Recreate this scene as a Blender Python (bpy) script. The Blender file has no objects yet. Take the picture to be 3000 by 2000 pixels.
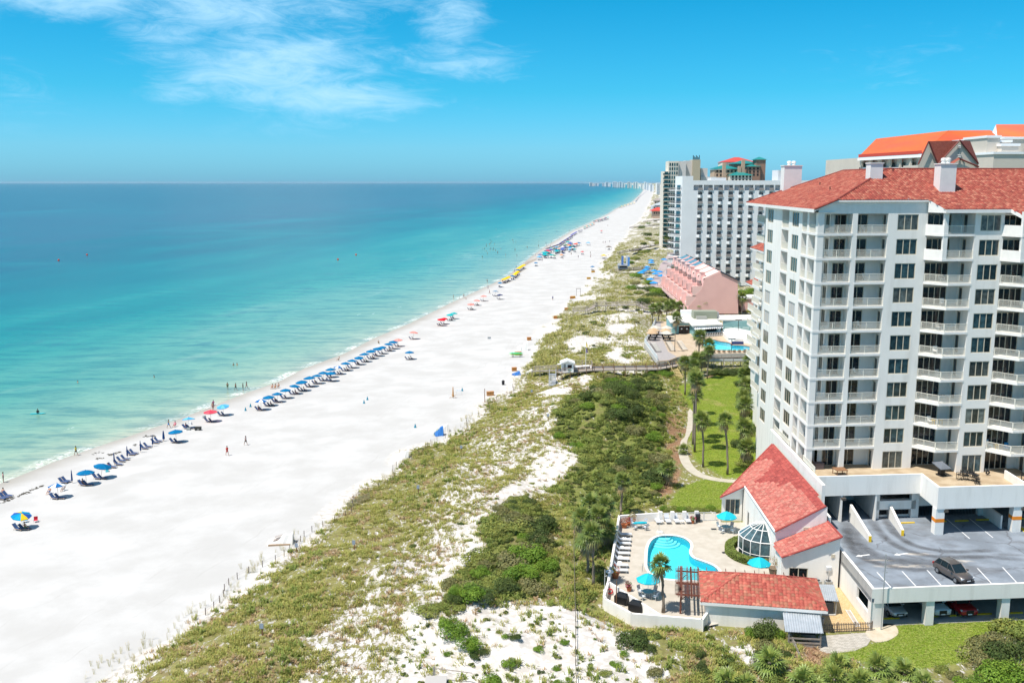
import bpy,bmesh,math,random
import numpy as np
from mathutils import Vector,Matrix,Euler
R=math.radians
random.seed(7)
RNG=np.random.default_rng(11)
S=bpy.context.scene
COL=S.collection
# ------------------------------------------------------------------ camera
CAMZ=48.3;FPX=2800.0;PITCH=math.atan(465/FPX)
cam_d=bpy.data.cameras.new('camera');cam=bpy.data.objects.new('camera',cam_d);COL.objects.link(cam)
cam.location=(0,0,CAMZ);cam.rotation_euler=(math.pi/2-PITCH,0,0)
cam_d.sensor_width=36;cam_d.lens=36*FPX/3000;cam_d.clip_start=1;cam_d.clip_end=150000
S.camera=cam
# ------------------------------------------------------------------ light
SUN=Vector((-0.36,-0.22,0.90)).normalized()
EL=math.asin(SUN.z);AZ=math.atan2(SUN.x,SUN.y)
W=bpy.data.worlds.new('World');S.world=W;W.use_nodes=True
wn=W.node_tree.nodes;wl=W.node_tree.links;wn.clear()
def WN(t,**k):
 n=wn.new(t)
 for a,b in k.items():setattr(n,a,b)
 return n
w_out=WN('ShaderNodeOutputWorld');w_bg=WN('ShaderNodeBackground');w_bg.inputs[1].default_value=0.12
sky=WN('ShaderNodeTexSky',sky_type='NISHITA',sun_disc=False,sun_elevation=EL,sun_rotation=AZ%(2*math.pi),altitude=0,air_density=1.0,dust_density=0.4,ozone_density=2.0)
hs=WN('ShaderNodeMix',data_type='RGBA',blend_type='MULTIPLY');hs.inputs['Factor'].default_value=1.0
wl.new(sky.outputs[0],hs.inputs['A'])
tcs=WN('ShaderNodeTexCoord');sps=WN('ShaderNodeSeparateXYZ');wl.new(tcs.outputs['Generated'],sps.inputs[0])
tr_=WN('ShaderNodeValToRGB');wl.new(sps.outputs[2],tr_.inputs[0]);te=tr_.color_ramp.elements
SKYT=[(0.0,(.21,.58,1.06)),(.035,(.22,.61,.97)),(.09,(.10,.60,.84)),(.19,(.025,.58,.78)),(.5,(.58,.78,.78)),(1.0,(.76,.86,.82))]  # upper stops sit out of view, paled to make the fill light less blue
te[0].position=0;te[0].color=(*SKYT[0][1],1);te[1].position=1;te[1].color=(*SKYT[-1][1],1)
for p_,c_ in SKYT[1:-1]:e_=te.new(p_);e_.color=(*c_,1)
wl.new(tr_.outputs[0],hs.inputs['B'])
# thin cirrus: the view direction carried up to a cloud sheet, so it is fixed in the sky
tc=WN('ShaderNodeTexCoord');sep=WN('ShaderNodeSeparateXYZ');wl.new(tc.outputs['Generated'],sep.inputs[0])
def WM(op,a,b=None,clamp=False):
 n=WN('ShaderNodeMath',operation=op,use_clamp=clamp)
 for i,v in enumerate((a,b)):
  if v is None:continue
  if hasattr(v,'default_value')or hasattr(v,'links'):wl.new(v,n.inputs[i])
  else:n.inputs[i].default_value=v
 return n.outputs[0]
az_=WN('ShaderNodeMath',operation='ARCTAN2');wl.new(sep.outputs[0],az_.inputs[0]);wl.new(sep.outputs[1],az_.inputs[1])
cu=az_.outputs[0];cv=WM('ARCSINE',sep.outputs[2])
cmb=WN('ShaderNodeCombineXYZ');wl.new(cu,cmb.inputs[0]);wl.new(cv,cmb.inputs[1])
def cloud_noise(scale,detail,dist,off,rough=0.6):
 mp=WN('ShaderNodeMapping');mp.inputs['Location'].default_value=off;mp.inputs['Rotation'].default_value=(0,0,R(8));mp.inputs['Scale'].default_value=(6.0,19.0,1)
 wl.new(cmb.outputs[0],mp.inputs[0])
 n=WN('ShaderNodeTexNoise');n.inputs['Scale'].default_value=scale;n.inputs['Detail'].default_value=detail
 n.inputs['Roughness'].default_value=rough;n.inputs['Distortion'].default_value=dist
 wl.new(mp.outputs[0],n.inputs['Vector']);return n.outputs[0]
def WSTEP(v,a,b):
 n=WN('ShaderNodeMapRange',interpolation_type='SMOOTHSTEP');wl.new(v,n.inputs[0]);n.inputs[1].default_value=a;n.inputs[2].default_value=b
 return n.outputs[0]
def wblob(x,y,rx,ry):
# a bank of cirrus round a point (u,v) of the sheet
 a=WM('POWER',WM('DIVIDE',WM('SUBTRACT',cu,x),rx),2.0);b=WM('POWER',WM('DIVIDE',WM('SUBTRACT',cv,y),ry),2.0)
 n=WN('ShaderNodeMath',operation='POWER');n.inputs[0].default_value=2.718
 wl.new(WM('MULTIPLY',WM('ADD',a,b),-1.0),n.inputs[1]);return n.outputs[0]
 # banks of cirrus: azimuth, elevation, half width, half height (radians) and strength
CLW=[];CLOUDS=[]
for x_,y_,rx_,ry_,w_ in((250,10,420,80,1),(700,50,430,90,1),(540,130,200,70,.8),(850,200,450,110,1),(1000,290,430,80,.9),(1330,90,130,120,.85),(1360,200,270,75,.85),(540,290,140,45,.85),(850,370,380,70,.55),(80,300,260,170,.45),(2650,170,460,130,.42),(1150,30,300,50,.5)):
 a_=math.atan((x_-1500)/2800);CLOUDS.append((a_,math.atan((535-y_)/2800*math.cos(a_)),rx_/2800,ry_/2800));CLW.append(w_)
bank=None
for c,wgt in zip(CLOUDS,CLW):
 t=WM('MULTIPLY',wblob(*c),wgt);bank=t if bank is None else WM('MAXIMUM',bank,t)
n1=cloud_noise(1.0,9,1.0,(3.1,1.7,0));n2=cloud_noise(2.6,10,1.6,(0.3,5.2,0),0.7)
nn=WM('ADD',WM('MULTIPLY',n1,0.5),WM('MULTIPLY',n2,0.5))
mask=WSTEP(WM('ADD',nn,WM('MULTIPLY',WM('SUBTRACT',bank,0.5),0.46)),0.42,0.86)
mask=WM('MULTIPLY',mask,WSTEP(sep.outputs[2],0.015,0.09))
mask=WM('MULTIPLY',mask,0.80)
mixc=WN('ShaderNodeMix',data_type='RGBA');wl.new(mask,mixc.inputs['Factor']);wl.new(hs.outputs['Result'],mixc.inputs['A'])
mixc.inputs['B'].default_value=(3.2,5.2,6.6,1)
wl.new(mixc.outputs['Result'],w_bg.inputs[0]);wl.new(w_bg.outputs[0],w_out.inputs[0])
sun_d=bpy.data.lights.new('sun','SUN');sun_d.energy=4.4;sun_d.angle=R(0.53);sun_d.color=(1.0,0.94,0.855)
sun=bpy.data.objects.new('sun',sun_d);COL.objects.link(sun)
sun.rotation_euler=SUN.to_track_quat('Z','Y').to_euler();sun.location=(-60,-30,200)
S.view_settings.view_transform='Standard';S.view_settings.look='None';S.view_settings.exposure=0.55;S.view_settings.gamma=1.0
S.view_settings.use_curve_mapping=False
S.cycles.max_bounces=6;S.cycles.diffuse_bounces=3;S.cycles.glossy_bounces=3;S.cycles.transmission_bounces=4;S.cycles.transparent_max_bounces=6
# ------------------------------------------------------------------ measuring: photo pixel -> point at a height
_cp,_sp=math.cos(PITCH),math.sin(PITCH)
def ray(x,y):
 a=x-1500.0;b=1000.0-y
 return(a,FPX*_cp+b*_sp,-FPX*_sp+b*_cp)
def P(x,y,z=0.0):
 d=ray(x,y);t=(z-CAMZ)/d[2]
 return Vector((t*d[0],t*d[1],z))
def PD(x,y,Y): # point on the sight line at distance Y
 d=ray(x,y);t=Y/d[1]
 return Vector((t*d[0],Y,CAMZ+t*d[2]))
 # ------------------------------------------------------------------ materials
MATS={}
def new_mat(name):
 m=bpy.data.materials.new(name);m.use_nodes=True;n=m.node_tree.nodes;l=m.node_tree.links
 return m,n,l,n['Principled BSDF']
def mat(name,c,rough=0.6,c2=None,scale=3.0,bump=0.0,metal=0.0,spec=0.35,stretch=(1,1,1),detail=6,rnd=0.0,lo=0.35,hi=0.65,bscale=None,coat=0.0):
 if name in MATS:return MATS[name]
 m,n,l,b=new_mat(name)
 b.inputs['Roughness'].default_value=rough;b.inputs['Metallic'].default_value=metal;b.inputs['Specular IOR Level'].default_value=spec
 b.inputs['Coat Weight'].default_value=coat
 b.inputs['Base Color'].default_value=(*c,1)
 col=None
 if c2 is not None or bump>0:
  g=n.new('ShaderNodeNewGeometry');mp=n.new('ShaderNodeMapping');mp.inputs['Scale'].default_value=stretch
  l.new(g.outputs['Position'],mp.inputs[0])
  t=n.new('ShaderNodeTexNoise');t.inputs['Scale'].default_value=scale;t.inputs['Detail'].default_value=detail;l.new(mp.outputs[0],t.inputs['Vector'])
 if c2 is not None:
  r=n.new('ShaderNodeMapRange');r.inputs[1].default_value=lo;r.inputs[2].default_value=hi;l.new(t.outputs[0],r.inputs[0])
  mx=n.new('ShaderNodeMix');mx.data_type='RGBA';mx.inputs['A'].default_value=(*c,1);mx.inputs['B'].default_value=(*c2,1)
  l.new(r.outputs[0],mx.inputs['Factor']);col=mx.outputs['Result']
 if rnd>0:
  oi=n.new('ShaderNodeObjectInfo');h=n.new('ShaderNodeHueSaturation');mr=n.new('ShaderNodeMapRange')
  l.new(oi.outputs['Random'],mr.inputs[0]);mr.inputs[3].default_value=1-rnd;mr.inputs[4].default_value=1+rnd;l.new(mr.outputs[0],h.inputs['Value'])
  if col is not None:l.new(col,h.inputs['Color'])
  else:h.inputs['Color'].default_value=(*c,1)
  col=h.outputs[0]
 if col is not None:l.new(col,b.inputs['Base Color'])
 if bump>0:
  bp=n.new('ShaderNodeBump');bp.inputs['Strength'].default_value=bump;bp.inputs['Distance'].default_value=0.05
  if bscale:
   t2=n.new('ShaderNodeTexNoise');t2.inputs['Scale'].default_value=bscale;t2.inputs['Detail'].default_value=5;l.new(mp.outputs[0],t2.inputs['Vector']);l.new(t2.outputs[0],bp.inputs['Height'])
  else:l.new(t.outputs[0],bp.inputs['Height'])
  l.new(bp.outputs[0],b.inputs['Normal'])
 MATS[name]=m;return m
def srgb(r,g,b):
 f=lambda v:(v/255/12.92)if v/255<=0.04045 else((v/255+0.055)/1.055)**2.4
 return(f(r),f(g),f(b))
def cattr_mat(name,rough=0.85,spec=0.2,sat=1.0,val=1.0,nscale=0,namp=0.25,trans=0.0,attr='col'):
 """colour from a per-face colour layer (each leaf, tile or cloth has its own colour)"""
 if name in MATS:return MATS[name]
 m,n,l,b=new_mat(name)
 a=n.new('ShaderNodeAttribute');a.attribute_name=attr
 h=n.new('ShaderNodeHueSaturation');h.inputs['Saturation'].default_value=sat;h.inputs['Value'].default_value=val
 l.new(a.outputs['Color'],h.inputs['Color'])
 if nscale:
  g=n.new('ShaderNodeNewGeometry');t=n.new('ShaderNodeTexNoise');t.inputs['Scale'].default_value=nscale;t.inputs['Detail'].default_value=4
  l.new(g.outputs['Position'],t.inputs['Vector']);mr=n.new('ShaderNodeMapRange');mr.inputs[1].default_value=.3;mr.inputs[2].default_value=.7
  mr.inputs[3].default_value=val*(1-namp);mr.inputs[4].default_value=val*(1+namp);l.new(t.outputs[0],mr.inputs[0]);l.new(mr.outputs[0],h.inputs['Value'])
 l.new(h.outputs[0],b.inputs['Base Color']);b.inputs['Roughness'].default_value=rough;b.inputs['Specular IOR Level'].default_value=spec
 if trans>0:
  tr=n.new('ShaderNodeBsdfTranslucent');l.new(h.outputs[0],tr.inputs[0]);ms=n.new('ShaderNodeMixShader');ms.inputs[0].default_value=trans
  l.new(b.outputs[0],ms.inputs[1]);l.new(tr.outputs[0],ms.inputs[2]);l.new(ms.outputs[0],n['Material Output'].inputs[0])
 MATS[name]=m;return m
def glass_mat(name,c=(0.012,0.03,0.038),rough=0.06,rnd=0.6):
 if name in MATS:return MATS[name]
 m,n,l,b=new_mat(name);b.inputs['Roughness'].default_value=rough;b.inputs['Specular IOR Level'].default_value=0.55
 oi=n.new('ShaderNodeObjectInfo');cr=n.new('ShaderNodeMapRange');l.new(oi.outputs['Random'],cr.inputs[0]);cr.inputs[3].default_value=1-rnd;cr.inputs[4].default_value=1+rnd
 g=n.new('ShaderNodeNewGeometry');t=n.new('ShaderNodeTexNoise');t.inputs['Scale'].default_value=2.2;l.new(g.outputs['Position'],t.inputs['Vector'])
 mp=n.new('ShaderNodeMapRange');mp.inputs[1].default_value=.3;mp.inputs[2].default_value=.7;mp.inputs[3].default_value=.6;mp.inputs[4].default_value=1.5;l.new(t.outputs[0],mp.inputs[0])
 mu=n.new('ShaderNodeMath');mu.operation='MULTIPLY';l.new(cr.outputs[0],mu.inputs[0]);l.new(mp.outputs[0],mu.inputs[1])
 h=n.new('ShaderNodeHueSaturation');h.inputs['Color'].default_value=(*c,1);l.new(mu.outputs[0],h.inputs['Value']);l.new(h.outputs[0],b.inputs['Base Color'])
 MATS[name]=m;return m
 # ------------------------------------------------------------------ mesh building
class MB:
 def __init__(s):s.v=[];s.f=[];s.m=[];s.c=[];s.smooth=False
 def add(s,vs,fs,mi=0,col=None):
  o=len(s.v);s.v.extend([tuple(p)for p in vs])
  for f in fs:s.f.append(tuple(i+o for i in f));s.m.append(mi);s.c.append(col)
  return s
 def box(s,x0,x1,y0,y1,z0,z1,T=None,mi=0,col=None):
  vs=[(x,y,z)for z in(z0,z1)for(x,y)in((x0,y0),(x1,y0),(x1,y1),(x0,y1))]
  if T:vs=[T(*p)for p in vs]
  return s.add(vs,[(3,2,1,0),(4,5,6,7),(0,1,5,4),(1,2,6,5),(2,3,7,6),(3,0,4,7)],mi,col)
 def prism(s,poly,z0,z1,T=None,mi=0,col=None):
  n=len(poly);vs=[(p[0],p[1],z0)for p in poly]+[(p[0],p[1],z1)for p in poly]
  a=sum(poly[i][0]*poly[(i+1)%n][1]-poly[(i+1)%n][0]*poly[i][1]for i in range(n))
  if T:vs=[T(*p)for p in vs]
  fs=[tuple(range(n-1,-1,-1)),tuple(range(n,2*n))]+[(i,(i+1)%n,n+(i+1)%n,n+i)for i in range(n)]
  if a<0:fs=[tuple(reversed(f))for f in fs]
  return s.add(vs,fs,mi,col)
 def poly(s,pts,mi=0,col=None):return s.add(pts,[tuple(range(len(pts)))],mi,col)
 def slab(s,pts,th,mi=0,col=None,top=None): # a sloping polygon with thickness downwards
  n=len(pts);vs=[tuple(p)for p in pts]+[(p[0],p[1],p[2]-th)for p in pts]
  fs=[tuple(range(n)),tuple(range(2*n-1,n-1,-1))]+[(i,n+i,n+(i+1)%n,(i+1)%n)for i in range(n)]
  if top is not None:s.add(vs,fs[:1],0,top);fs=fs[1:]
  return s.add(vs,fs,mi,col)
 def tube(s,pts,r,n=6,r2=None,mi=0,col=None,caps=True):
  pts=[Vector(p)for p in pts];m=len(pts);vs=[]
  for i,p in enumerate(pts):
   d=(pts[min(i+1,m-1)]-pts[max(i-1,0)]).normalized()
   a=d.orthogonal().normalized()if abs(d.z)<.999 else Vector((1,0,0));
   if abs(d.z)<=.999:a=d.cross(Vector((0,0,1))).normalized()
   b=d.cross(a).normalized()
   if isinstance(r,(list,tuple)):rr=r[i]
   else:rr=r if r2 is None else r+(r2-r)*i/(m-1)
   for k in range(n):
    t=2*math.pi*k/n;vs.append(p+a*(rr*math.cos(t))+b*(rr*math.sin(t)))
  fs=[(i*n+k,(i+1)*n+k,(i+1)*n+(k+1)%n,i*n+(k+1)%n)for i in range(m-1)for k in range(n)]
  if caps:fs+=[tuple(range(n)),tuple((m-1)*n+k for k in range(n-1,-1,-1))]
  return s.add(vs,fs,mi,col)
 def lathe(s,prof,n=12,c=(0,0,0),mi=0,col=None):
  vs=[];m=len(prof)
  for(r,z)in prof:
   for k in range(n):t=2*math.pi*k/n;vs.append((c[0]+r*math.cos(t),c[1]+r*math.sin(t),c[2]+z))
  fs=[(i*n+k,i*n+(k+1)%n,(i+1)*n+(k+1)%n,(i+1)*n+k)for i in range(m-1)for k in range(n)]
  return s.add(vs,fs,mi,col)
 def mesh(s,name='mesh'):
  me=bpy.data.meshes.new(name);me.from_pydata(s.v,[],s.f)
  if any(s.m):me.polygons.foreach_set('material_index',s.m)
  if any(c is not None for c in s.c):
   ca=me.color_attributes.new('col','FLOAT_COLOR','CORNER');arr=[]
   for f,c in zip(s.f,s.c):arr.extend((list(c if c is not None else(.5,.5,.5))+[1.0])*len(f))
   ca.data.foreach_set('color',arr)
  if s.smooth:me.polygons.foreach_set('use_smooth',[True]*len(s.f))
  me.update();return me
def obj(name,mb,m,parent=None,loc=(0,0,0),rz=0.0,label=None,kind=None):
 me=mb.mesh(name)if isinstance(mb,MB)else mb
 if m is not None and len(me.materials)==0:
  for k in(m if isinstance(m,(list,tuple))else[m]):me.materials.append(k)
 o=bpy.data.objects.new(name,me);COL.objects.link(o);o.location=loc;o.rotation_euler=(0,0,rz)
 if parent:o.parent=parent
 if label:o['label']=label
 if kind:o['kind']=kind
 return o
def tag(o,label,cat,group=None):
 o['label']=label;o['category']=cat
 if group:o['group']=group
 return o
def thing(name,label,cat,loc=(0,0,0),rz=0.0,group=None):
 o=bpy.data.objects.new(name,None);COL.objects.link(o);o.location=loc;o.rotation_euler=(0,0,rz);o.empty_display_size=.3
 return tag(o,label,cat,group)
KIDS={}
def dup(root,loc,rz=0.0,label=None,group=None,scale=None,recolor=None):
 r=root.copy();COL.objects.link(r);r.location=loc;r.rotation_euler=(root.rotation_euler[0],root.rotation_euler[1],rz)
 if scale is not None:r.scale=(scale,)*3 if not isinstance(scale,(tuple,list))else scale
 if label:r['label']=label
 if group:r['group']=group
 def rec(src,dst):
  for ch in KIDS.get(src.name)or[c for c in src.children]:
   c=ch.copy();COL.objects.link(c);c.parent=dst;rec(ch,c)
 rec(root,r);return r
ORD=['first','second','third','fourth','fifth','sixth','seventh','eighth','ninth','tenth','eleventh','twelfth','thirteenth','fourteenth','fifteenth','sixteenth','seventeenth','eighteenth','nineteenth','twentieth']
def nth(i):
 if i<20:return ORD[i]
 t={2:'twenty',3:'thirty',4:'forty',5:'fifty'}[(i+1)//10];u=(i+1)%10
 return(t[:-1]+'ieth')if u==0 else t+'-'+ORD[u-1]
def attr_f(me,name,vals,dom='POINT'):
 a=me.attributes.new(name,'FLOAT',dom);a.data.foreach_set('value',np.asarray(vals,np.float32))
 # value noise for terrain and scatter
_perm=RNG.random((256,256))
def vnoise(x,y):
 x=np.asarray(x,float);y=np.asarray(y,float);xi=np.floor(x).astype(int);yi=np.floor(y).astype(int);fx=x-xi;fy=y-yi
 fx=fx*fx*(3-2*fx);fy=fy*fy*(3-2*fy);g=lambda i,j:_perm[i&255,j&255]
 return(g(xi,yi)*(1-fx)+g(xi+1,yi)*fx)*(1-fy)+(g(xi,yi+1)*(1-fx)+g(xi+1,yi+1)*fx)*fy
def fbm(x,y,o=4):
 s=0;a=.5;n=0
 for i in range(o):s=s+a*vnoise(x*2**i+17*i,y*2**i+5*i);n+=a;a*=.5
 return s/n
def sstep(x,a,b):
 t=np.clip((np.asarray(x,float)-a)/(b-a),0,1);return t*t*(3-2*t)
def in_poly(x,y,poly):
 x=np.asarray(x,float);y=np.asarray(y,float);r=np.zeros(x.shape,bool);n=len(poly)
 for i in range(n):
  x1,y1=poly[i];x2,y2=poly[(i+1)%n]
  if y1==y2:continue
  c=((y1>y)!=(y2>y))&(x<(x2-x1)*(y-y1)/(y2-y1)+x1);r^=c
 return r
def dist_poly(x,y,poly,closed=True):
 x=np.asarray(x,float);y=np.asarray(y,float);d=np.full(x.shape,1e9);n=len(poly)
 for i in range(n if closed else n-1):
  x1,y1=poly[i];x2,y2=poly[(i+1)%n];dx,dy=x2-x1,y2-y1;L=dx*dx+dy*dy+1e-9
  t=np.clip(((x-x1)*dx+(y-y1)*dy)/L,0,1);d=np.minimum(d,np.hypot(x-x1-t*dx,y-y1-t*dy))
 return d
def sdf(x,y,poly):
 d=dist_poly(x,y,poly);return np.where(in_poly(x,y,poly),-d,d)
def plane_pts(pts,z):return[(P(a,b,z).x,P(a,b,z).y)for a,b in pts]
# ------------------------------------------------------------------ the lie of the land
SHORE_PX=[(-420,1565),(0,1406),(134,1352),(249,1312),(363,1275),(497,1230),(702,1151),(797,1119),(874,1080),(995,1036),(1084,991),(1193,946),(1308,889),(1403,846),(1476,812),(1553,750),(1584,728),(1629,701),(1672,676),(1709,660),(1776,628),(1806,610),(1851,591),(1872,572),(1885,556),(1873,545),(1843,540.2),(1784,537.6)]
EDGE_PX=[(140,2090),(300,1960),(385,1892),(487,1841),(547,1790),(640,1739),(717,1663),(802,1612),(870,1586),(938,1527),(1002,1488),(1162,1362),(1203,1320),(1278,1288),(1363,1236),(1414,1190),(1468,1152),(1500,1138),(1536,1072),(1552,1012),(1590,950),(1650,905),(1700,862),(1726,827),(1748,785),(1769,760),(1798,729),(1837,678),(1875,638),(1898,600),(1911,570),(1915,556),(1905,546.5),(1880,541),(1840,538)]
def _line(px,z):
 p=sorted([(P(a,b,z).y,P(a,b,z).x)for a,b in px]);ys=np.array([q[0]for q in p]);xs=np.array([q[1]for q in p])
 s0=(xs[1]-xs[0])/(ys[1]-ys[0]);ys=np.concatenate([[-400],ys]);xs=np.concatenate([[xs[0]+s0*(-400-ys[1])*.6],xs]);return ys,xs
_sy,_sx=_line(SHORE_PX,0.0);_ey,_ex=_line(EDGE_PX,2.0)
def XS(y):return np.interp(y,_sy,_sx)
def XE(y):return np.maximum(np.interp(y,_ey,_ex),XS(y)+8)
FLAT_PX=[(1765,1745),(1812,1508),(1950,1480),(1995,1427),(1990,1330),(2025,1190),(2000,1120),(2080,1060),(3300,1060),(3500,2060),(2440,1925),(2330,1850),(2060,1845),(1850,1840),(1770,1790)]
FLAT=plane_pts(FLAT_PX,3.0)
FLAT2=plane_pts([(1840+.1701*a,860+.1701*b)for a,b in((280,850),(345,770),(480,470),(760,380),(2450,360),(2450,1060),(1370,1060),(850,1110),(505,1165))],5.0)
MOUNDS=[((1770,1220),5,5.0,12),((1640,1330),4.5,1.6,9),((1480,1560),4,1.6,8),((1330,1740),4,1.4,7),((1560,1880),4,1.2,9),((1440,1470),4,1.2,7),((1820,940),5,3.0,16),((1600,1000),4,1.5,18)]
MOUNDS=[(P(c[0],c[1],z),a,r)for c,z,a,r in MOUNDS]
PP_=[(615,800),(612,700),(622,560),(665,465),(740,415),(850,395),(985,402),(1090,430),(1160,480),(1178,540),(1160,595),(1170,645),(1215,690),(1310,725),(1410,760),(1490,800),(1540,850),(1540,905),(1450,960),(1240,985),(1000,975),(780,945),(660,880)]
PIT=plane_pts([(1760+.2232*a,1480+.2232*b)for a,b in PP_],3.25)
def H(x,y):
 x=np.asarray(x,float);y=np.asarray(y,float)
 xs=XS(y);xe=XE(y);w=xe-xs;t=x-xs;d=x-xe
 z=np.where(t<0,np.maximum(t*.07,-2.5),2.0*sstep(t/w,-0.15,1.25)*.9)
 z0=2.0*sstep(0,-0.15,1.25)*.9;z=np.where(t>=0,z-z0*(1-np.clip(t/w,0,1)),z)
 z=z+np.where(d>0,1.9*sstep(d,0,16),0)
 lump=(fbm(x*.11,y*.11,4)-.5)*2.6+(fbm(x*.5+9,y*.5,3)-.5)*.7
 z=z+lump*sstep(d,0,9)*(1-sstep(y,500,1500))
 for c,a,r in MOUNDS:z=z+a*np.exp(-((x-c.x)**2+(y-c.y)**2)/(r*r))*sstep(d,0,6)
 k2=1-sstep(sdf(x,y,FLAT2),-.5,6.0);z=z*(1-k2)+np.minimum(z,3.6)*k2
 k=1-sstep(sdf(x,y,FLAT),-1.0,6.0);z=z*(1-k)+3.0*k;z=z-1.6*(1-sstep(sdf(x,y,PIT),.15,.8))
 return z
def Hs(x,y):return float(H(np.array([x]),np.array([y]))[0])
def G(px,py):
 z=3.0
 for _ in range(8):p=P(px,py,z);z=.5*z+.5*Hs(p.x,p.y)
 p=P(px,py,z);return Vector((p.x,p.y,Hs(p.x,p.y)))
def Gp(pts):return[(G(a,b).x,G(a,b).y)for a,b in pts]
# cover: how densely things grow (c), how green (g), brown mulch (m)
SAND_MID=Gp([(1580,1150),(1490,1210),(1400,1300),(1340,1390),(1260,1480),(1235,1560),(1120,1650),(1060,1730),(960,1820),(880,1920),(840,2080),(1150,2080),(1250,1800),(1360,1700),(1390,1620),(1400,1540),(1440,1500),(1580,1450),(1660,1400),(1670,1330),(1620,1270),(1650,1190),(1660,1150)])
CREST=Gp([(1680,1300),(1672,1345),(1630,1410),(1530,1460),(1440,1500),(1400,1545),(1390,1600),(1350,1665),(1290,1740),(1200,1850),(1180,1840),(1260,1740),(1330,1640),(1370,1530),(1430,1465),(1530,1420),(1600,1365),(1640,1300)])
WHITE_LOW=Gp([(1250,1800),(1330,1775),(1440,1768),(1640,1768),(1690,1795),(1790,1840),(1890,1890),(1930,1960),(1930,2080),(1150,2080),(1190,1900)])
SCRUB1=Gp([(1650,1180),(1760,1105),(1930,1095),(1935,1150),(1955,1230),(1950,1330),(1935,1480),(1840,1500),(1690,1475),(1600,1410),(1690,1340),(1620,1265)])
SCRUB2=Gp([(1420,1490),(1500,1458),(1600,1480),(1618,1560),(1610,1700),(1570,1755),(1400,1770),(1290,1775),(1330,1715),(1390,1640),(1395,1560)])
GRASS_E=Gp([(1610,1470),(1810,1470),(1800,1800),(1690,1790),(1620,1765)])
GRASS_S=Gp([(1790,1830),(1850,1845),(2060,1840),(2300,1830),(2420,2080),(1930,2080),(1900,1900)])
LAWN1=plane_pts([(1985,1131),(1992,1152),(2016,1190),(2038,1225),(2018,1286),(2036,1347),(2092,1383),(2120,1398),(2180,1398),(2260,1300),(2260,1085),(2120,1090),(2080,1105)],3)
LAWN2=plane_pts([(1962,1478),(1995,1427),(2060,1403),(2180,1403),(2120,1490),(2000,1494)],3)
LAWN3=plane_pts([(2633,1827),(3060,1805),(3060,1832),(2880,1862),(2840,1936),(2690,1962),(2530,1940),(2434,1915),(2540,1890),(2625,1862)],3)
LAWN4=Gp([(2085,905),(1925,873),(1960,878),(1975,905),(1940,905),(1900,898)])
MULCH=[plane_pts(q,3)for q in([(2330,1895),(2440,1905),(2440,1930),(2400,1990),(2370,1960)],[(1962,1300),(1985,1200),(1995,1260),(1990,1330),(2005,1385),(1985,1440),(1950,1475),(1940,1440),(1965,1380)],[(2070,1100),(2200,1090),(2200,1105),(2090,1110)],[(2170,1180),(2230,1180),(2230,1380),(2190,1360),(2200,1300),(2180,1220)])]
SAND_PATCH=[Gp(q)for q in([(1785,945),(1860,950),(1815,980),(1785,972)],[(1775,1040),(1815,1015),(1857,1060),(1805,1058)],[(1640,1000),(1720,990),(1760,1010),(1690,1035)],[(1590,1150),(1680,1120),(1640,1165)],[(1560,960),(1640,935),(1630,965),(1560,985)],[(2150,1900),(2230,1880),(2240,1940),(2160,1945)])]
def COVER(x,y):
 x=np.asarray(x,float);y=np.asarray(y,float)
 jx=x+(fbm(x*.25,y*.25,3)-.5)*5;jy=y+(fbm(x*.25+40,y*.25,3)-.5)*5
 e=x-XE(y)+(fbm(x*.18,y*.05,3)-.5)*9
 c=np.where(e>0,.78,0.)*sstep(e,-0.5,3.5);far=sstep(y,220,330)
 c=c*(1-.12*far);g=.30+.35*(fbm(x*.06,y*.06,3)-.5)+0*x;g=g+.22*sstep(x-XE(y),20,50)
 big=fbm(x*.09+3,y*.06+8,4);c=c-.40*sstep(big,.56,.68)*sstep(y,165,200)*(c>.1)*(1-.8*sstep(x-XE(y),40,70))
 def put(poly,cv,gv=None,soft=1.2):
  nonlocal c,g
  k=1-sstep(sdf(jx,jy,poly),-soft,soft);c=c*(1-k)+cv*k
  if gv is not None:g=g*(1-k)+gv*k
 put(SAND_MID,.56,.26,2.0);put(GRASS_E,.86,.55);put(GRASS_S,.80,.45);put(SCRUB1,.93,.85,1.5);put(SCRUB2,.95,.8);put(WHITE_LOW,.15,.35,1.5);put(CREST,.15,.25,1.2)
 for q in SAND_PATCH:put(q,.12,.3,1.0)
 lawn=np.zeros_like(x)
 for q in(LAWN1,LAWN2,LAWN3,LAWN4):lawn=np.maximum(lawn,1-sstep(sdf(x,y,q),-.25,.25))
 mul=np.zeros_like(x)
 for q in MULCH:mul=np.maximum(mul,1-sstep(sdf(jx,jy,q),-.5,.5))
 return np.clip(c,0,1),np.clip(g,0,1),lawn,mul*(1-lawn)
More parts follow.
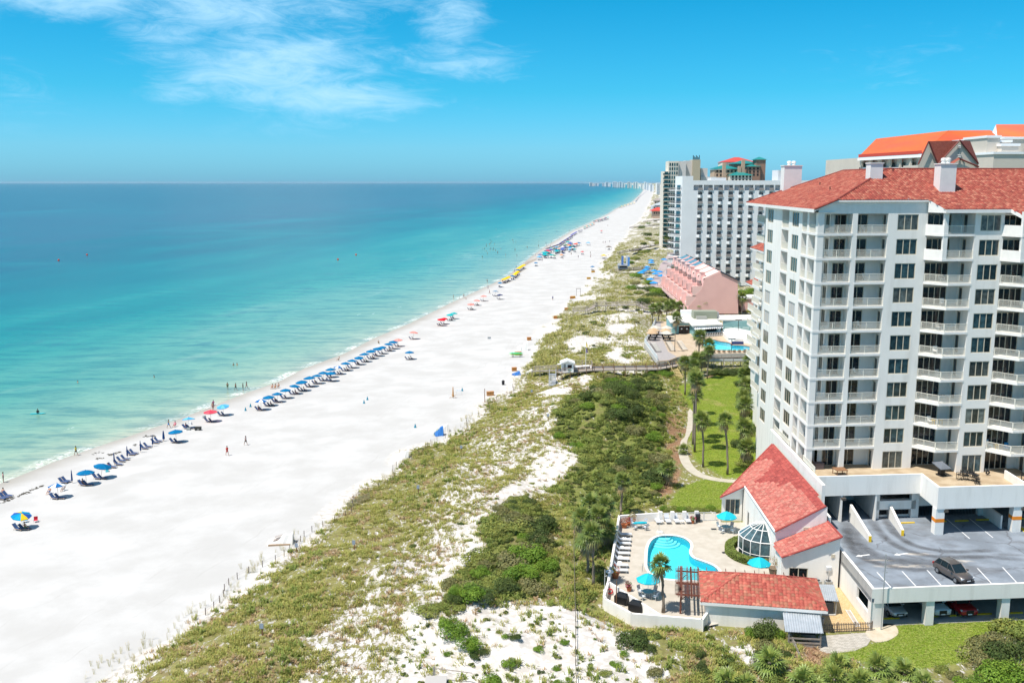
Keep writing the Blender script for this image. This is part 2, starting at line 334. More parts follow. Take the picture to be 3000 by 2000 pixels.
def build_ground():
 ys=[40.]
 while ys[-1]<70000:
  y=ys[-1];ys.append(y+(.0058*y if y<250 else .012*y if y<1000 else .05*y))
 ys=np.array(ys)
 # columns: under water, beach, dunes, far inland
 dcol=[0.]
 while dcol[-1]<9000:dcol.append(dcol[-1]+(.5 if dcol[-1]<80 else(dcol[-1]-80)*.12+.6))
 dcol=np.array(dcol);nb=26
 Y=ys[:,None];xs=XS(ys)[:,None];xe=XE(ys)[:,None];fade=np.maximum(1,Y/600)
 X=np.concatenate([xs+np.array([-60.,-25,-10,-4])*fade,xs+(xe-xs)*(np.linspace(0,1,nb)[None,:]**1.5),xe+dcol[None,1:]*fade],1)
 nr,nc=X.shape;YY=np.repeat(Y,nc,1);Z=H(X.ravel(),YY.ravel()).reshape(X.shape)
 v=np.stack([X,YY,Z],-1).reshape(-1,3);i=np.arange((nr-1)*(nc-1));r=i//(nc-1);c=i%(nc-1);a=r*nc+c
 f=np.stack([a,a+1,a+nc+1,a+nc],-1)
 me=bpy.data.meshes.new('ground');me.vertices.add(len(v));me.vertices.foreach_set('co',v.ravel());me.loops.add(f.size);me.loops.foreach_set('vertex_index',f.ravel())
 me.polygons.add(len(f));me.polygons.foreach_set('loop_start',np.arange(len(f))*4);me.polygons.foreach_set('use_smooth',np.ones(len(f),bool));me.update(calc_edges=True)
 cv,gv,lw,mu=COVER(X.ravel(),YY.ravel())
 attr_f(me,'cover',cv);attr_f(me,'green',gv);attr_f(me,'lawn',lw);attr_f(me,'mulch',mu);attr_f(me,'off',(X-XS(YY)).ravel());attr_f(me,'edge',(XE(YY)-X).ravel())
 m,n,l,b=new_mat('sand_and_dune');MATS['ground']=m;b.inputs['Roughness'].default_value=.95;b.inputs['Specular IOR Level'].default_value=.1
 def N(t,**k):
  q=n.new(t)
  for kk,vv in k.items():setattr(q,kk,vv)
  return q
 def at(s):q=N('ShaderNodeAttribute');q.attribute_name=s;return q.outputs['Fac']
 geo=N('ShaderNodeNewGeometry')
 def noise(sc,det=6,st=(1,1,1),rot=0,ro=.6,off=0):
  mp=N('ShaderNodeMapping');mp.inputs['Scale'].default_value=st;mp.inputs['Rotation'].default_value=(0,0,rot);mp.inputs['Location'].default_value=(off,off,0);l.new(geo.outputs['Position'],mp.inputs[0])
  t=N('ShaderNodeTexNoise');t.inputs['Scale'].default_value=sc;t.inputs['Detail'].default_value=det;t.inputs['Roughness'].default_value=ro;l.new(mp.outputs[0],t.inputs['Vector']);return t.outputs[0]
 def step(v,a,bb,lo=0,hi=1):
  q=N('ShaderNodeMapRange',interpolation_type='SMOOTHSTEP');l.new(v,q.inputs[0]);q.inputs[1].default_value=a;q.inputs[2].default_value=bb;q.inputs[3].default_value=lo;q.inputs[4].default_value=hi;return q.outputs[0]
 def math_(op,a,bb):
  q=N('ShaderNodeMath',operation=op)
  for i_,x_ in enumerate((a,bb)):
   if isinstance(x_,(int,float)):q.inputs[i_].default_value=x_
   else:l.new(x_,q.inputs[i_])
  return q.outputs[0]
 def mix(f_,a,bb):
  q=N('ShaderNodeMix',data_type='RGBA')
  if isinstance(f_,(int,float)):q.inputs['Factor'].default_value=f_
  else:l.new(f_,q.inputs['Factor'])
  for nm,x_ in(('A',a),('B',bb)):
   if isinstance(x_,tuple):q.inputs[nm].default_value=(*x_,1)
   else:l.new(x_,q.inputs[nm])
  return q.outputs['Result']
 sand=mix(step(noise(.12,8),.35,.7),(.44,.429,.413),(.515,.506,.493))
 sand=mix(math_('MULTIPLY',step(noise(7,5),.54,.74),.42),sand,(.40,.37,.33)) # footprints, shell grit
 for e_,w_ in((5.2,.14),(6.9,.14),(10.6,.1),(12.1,.1),(19.0,.12),(20.6,.12)):
  ln=math_('SUBTRACT',w_,math_('ABSOLUTE',math_('SUBTRACT',math_('ADD',at('edge'),math_('MULTIPLY',noise(.05,3,off=e_),5.0)),e_+2.5),0.0));sand=mix(math_('MULTIPLY',math_('MULTIPLY',step(ln,0.0,.08),step(noise(.15,4,off=e_*3),.45,.6)),.35),sand,(.36,.345,.325))
 wet=step(math_('ADD',at('off'),math_('MULTIPLY',noise(.12,3,off=5),5.0)),3.0,10.0,1,0);sand=mix(math_('MULTIPLY',wet,.9),sand,(.32,.30,.265))
 dsand=mix(step(noise(1.2,8),.4,.65),(.47,.435,.395),(.66,.63,.595))
 duneness=step(at('cover'),.02,.12);sand=mix(duneness,sand,dsand)
 g1=mix(at('green'),(.215,.185,.07),(.10,.125,.03));g2=mix(at('green'),(.28,.25,.105),(.165,.19,.045))
 grass=mix(step(noise(2.6,8),.38,.62),g1,g2);grass=mix(math_('MULTIPLY',step(noise(.55,5,off=7),.5,.68),.55),grass,(.19,.14,.085))
 nz=math_('ADD',math_('MULTIPLY',noise(1.05,10,(1.9,.75,1),.55,.68),.72),math_('MULTIPLY',noise(5.5,6,off=3),.28))
 thr=math_('SUBTRACT',nz,math_('SUBTRACT',.70,math_('MULTIPLY',at('cover'),.34)))
 gm=math_('MULTIPLY',step(thr,-.02,.035),duneness);colr=mix(gm,sand,grass)
 lw_=mix(step(noise(.35,6),.35,.65),(.145,.205,.02),(.205,.245,.035));lw_=mix(math_('MULTIPLY',step(noise(.16,4,off=11),.58,.72),.8),lw_,(.30,.26,.10));lw_=mix(math_('MULTIPLY',step(noise(14,3),.45,.7),.35),lw_,(.07,.11,.012))
 colr=mix(at('lawn'),colr,lw_);mul_=mix(step(noise(5,5),.4,.6),(.20,.105,.06),(.30,.19,.12));colr=mix(at('mulch'),colr,mul_)
 l.new(colr,b.inputs['Base Color'])
 bp=N('ShaderNodeBump');bp.inputs['Strength'].default_value=.6;bp.inputs['Distance'].default_value=.12
 hsum=math_('ADD',math_('MULTIPLY',noise(3.2,8),.5),math_('ADD',math_('MULTIPLY',gm,.9),math_('MULTIPLY',noise(22,3),.15)));l.new(math_('MULTIPLY',hsum,step(at('cover'),0,.2,.12,1)),bp.inputs['Height']);l.new(bp.outputs[0],b.inputs['Normal'])
 me.materials.append(m);o=bpy.data.objects.new('ground',me);COL.objects.link(o);o['kind']='structure'
 return o
build_ground()
def build_sea():
 ys=[-300.,-100,0,30]
 while ys[-1]<140000:ys.append(ys[-1]*1.02+1)
 ys=np.array(ys);off=[-1.5,0.]
 while off[-1]<90000:off.append(off[-1]+1.5+off[-1]*.07)
 off=np.array(off);X=XS(ys)[:,None]-off[None,:]+0;nr,nc=X.shape;Y=np.repeat(ys[:,None],nc,1)
 v=np.stack([X,Y,np.zeros_like(X)+.02],-1).reshape(-1,3);i=np.arange((nr-1)*(nc-1));r=i//(nc-1);c=i%(nc-1);a=r*nc+c
 f=np.stack([a+1,a,a+nc,a+nc+1],-1)
 me=bpy.data.meshes.new('sea');me.from_pydata(v.tolist(),[],f.tolist());me.update()
 sl=np.gradient(XS(ys),ys);perp=(off[None,:]/np.sqrt(1+sl[:,None]**2)).ravel()
 attr_f(me,'off',np.repeat(off[None,:],nr,0).ravel()*0+perp)
 m,n,l,b=new_mat('sea_water');b.inputs['Roughness'].default_value=.22;b.inputs['IOR'].default_value=1.33;b.inputs['Specular IOR Level'].default_value=.2
 def N(t,**k):
  q=n.new(t)
  for kk,vv in k.items():setattr(q,kk,vv)
  return q
 def math_(op,a,bb=None):
  q=N('ShaderNodeMath',operation=op)
  for i_,x_ in enumerate((a,bb)):
   if x_ is None:continue
   if isinstance(x_,(int,float)):q.inputs[i_].default_value=x_
   else:l.new(x_,q.inputs[i_])
  return q.outputs[0]
 ao=N('ShaderNodeAttribute');ao.attribute_name='off';off_=ao.outputs['Fac'];geo=N('ShaderNodeNewGeometry');sp=N('ShaderNodeSeparateXYZ');l.new(geo.outputs['Position'],sp.inputs[0])
 cb=N('ShaderNodeCombineXYZ');l.new(off_,cb.inputs[0]);l.new(sp.outputs[1],cb.inputs[1])
 def noise(sc,st,det=5,vec=None,off=0,ro=.55):
  mp=N('ShaderNodeMapping');mp.inputs['Scale'].default_value=st;mp.inputs['Location'].default_value=(off,off,off);l.new(vec or cb.outputs[0],mp.inputs[0])
  t=N('ShaderNodeTexNoise');t.inputs['Scale'].default_value=sc;t.inputs['Detail'].default_value=det;t.inputs['Roughness'].default_value=ro;l.new(mp.outputs[0],t.inputs['Vector']);return t.outputs[0]
 def step(v,a,bb,lo=0,hi=1):
  q=N('ShaderNodeMapRange',interpolation_type='SMOOTHSTEP');l.new(v,q.inputs[0]);q.inputs[1].default_value=a;q.inputs[2].default_value=bb;q.inputs[3].default_value=lo;q.inputs[4].default_value=hi;return q.outputs[0]
 def mix(f_,a,bb):
  q=N('ShaderNodeMix',data_type='RGBA');l.new(f_,q.inputs['Factor'])
  for nm,x_ in(('A',a),('B',bb)):
   if isinstance(x_,tuple):q.inputs[nm].default_value=(*x_,1)
   else:l.new(x_,q.inputs[nm])
  return q.outputs['Result']
  # depth of the bed from the distance to the beach, with bars and holes
 w1=math_('MULTIPLY',math_('SUBTRACT',noise(1,(.02,.004,1),5),.5),1.0)
 o2=math_('MULTIPLY',off_,math_('ADD',1.0,math_('MULTIPLY',w1,1.5)))
 lg=math_('DIVIDE',math_('LOGARITHM',math_('MAXIMUM',math_('ADD',o2,1.0),1.0),2.718),7.2)
 cr=N('ShaderNodeValToRGB');l.new(lg,cr.inputs[0]);e=cr.color_ramp.elements
 def pos(o):return math.log(o+1)/7.2
 stops=[(0,(.42,.44,.33)),(5,(.33,.42,.31)),(16,(.235,.375,.275)),(40,(.135,.325,.25)),(75,(.052,.265,.215)),(120,(.016,.20,.18)),(190,(.009,.125,.135)),(300,(.014,.066,.092)),(520,(.034,.053,.098)),(1200,(.025,.040,.080))]
 e[0].position=0;e[0].color=(*stops[0][1],1);e[1].position=pos(1200);e[1].color=(*stops[-1][1],1)
 for o_,c_ in stops[1:-1]:q=e.new(pos(o_));q.color=(*c_,1)
 col=cr.outputs[0]
 bar=math_('MULTIPLY',step(noise(1,(.06,.012,1),4,off=5),.55,.72),step(off_,8,20));bar=math_('MULTIPLY',bar,step(off_,50,95,1,0))
 col=mix(math_('MULTIPLY',bar,.28),col,(.40,.48,.40))
 weed=math_('MULTIPLY',step(noise(1,(.06,.03,1),8,off=21,ro=.68),.58,.68),step(off_,18,40));weed=math_('MULTIPLY',weed,step(off_,90,170,1,0))
 col=mix(math_('MULTIPLY',weed,.55),col,(.06,.17,.19))
 streak=noise(1,(.012,.0022,1),6,off=31);col=mix(math_('MULTIPLY',step(streak,.5,.72),.28),col,(.02,.24,.27));
 rip=noise(1,(.25,.9,1),6,geo.outputs['Position']);col=mix(math_('MULTIPLY',step(rip,.42,.72),.34),col,(.02,.15,.17))
 mot=noise(1,(.05,.16,1),7,geo.outputs['Position'],off=9,ro=.62);col=mix(math_('MULTIPLY',step(mot,.42,.66),.48),col,(.015,.12,.145));mo2=noise(1,(.006,.02,1),6,geo.outputs['Position'],off=4);col=mix(math_('MULTIPLY',math_('MULTIPLY',step(mo2,.5,.72),step(off_,60,200)),.35),col,(.02,.20,.205))
 # broken wave crests and the wash on the sand
 fm=noise(1,(.55,.05,1),5,off=13);crest=math_('MULTIPLY',step(fm,.70,.73),step(noise(1.1,(1,1,1),6,geo.outputs['Position']),.42,.6))
 band=math_('MULTIPLY',step(off_,4,9),step(off_,24,40,1,0));gate=step(noise(1,(.0,.018,1),2,off=3),.50,.6)
 crest=math_('MULTIPLY',math_('MULTIPLY',crest,band),gate)
 edge=math_('MULTIPLY',step(math_('ADD',off_,math_('MULTIPLY',noise(.25,(1,1,1),4,geo.outputs['Position']),-3.0)),-1.2,.6,1,0),step(noise(1.2,(1,1,1),5,geo.outputs['Position']),.40,.62))
 foam=math_('MAXIMUM',crest,math_('MULTIPLY',math_('MULTIPLY',edge,step(noise(1,(0,.07,1),3,off=17),.42,.62)),.75));col=mix(foam,col,(.86,.87,.86))
 l.new(col,b.inputs['Base Color']);l.new(step(foam,0,1,.22,.8),b.inputs['Roughness'])
 bp=N('ShaderNodeBump');bp.inputs['Strength'].default_value=.35;bp.inputs['Distance'].default_value=.35
 l.new(math_('ADD',noise(1,(.35,.16,1),5,geo.outputs['Position']),math_('MULTIPLY',noise(1.3,(1.2,.7,1),4,geo.outputs['Position']),.35)),bp.inputs['Height']);l.new(bp.outputs[0],b.inputs['Normal'])
 me.materials.append(m);o=bpy.data.objects.new('sea',me);COL.objects.link(o);o['kind']='structure'
build_sea()
# ------------------------------------------------------------------ shared building materials and pieces
M_STUCCO=mat('white_stucco',(.85,.815,.76),.85,(.70,.665,.61),1.1,.2,bscale=9,lo=.5,hi=.85,stretch=(1,1,.14))
M_STUCCO2=mat('white_paint',(.84,.81,.765),.7,(.78,.755,.715),1.2,0)
M_INNER=mat('balcony_paint',(.70,.70,.70),.8)
M_BEIGE=mat('beige_frame',(.60,.53,.41),.5)
M_RAIL=mat('cream_rail',(.78,.74,.64),.5)
M_GLASS=glass_mat('window_glass',(.024,.052,.062))
M_GLASSB=glass_mat('dark_door_glass',(.008,.012,.016),.08)
M_CURT=glass_mat('curtained_glass',(.085,.10,.095),.12)
M_BLIND=mat('blind',(.50,.50,.50),.8)
M_TILE=cattr_mat('roof_tile',.75,.25,sat=.90,nscale=3.0,namp=.2)
M_CONC=mat('concrete',(.46,.44,.40),.9,(.38,.36,.33),.8,.2)
M_TAN=mat('terrace_floor',(.33,.245,.155),.85,(.46,.37,.255),.55,.1,detail=9)
M_DARK=mat('dark_void',(.02,.021,.024),.9)  # near-black colour stands in for shade inside openings; far windows share it
M_YEL=mat('yellow_paint',(.85,.56,.02),.6,(.70,.43,.02),4)
M_LINE=mat('white_line',(.80,.80,.80),.7,(.6,.6,.6),8)
M_ORANGE=mat('orange_band',(.85,.26,.02),.6)
M_WHITE=mat('plain_white',(.82,.82,.82),.5)
M_GREY=mat('grey_metal',(.35,.37,.38),.45,metal=.3)
M_BLACK=mat('black_plastic',(.018,.018,.02),.5)
REDS=[tuple(v*.68 for v in srgb(*c))for c in((182,78,52),(172,66,44),(192,94,66),(160,58,40),(200,116,86),(176,82,56))]
PINKS=[tuple(v*.68 for v in srgb(*c))for c in((206,104,88),(200,96,80),(212,120,102),(196,92,76),(210,130,110),(206,112,92),(200,108,90))]
POOLR=[tuple(v*.56 for v in srgb(*c))for c in((216,92,68),(226,108,80),(206,80,58),(222,130,98),(196,118,86),(212,100,72))]
def panel(mb,A,B,z0,z1,holes=(),depth=.2,T=None,mi=0):
 """wall from A to B (outside on the right hand), with openings that have reveals"""
 ax,ay=A;L=math.hypot(B[0]-ax,B[1]-ay);dx,dy=(B[0]-ax)/L,(B[1]-ay)/L;nx,ny=dy,-dx
 W=(lambda s,z,d=0:T(ax+dx*s-nx*d,ay+dy*s-ny*d,z))if T else(lambda s,z,d=0:(ax+dx*s-nx*d,ay+dy*s-ny*d,z))
 ss=sorted({0,L}|{min(max(h[i],0),L)for h in holes for i in(0,1)});zs=sorted({z0,z1}|{h[i]for h in holes for i in(2,3)})
 for j in range(len(zs)-1):
  zc=(zs[j]+zs[j+1])/2;run=None
  for i in range(len(ss)-1):
   sc=(ss[i]+ss[i+1])/2;inside=any(h[0]<sc<h[1]and h[2]<zc<h[3]for h in holes)
   if not inside:run=(run[0],ss[i+1])if run else(ss[i],ss[i+1])
   if(inside or i==len(ss)-2)and run:
    mb.poly([W(run[0],zs[j]),W(run[1],zs[j]),W(run[1],zs[j+1]),W(run[0],zs[j+1])],mi);run=None
 for h in holes:
  a,b,c,d=h[:4];q=h[4]if len(h)>4 else depth
  mb.poly([W(a,c),W(a,d),W(a,d,q),W(a,c,q)],mi);mb.poly([W(b,d),W(b,c),W(b,c,q),W(b,d,q)],mi)
  mb.poly([W(a,d),W(b,d),W(b,d,q),W(a,d,q)],mi);mb.poly([W(b,c),W(a,c),W(a,c,q),W(b,c,q)],mi)
_wc={}
def window_mesh(w,h,n,fr=.09,dep=.07):
 k=('f',w,h,n)
 if k not in _wc:
  m=MB();m.box(0,w,-dep,0,0,fr);m.box(0,w,-dep,0,h-fr,h);pw=(w-fr*(n+1))/n
  for i in range(n+1):x=i*(pw+fr);m.box(x,x+fr,-dep,0,fr,h-fr)
  p=MB();p.poly([(0,0,0),(pw,0,0),(pw,0,h-2*fr),(0,0,h-2*fr)])
  me=m.mesh('window');me.materials.append(M_BEIGE);pm=p.mesh('pane');pm.materials.append(M_GLASS)
  _wc[k]=(me,pm,pw,fr)
 return _wc[k]
def window(parent,loc,rz,w,h,n,name='window',pane='pane',gm=None,deepest=False):
 """frame with its panes; origin at the lower left seen from outside"""
 me,pm,pw,fr=window_mesh(w,h,n);f=obj(name,me,None,parent,loc,rz)
 for i in range(n):
  if gm:
   key=('g',w,h,n,gm.name)
   if key not in _wc:q=pm.copy();q.materials.clear();q.materials.append(gm);_wc[key]=q
   pmm=_wc[key]
  else:pmm=pm
  o=obj(pane,pmm,None,f if not deepest else parent,(fr+i*(pw+fr),-.02,fr)if not deepest else Vector(loc)+Vector((math.cos(rz)*(fr+i*(pw+fr))+.02*math.sin(rz),math.sin(rz)*(fr+i*(pw+fr))-.02*math.cos(rz),fr)),0 if not deepest else rz)
 return f
def rail_mesh(L,h=1.05,step=.125,name='railing',post=1.6):
 k=('r',round(L,2),h,step)
 if k not in _wc:
  m=MB();m.box(0,L,-.03,.03,h-.05,h);m.box(0,L,-.025,.025,.08,.13)
  n=int(L/step)
  for i in range(n+1):
   x=L*i/n;m.box(x-.017,x+.017,-.015,.015,.1,h-.03)
  n=max(1,round(L/post))
  for i in range(n+1):x=min(max(L*i/n,.03),L-.03);m.box(x-.03,x+.03,-.032,.032,0,h)
  me=m.mesh(name);me.materials.append(M_RAIL);_wc[k]=me
 return _wc[k]
def tiles(mb,poly,e,zf,cols,w=.33,l=.40,rise=.055,back=None,streak=0,seed=0,pieces=None):
 """barrel tiles over a roof plane. poly in plan, e = unit vector along the eave, zf(x,y) = height of the plane"""
 rr=random.Random(seed);e=Vector((e[0],e[1],0)).normalized();
 x0,y0=poly[0];gx=zf(x0+1,y0)-zf(x0,y0);gy=zf(x0,y0+1)-zf(x0,y0);up=Vector((gx,gy,0));sl=up.length;up=up/sl;ex=Vector((-up.y,up.x,0))
 if ex.dot(e)<0:ex=-ex
 cosr=1/math.sqrt(1+sl*sl);lp=l*cosr
 us=[Vector((p[0],p[1],0)).dot(ex)for p in poly];vs=[Vector((p[0],p[1],0)).dot(up)for p in poly]
 nu=int((max(us)-min(us))/w)+2;nv=int((max(vs)-min(vs))/lp)+2;P2=[]
 for j in range(nv):
  for i in range(nu):P2.append((min(us)+(i+.5)*w,min(vs)+(j+.5)*lp))
 A=np.array(P2);X=A[:,0]*ex.x+A[:,1]*up.x;Yc=A[:,0]*ex.y+A[:,1]*up.y
 ins=in_poly(X,Yc,poly);c0=zf(0,0)
 for k in np.nonzero(ins)[0]:
  u,v=P2[k];col=rr.choice(cols);f=.88+.24*rr.random();col=tuple(c*f for c in col);mbk=mb
  pts=[]
  for(dv,lift)in((-.5*lp-.03,.035),(.5*lp,.0)):
   for(du,hh)in((-.5,0),(-.25,rise),(.1,rise*.9),(.5,0)):
    q=ex*(u+du*w)+up*(v+dv);pts.append((q.x,q.y,zf(q.x,q.y)+hh+lift))
  fs=[(0,1,5,4),(1,2,6,5),(2,3,7,6),(3,2,1,0)]
  if(ex.cross(up)).z<0:fs=[tuple(reversed(q))for q in fs]
  if pieces is not None:pieces.append((pts,fs,col))
  else:mb.add(pts,fs,0,col)
def cap_tube(mb,a,b,col,r=.13):mb.tube([a,b],r,6,col=col)
# ------------------------------------------------------------------ the tower
TO=Vector((38.3,120.4,0));_a,_b=R(5.0),R(1.74)
UX,UY,VX,VY=math.cos(_a),math.sin(_a),math.sin(_b),math.cos(_b)
TZ0=3.0
def TU(u,v,z):return(u*UX+v*VX,u*UY+v*VY,z-TZ0)
def TWs(u,v,z):p=TU(u,v,z);return Vector((TO.x+p[0],TO.y+p[1],z))
tower=thing('condo_tower','white stucco condominium tower with red tiled hip roof and railed balconies','building',(TO.x,TO.y,TZ0))
RZU=_a;RZV=math.pi/2-_b
F0,FH,NF=11.2,3.08,11
ZT=F0+FH*NF
def zf_(k):return F0+FH*k
w=MB()
def wins(s0,s1,k0=0,k1=NF,a=.35,b=2.35):return[(s0,s1,zf_(k)+a,zf_(k)+b)for k in range(k0,k1)]
# front
panel(w,(9.1,0),(14.3,0),TZ0,46.2,[(h[0],h[1],h[2]-(.33 if i==0 else 0),h[3])for i,h in enumerate(wins(1.25,4.0))],.18,TU)
panel(w,(19.4,-2.6),(23.2,-2.6),TZ0,45,[(h[0],h[1],h[2]-(.33 if i==0 else 0),h[3])for i,h in enumerate(wins(.7,3.35))],.18,TU)
panel(w,(28.3,-5.2),(33,-5.2),TZ0,43.6,wins(1.0,3.65),.18,TU)
panel(w,(33,-5.2),(33,20),TZ0,43.6,[],.2,TU)
for(ua,ub,vb,vf)in((14.3,19.4,1.3,-2.6),(23.2,28.3,-1.3,-5.2)):
 zt_=46 if ua<20 else 44.7
 panel(w,(ua,vf+2.6),(ua,vb),TZ0,zt_,[],.2,TU)
 panel(w,(ua,vb),(ub,vb),TZ0,zt_,[(.5,3.7,zf_(k),zf_(k)+2.35)for k in range(NF)],.1,TU)
 panel(w,(ub,vb),(ub,vf),TZ0,44.9 if ua<20 else 43.6,[(.7,1.7,zf_(k),zf_(k)+2.3)for k in range(NF)],.1,TU)
 # loggias: back walls, pillars, header
panel(w,(2.3,2.2),(9.1,2.2),TZ0,45.6,[(.5,2.1,zf_(k),zf_(k)+2.3)for k in range(NF)]+[(3.1,4.9,zf_(k),zf_(k)+2.3)for k in range(NF)],.1,TU)
panel(w,(9.1,2.2),(9.1,0),TZ0,45.6,[(.5,1.5,zf_(k),zf_(k)+2.25)for k in range(NF)],.1,TU)
panel(w,(2.3,7.3),(2.3,2.2),TZ0,45.6,[(3.2,4.7,zf_(k),zf_(k)+2.3)for k in range(NF)],.1,TU)
panel(w,(0,7.3),(2.3,7.3),TZ0,44.9,[],.1,TU)
w.box(0,.8,0,.95,TZ0,45,TU);w.box(4.5,5.15,0,.7,TZ0,46.2,TU);w.box(4.6,5.05,.7,2.2,TZ0,46,TU);w.box(0,.7,4.0,4.9,TZ0,45,TU)
w.add([TU(*p)for p in((.8,.02,44.45),(9.1,.02,44.45),(9.1,.02,46.2),(2.3,.02,46.2),(.8,.02,45.55),(.8,.4,44.45),(9.1,.4,44.45))],[(0,1,2,3,4),(0,5,6,1)])
w.poly([TU(0,-.002,44.9),TU(.8,-.002,44.9),TU(.8,-.002,45.56),TU(0,-.002,45.2)])
# left side
def lwall(v1,v0,holes=(),u=0.0,z0=TZ0,z1=45.0,depth=.18):panel(w,(u,v1),(u,v0),z0,z1,holes,depth,TU)
lwall(14.2,7.3,wins(1.8,5.2),z1=44.9)
lwall(28,18,wins(1.3,4.7),z1=44.9)
panel(w,(2.1,18),(2.1,14.2),TZ0,45.6,[(.15,1.7,zf_(k),zf_(k)+2.3)for k in range(NF)if k not in()],.1,TU)
panel(w,(0,18),(2.1,18),TZ0,44.9,[],.1,TU);panel(w,(2.1,14.2),(0,14.2),TZ0,44.9,[],.1,TU)
lwall(39.5,28,wins(3,4.4)+wins(8,9.2),u=2.6,z1=44.9);panel(w,(0,28),(2.6,28),TZ0,44.9,[],.1,TU)
panel(w,(24,39.5),(2.6,39.5),TZ0,44.8,[],.1,TU)
panel(w,(24,8),(24,39.5),TZ0,44.8,[],.1,TU)
lwall(57,39.5,[h for h in wins(3,4.4,0,8)]+wins(9,11.5,0,8),u=6,z1=36.4);panel(w,(20,57),(6,57),TZ0,36.4,[],.1,TU)
lwall(70,57,wins(4,6.4,0,5),u=8.2,z1=28.6);panel(w,(20,70),(8.2,70),TZ0,28.6,[],.1,TU)
w.box(6,20,39.5,57,36.2,36.4,TU);w.box(8.2,20,57,70,28.4,28.6,TU)
obj('wall',w,M_STUCCO,tower)
rw=random.Random(3)
def tw_window(u,v,z,w_,h_,n,side='front',name='window',rec=.12,gm=None):
 rz=RZU if side=='front' else(RZV+math.pi if side=='left' else RZV)
 if side=='front':p=TU(u,v+rec,z)
 elif side=='left':p=TU(u+rec,v,z)
 else:p=TU(u-rec,v,z)
 if gm is None and rw.random()<.45:gm=M_CURT
 return window(tower,p,rz,w_,h_,n,name,gm=gm)
for k in range(NF):
 z=zf_(k);a,h_=(.02,2.33)if k==0 else(.35,2.0)
 tw_window(10.35,0,z+a,2.75,h_,3);tw_window(20.1,-2.6,z+a,2.65,h_,3);tw_window(29.3,-5.2,z+.35,2.65,2.0,3)
 blind=k in(5,6)
 gmb=None
 if k in(6,):gmb=M_BLIND
 f=tw_window(0,14.2-1.8,z+.35,3.4,2.0,3,'left',gm=M_BLIND if k in(5,6)else None);tw_window(0,28-1.3,z+.35,3.4,2.0,3,'left',gm=M_BLIND if k in(5,6)else None)
 tw_window(2.6,39.5-3,z+.35,1.4,2.0,2,'left');tw_window(2.6,39.5-8,z+.35,1.2,2.0,2,'left')
 if k<8:tw_window(6,54,z+.35,1.4,2.0,2,'left');tw_window(6,48,z+.35,2.5,2.0,2,'left')
 if k<5:tw_window(8.2,66,z+.35,2.4,2.0,2,'left')
 # balconies: slab with railing and doors
def slab_obj(pts,z,th=.3):m=MB();m.prism([(p[0],p[1])for p in pts],-th,0,lambda u,v,q:TU(u,v,z+q));return obj('balcony',m,M_STUCCO2,tower)
def rail(parent,A,B,z,inset=0):
 d=Vector(TU(B[0],B[1],z))-Vector(TU(A[0],A[1],z));L=d.length
 o=obj('railing',rail_mesh(round(L,2)),None,parent,TU(A[0],A[1],z),math.atan2(d.y,d.x));return o
def door(parent,u,v,z,w_,n,side='front',rec=.06):
 rz={'front':RZU,'left':RZV+math.pi,'right':RZV,'face_left':RZV+math.pi}[side]
 me,pm,pw,fr=window_mesh(w_,2.28,n);key=('d',w_,n)
 if key not in _wc:
 # frame and leaves in one mesh so that the door stays a sub-part of its balcony
  m=MB();m.box(0,w_,-.07,0,0,.06);m.box(0,w_,-.07,0,2.2,2.28)
  for i in range(n+1):x=i*(pw+fr);m.box(x,x+fr,-.07,0,.06,2.2)
  for i in range(n):x=fr+i*(pw+fr);m.poly([(x,-.02,.06),(x+pw,-.02,.06),(x+pw,-.02,2.2),(x,-.02,2.2)],1)
  mm=m.mesh('sliding_door');mm.materials.append(M_BEIGE);mm.materials.append(M_GLASSB);_wc[key]=mm
 off={'front':(0,rec),'left':(rec,0),'right':(-rec,0),'face_left':(rec,0)}[side]
 return obj('sliding_door',_wc[key],None,parent,TU(u+off[0],v+off[1],z),rz)
